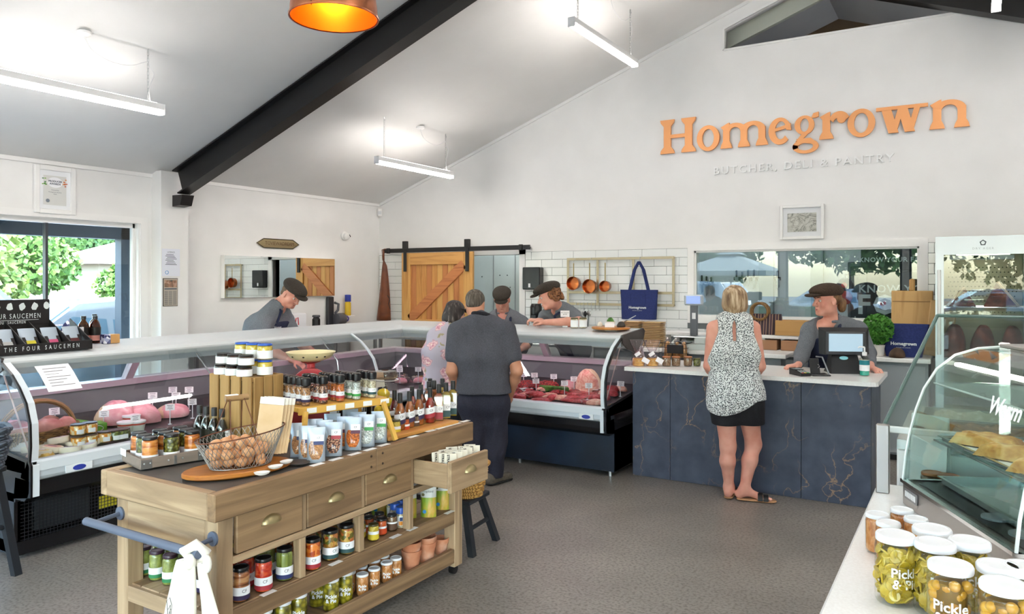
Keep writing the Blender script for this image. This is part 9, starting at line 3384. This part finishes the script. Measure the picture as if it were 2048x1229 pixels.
# bare feet
for an,d in ((bd.anL,V((-.1,.95,0))),(bd.anR,V((.88,.25,0)))):
 d.normalize()
 sdv=d.cross(V((0,0,1)))
 heel=V((an.x,an.y,.045))-d*.035
 ball=heel+d*.165-V((0,0,.014))
 B.cap(an,heel,.036,.032,k=.03)
 B.cap(an+V((0,0,-.01)),ball,.034,.022,k=.03)
 for o_,L in ((-.03,.035),(-.013,.045),(.003,.048),(.018,.05),(.034,.056)):
  q=ball+sdv*o_*.9
  B.cap(q-d*.03,q+d*L,.0125,.0098 if o_<.03 else .0125,k=.006)
P=body_root('person','blonde woman in a sleeveless speckled top and black shorts at the pay counter',B,SKIN2,base)
face_parts(H,P)
HAIRB=tex_mat('hair_blonde','noise',[(.3,'#6b4f38'),(.48,'#a08464'),(.62,'#c9b294'),(.8,'#e0d2ba')],48,(1,1,.14),rough=.5,bump=.5)
B=SDF(.006)
B.ell(H.P(0,-.016,.040),V((.090,.108,.092))*H.s,H.R,.02)
B.ell(H.P(0,-.045,-.02),V((.084,.072,.075))*H.s,H.R,.03)
B.ell(H.P(-.062,.0,-.03),V((.028,.055,.062))*H.s,H.R,.03)
B.ell(H.P(.062,.0,-.03),V((.028,.055,.062))*H.s,H.R,.03)
B.ell(H.P(0,-.045,-.085),V((.052,.038,.03))*H.s,H.R,.03)
c3=H.P(0,.06,.0)
H3=H
sdf_obj('hair',B,HAIRB,P,clip=lambda X,Y,Z: (X-c3.x)*H3.f.x+(Y-c3.y)*H3.f.y+(Z-c3.z)*H3.f.z,wrinkle=.0022,origin=base)
SPEC=tex_mat('speckled_cloth','voronoi',[(.0,'#262930'),(.40,'#30333a'),(.47,'#cfd3d3'),(.6,'#dfe2e1')],118,rough=.85)
B=SDF(.008)
bd.torso(B,.010,.99)
for sd in (-1,1):
 hp=bd.hipL if sd<0 else bd.hipR
 B.cap(hp+V((0,0,.06)),hp-V((0,0,.10)),.125,.122,k=.07)
hz2,hx2=atk(1468,828,k2).z,atk(1452,828,k2).x
nk2,sl2,sr2=bd.neck,bd.shL,bd.shR
fx2=(sr2-sl2).normalized()
def clip_top(X,Y,Z):
 lx=(X-nk2.x)*fx2.x+(Y-nk2.y)*fx2.y
 arm_cut=np.abs(lx)-(.128+.085*np.clip((nk2.z-.10-Z)/.24,0,1)+.2*np.clip((nk2.z-.34-Z)/.1,0,1))
 neck=.066-np.sqrt((X-nk2.x)**2+(Y-nk2.y)**2+(Z-nk2.z-.045)**2)
 hem=hz2+.045*np.clip((X-hx2)/.15,-1,1.6)**2-Z
 key=np.where((Y<nk2.y),.014*np.clip((nk2.z+.0-Z)/.05,0,1)*(Z>nk2.z-.17)-np.abs(lx+.012)-(Z<=nk2.z-.17)*.1,-1)
 return np.maximum(np.maximum(arm_cut,neck),np.maximum(hem,key))
sdf_obj('speckled_top',B,SPEC,P,clip=clip_top,wrinkle=.002,origin=base)
B=SDF(.008)
for sd in (-1,1):
 hp,kn=(bd.hipL,bd.knL) if sd<0 else (bd.hipR,bd.knR)
 B.cap(hp,lerp(hp,kn,.75),.112,.105,k=.03)
B.cap(bd.hipL,bd.hipR,.122,.122,k=.05)
zs2=atk(1480,849,k2).z
sdf_obj('shorts',B,BLKC,P,clip=lambda X,Y,Z: np.maximum(zs2-Z,Z-hz2-.12),wrinkle=.003,origin=base)
SOLE=mat('sandal_sole','#b98a62',.6)
for an,d in ((bd.anL,V((-.1,.95,0))),(bd.anR,V((.88,.25,0)))):
 d.normalize()
 sdv=d.cross(V((0,0,1)))
 c_=V((an.x,an.y,0))+d*.075
 B=SDF(.006)
 B.cap(c_-d*.10+V((0,0,.012)),c_+d*.11+V((0,0,.012)),.036,.046,k=.02,flat=(0,0,1),q=.28)
 sdf_obj('sandal_sole',B,SOLE,P,clip=lambda X,Y,Z: np.maximum(.001-Z,Z-.02),origin=base)
 for t_,hh in ((.045,.062),(.095,.046)):
  pts=[c_+d*t_*.8+sdv*(.05*math.cos(PI*i/10))+V((0,0,.016+hh*.75*math.sin(PI*i/10))) for i in range(11)]
  R_=[[p-d*.018-base,p+d*.018-base,p+d*.018+V((0,0,.005))-base,p-d*.018+V((0,0,.005))-base] for p in pts]
  obj('sandal_strap',MB().loft(R_),BLK,P)
# ---------------------------------------------------------------- staff
def collar(root,neck,front,up=(0,0,1),r=.068):
 B=SDF(.006)
 ring_collar(B,None,neck,r,.013,V(up).normalized(),front,.55)
 sdf_obj('collar',B,CHAMB,root,origin=root.location)
def shirt(root,bd,sleeves,w=1.0,e=.016,vneck=None,front=None):
 B=SDF(.0075)
 bd.torso(B,e,w)
 for sd in (-1,1):
  fr=sleeves[0 if sd<0 else 1]
  bd.arm(B,sd,.018,True,False,min(fr,1),w)
  if fr>1:
   el,wr=(bd.elL,bd.wrL) if sd<0 else (bd.elR,bd.wrR)
   B.cap(el,lerp(el,wr,fr-1),.060*w,.046*w,k=.03)
  B.cap(bd.hipL if sd<0 else bd.hipR,(bd.hipL if sd<0 else bd.hipR)+V((0,0,.06)),.125*w,.12*w,k=.06)
 n=V(bd.neck)
 clip=None
 if front is not None:
  f=V(front).normalized()
  rt=f.cross(V((0,0,1)))
  up=(n-V(bd.chest)).normalized()
  def clip(X,Y,Z):
   lf=(X-n.x)*f.x+(Y-n.y)*f.y+(Z-n.z)*f.z
   lr=(X-n.x)*rt.x+(Y-n.y)*rt.y
   lu=(X-n.x)*up.x+(Y-n.y)*up.y+(Z-n.z)*up.z
   hole=.060-np.sqrt((X-n.x)**2+(Y-n.y)**2+(Z-n.z-.04)**2)
   vee=np.where((lf>.02) & (lu>-vneck),(lu+vneck)*.42-np.abs(lr),-1)
   return np.maximum(hole,vee)
 return sdf_obj('shirt',B,CHAMB,root,clip=clip,wrinkle=.0026,origin=root.location)
def lower(root,bd,m=DENIM):
 B=SDF(.010)
 for sd in (-1,1):
  bd.leg(B,sd,.02)
 B.cap(bd.hipL,bd.hipR,.118,.118,k=.05)
 sdf_obj('trousers',B,m,root,clip=lambda X,Y,Z: .06-Z,wrinkle=.002,origin=root.location)
def legs_for(p,f,h=.92,w=.09):
 """standing legs under a pelvis at p facing f"""
 f=V((f[0],f[1],0)).normalized()
 r=f.cross(V((0,0,1)))
 d={}
 for s_,n_ in ((-1,'L'),(1,'R')):
  hp=V((p[0],p[1],h))+r*s_*w
  d['hip'+n_]=hp
  d['kn'+n_]=V((hp.x,hp.y,.5))+f*.02+r*s_*.01
  d['an'+n_]=V((hp.x,hp.y,.09))-f*.01+r*s_*.02
 d['back']=tuple(-f*.02)
 return d,r
# bowed man behind the meat counter
fr=V((.34,-.94,0)).normalized()
k3=8.30
pc=atk(1012,650,k3)
lg_,r_=legs_for((pc.x,pc.y+.03),fr)
bd=Body(chest=atk(1011,668,k3-.05)+V((0,0,-.02)),neck=atk(1007,627,k3-.08),shL=atk(1044,646,k3-.03),shR=atk(975,646,k3-.03),
  elL=atk(1055,690,k3-.05),elR=atk(962,690,k3-.05),wrL=atk(1040,700,k3-.35),wrR=atk(985,702,k3-.35),**lg_)
base=V((pc.x,pc.y,0))
H=Head(atk(1004,600,k3-.16),(.40,-.78,-.46),0,1.04)
B=SDF(.0072)
add_head(B,H,bd.neck,nr=.06)
bd.torso(B,-.018,1.05)
for sd in (-1,1):
 bd.arm(B,sd)
add_hand(B,bd.wrL,(-.5,-.7,-.3),(0,-.3,1),1,.5)
add_hand(B,bd.wrR,(.5,-.7,-.3),(0,-.3,1),-1,.5)
P=body_root('person','butcher with bowed head in a dark flat cap behind the meat counter',B,SKIN2,base)
face_parts(H,P)
shirt(P,bd,(.9,.9),1.05,vneck=.13,front=fr)
collar(P,bd.neck-V((0,0,.012)),fr)
ap=apron(P,bd,fr,NAVYA,.03,torso_w=1.05)
for x in (-1,1):
 strap(P,[bd.neck+r_*x*.075+V((0,.01,.01)),bd.neck+r_*x*.095+fr*.085+V((0,0,-.08)),bd.chest+r_*x*.08+fr*.145+V((0,0,.02))],NAVYA,.014)
lower(P,bd)
flat_cap(P,H)
shoe(P,bd.anL,fr,BLKC)
shoe(P,bd.anR,fr,BLKC)
# young butcher leaning on the meat counter
k4=7.75
fr=V((-.62,-.78,0)).normalized()
pc=atk(1150,720,k4+.25)
lg_,r_=legs_for((pc.x,pc.y),fr)
top=topR(1110,650)
bd=Body(chest=atk(1130,655,k4-.1),neck=atk(1117,617,k4-.22),shL=atk(1147,633,k4-.28),shR=atk(1092,634,k4+.0),
  elL=V((-3.17,6.36,1.262)),elR=atk(1072,668,k4-.15),wrL=V((-3.42,6.31,1.255)),wrR=V((-3.46,6.42,1.262)),**lg_)
bd.elL=atk(1158,647,7.15)
bd.elL.z=max(bd.elL.z,1.265)
bd.wrL=atk(1092,645,7.05)
bd.wrL.z=max(bd.wrL.z,1.25)
bd.wrR=atk(1078,642,7.2)
bd.wrR.z=max(bd.wrR.z,1.26)
bd.elR=atk(1082,648,7.5)
base=V((pc.x,pc.y,0))
H=Head(atk(1099,593,k4-.34),(-.76,-.52,-.30),.10,1.08)
B=SDF(.0065)
add_head(B,H,bd.neck,nr=.056)
bd.torso(B,-.012,1.0)
for sd in (-1,1):
 bd.arm(B,sd,w=1.05)
add_hand(B,bd.wrL,(-.95,.05,.16),(0,-.25,1),-1,.75)
add_hand(B,bd.wrR,(-.9,-.3,.1),(0,-.2,1),1,.8)
P=body_root('person','young butcher in a flat cap leaning his forearm on the meat counter',B,SKIN2,base)
face_parts(H,P)
shirt(P,bd,(.82,.82),1.0,vneck=.10,front=fr)
collar(P,bd.neck-V((0,0,.01)),fr,(-.25,-.25,1))
apron(P,bd,fr,NAVYA,.03)
for x in (-1,1):
 strap(P,[bd.neck+r_*x*.07+V((.03,.02,.0)),bd.neck+r_*x*.09+fr*.08+V((0,0,-.07)),bd.chest+r_*x*.08+fr*.14+V((0,0,.03))],NAVYA,.014)
lower(P,bd)
flat_cap(P,H)
HAIRC=tex_mat('hair_curly_brown','voronoi',[(0,'#3a2418'),(.4,'#6b4228'),(.7,'#94643e')],60,rough=.7,bump=.8)
B=SDF(.006)
B.ell(H.P(0,-.035,.03),V((.083,.085,.066))*H.s,H.R,.02)
rnd=random.Random(4)
for i in range(26):
 a_=rnd.uniform(-2.2,2.2)
 z_=rnd.uniform(-.06,.05)
 B.ell(H.P(.08*math.sin(a_),-.03-.075*math.cos(a_),z_),V((.022,.022,.022))*H.s,H.R,.01)
c4,H4=H.P(0,.02,0),H
sdf_obj('hair',B,HAIRC,P,clip=lambda X,Y,Z: (X-c4.x)*H4.f.x+(Y-c4.y)*H4.f.y+(Z-c4.z)*H4.f.z,origin=base)
shoe(P,bd.anL,fr,BLKC)
shoe(P,bd.anR,fr,BLKC)
# butcher reaching into the deli counter
k5=7.55
fr=V((.86,.5,0)).normalized()
pc=atk(500,740,k5+.1)
lg_,r_=legs_for((pc.x,pc.y),fr)
bd=Body(chest=atk(530,655,k5-.05),neck=atk(556,612,k5-.05),shR=atk(527,640,k5-.2),shL=atk(572,640,k5+.15),
  elR=atk(535,700,k5-.28),elL=atk(600,690,k5+.05),wrR=atk(588,722,7.08),wrL=atk(622,700,7.3),**lg_)
base=V((pc.x,pc.y,0))
H=Head(atk(583,589,k5-.02),(.84,-.02,-.58),-.1,1.1)
B=SDF(.0068)
add_head(B,H,bd.neck,nr=.062)
bd.torso(B,-.012,1.08)
for sd in (-1,1):
 bd.arm(B,sd,w=1.12)
add_hand(B,bd.wrR,(.8,.35,-.42),(-.2,-.3,1),1,.5)
add_hand(B,bd.wrL,(.8,.1,-.4),(0,0,1),-1,.6)
P=body_root('person','butcher in grey shirt and flat cap reaching down into the deli counter',B,SKIN2,base)
face_parts(H,P)
shirt(P,bd,(1.0,1.0),1.1,vneck=.10,front=fr)
collar(P,bd.neck-V((0,0,.0)),fr,(.4,.2,1))
apron(P,bd,fr,NAVYA,.03,torso_w=1.1)
strap(P,[bd.neck+r_*.07+V((-.03,0,.03)),bd.neck+r_*.085+fr*.06+V((0,0,-.05)),bd.chest+r_*.09+fr*.15+V((0,0,.05))],NAVYA,.014)
strap(P,[bd.neck-r_*.07+V((-.03,0,.03)),bd.neck-r_*.085+fr*.06+V((0,0,-.05)),bd.chest-r_*.09+fr*.15+V((0,0,.05))],NAVYA,.014)
tx=MB()
text_on(tx,'Homegrown',.05,face_M(bd.chest+fr*.165+r_*.03+V((0,0,.0))-base,fr+r_*.15),bold=.001)
obj('apron_print',tx,WTXT,P)
lower(P,bd)
flat_cap(P,H)
B=SDF(.006)
B.ell(H.P(0,-.03,.02),V((.079,.078,.062))*H.s,H.R,.02)
B.ell(H.P(0,-.06,-.03),V((.06,.04,.04))*H.s,H.R,.02)
c5,H5=H.P(0,.0,0),H
sdf_obj('hair',B,tex_mat('hair_short_brown','noise',[(.3,'#4a382a'),(.7,'#7a6450')],60,rough=.8,bump=.4),P,clip=lambda X,Y,Z: (X-c5.x)*H5.f.x+(Y-c5.y)*H5.f.y+(Z-c5.z)*H5.f.z,origin=base)
shoe(P,bd.anL,fr,BLKC)
shoe(P,bd.anR,fr,BLKC)
# woman at the till
k6=6.55
fr=V((-.30,-.95,0)).normalized()
pc=atk(1662,760,k6+.1)
lg_,r_=legs_for((pc.x,pc.y),fr,.82)
bd=Body(chest=atk(1663,696,k6),neck=atk(1664,645,k6-.02),shL=atk(1717,660,k6+.05),shR=atk(1620,662,k6-.05),
  elL=atk(1737,708,k6-.02),elR=atk(1603,712,k6-.15),wrL=V((-.60,6.43,CT+.035)),wrR=V((-1.36,6.47,CT+.035)),**lg_)
bd.wrL=atk(1742,739,6.05)
bd.wrR=atk(1597,735,6.22)
for n_ in ('wrL','wrR'):
 getattr(bd,n_).z=CT+.034
base=V((pc.x,pc.y,0))
H=Head(atk(1654,602,k6-.06),(-.74,-.66,-.05),0,1.14)
B=SDF(.0062)
add_head(B,H,bd.neck,nr=.053)
bd.torso(B,-.012,1.0)
for sd in (-1,1):
 bd.arm(B,sd,w=1.0)
add_hand(B,bd.wrR,(-.75,-.6,-.10),(0,0,1),-1,.55)
add_hand(B,bd.wrL,(.6,-.75,-.15),(0,0,1),1,.6)
P=body_root('person','woman in a brown flat cap and navy apron standing at the till',B,SKIN2,base)
face_parts(H,P,'#b0605c')
shirt(P,bd,(1.75,1.75),1.0,vneck=.15,front=fr)
collar(P,bd.neck-V((0,0,.012)),fr,(0,.1,1),.072)
apron(P,bd,fr,NAVYA,.03)
for x in (-1,1):
 strap(P,[bd.neck+r_*x*.072+V((0,.02,.015)),bd.neck+r_*x*.10+fr*.085+V((0,0,-.07)),bd.chest+r_*x*.085+fr*.145+V((0,0,.05))],NAVYA,.015)
tx=MB()
text_on(tx,'Homegrown',.045,face_M(bd.chest+fr*.152+r_*.05+V((0,0,-.01))-base,fr+r_*.3),bold=.001)
obj('apron_print',tx,WTXT,P)
lower(P,bd)
flat_cap(P,H,tex_mat('cap_brown','noise',[(.3,'#33271f'),(.7,'#4b3a2e')],120,rough=.95,bump=.4))
HAIRP=tex_mat('hair_chestnut','noise',[(.3,'#4a3322'),(.55,'#7a5838'),(.78,'#a98558')],50,(1,1,.15),rough=.55,bump=.5)
B=SDF(.006)
B.ell(H.P(0,-.03,.022),V((.080,.082,.068))*H.s,H.R,.02)
for z_,y_,r__ in ((.0,-.105,.034),(-.035,-.125,.038),(-.065,-.13,.032),(-.02,-.14,.03)):
 B.ell(H.P(.01,y_,z_),V((r__,r__,r__*1.15)),H.R,.02)
c6,H6=H.P(0,.03,.0),H
sdf_obj('hair',B,HAIRP,P,clip=lambda X,Y,Z: (X-c6.x)*H6.f.x+(Y-c6.y)*H6.f.y+(Z-c6.z)*H6.f.z,wrinkle=.002,origin=base)
obj('earring',MB().sphere(H.P(.085,.0,-.04)-base,.005,8,6),CHROME,P)
shoe(P,bd.anL,fr,BLKC)
shoe(P,bd.anR,fr,BLKC)
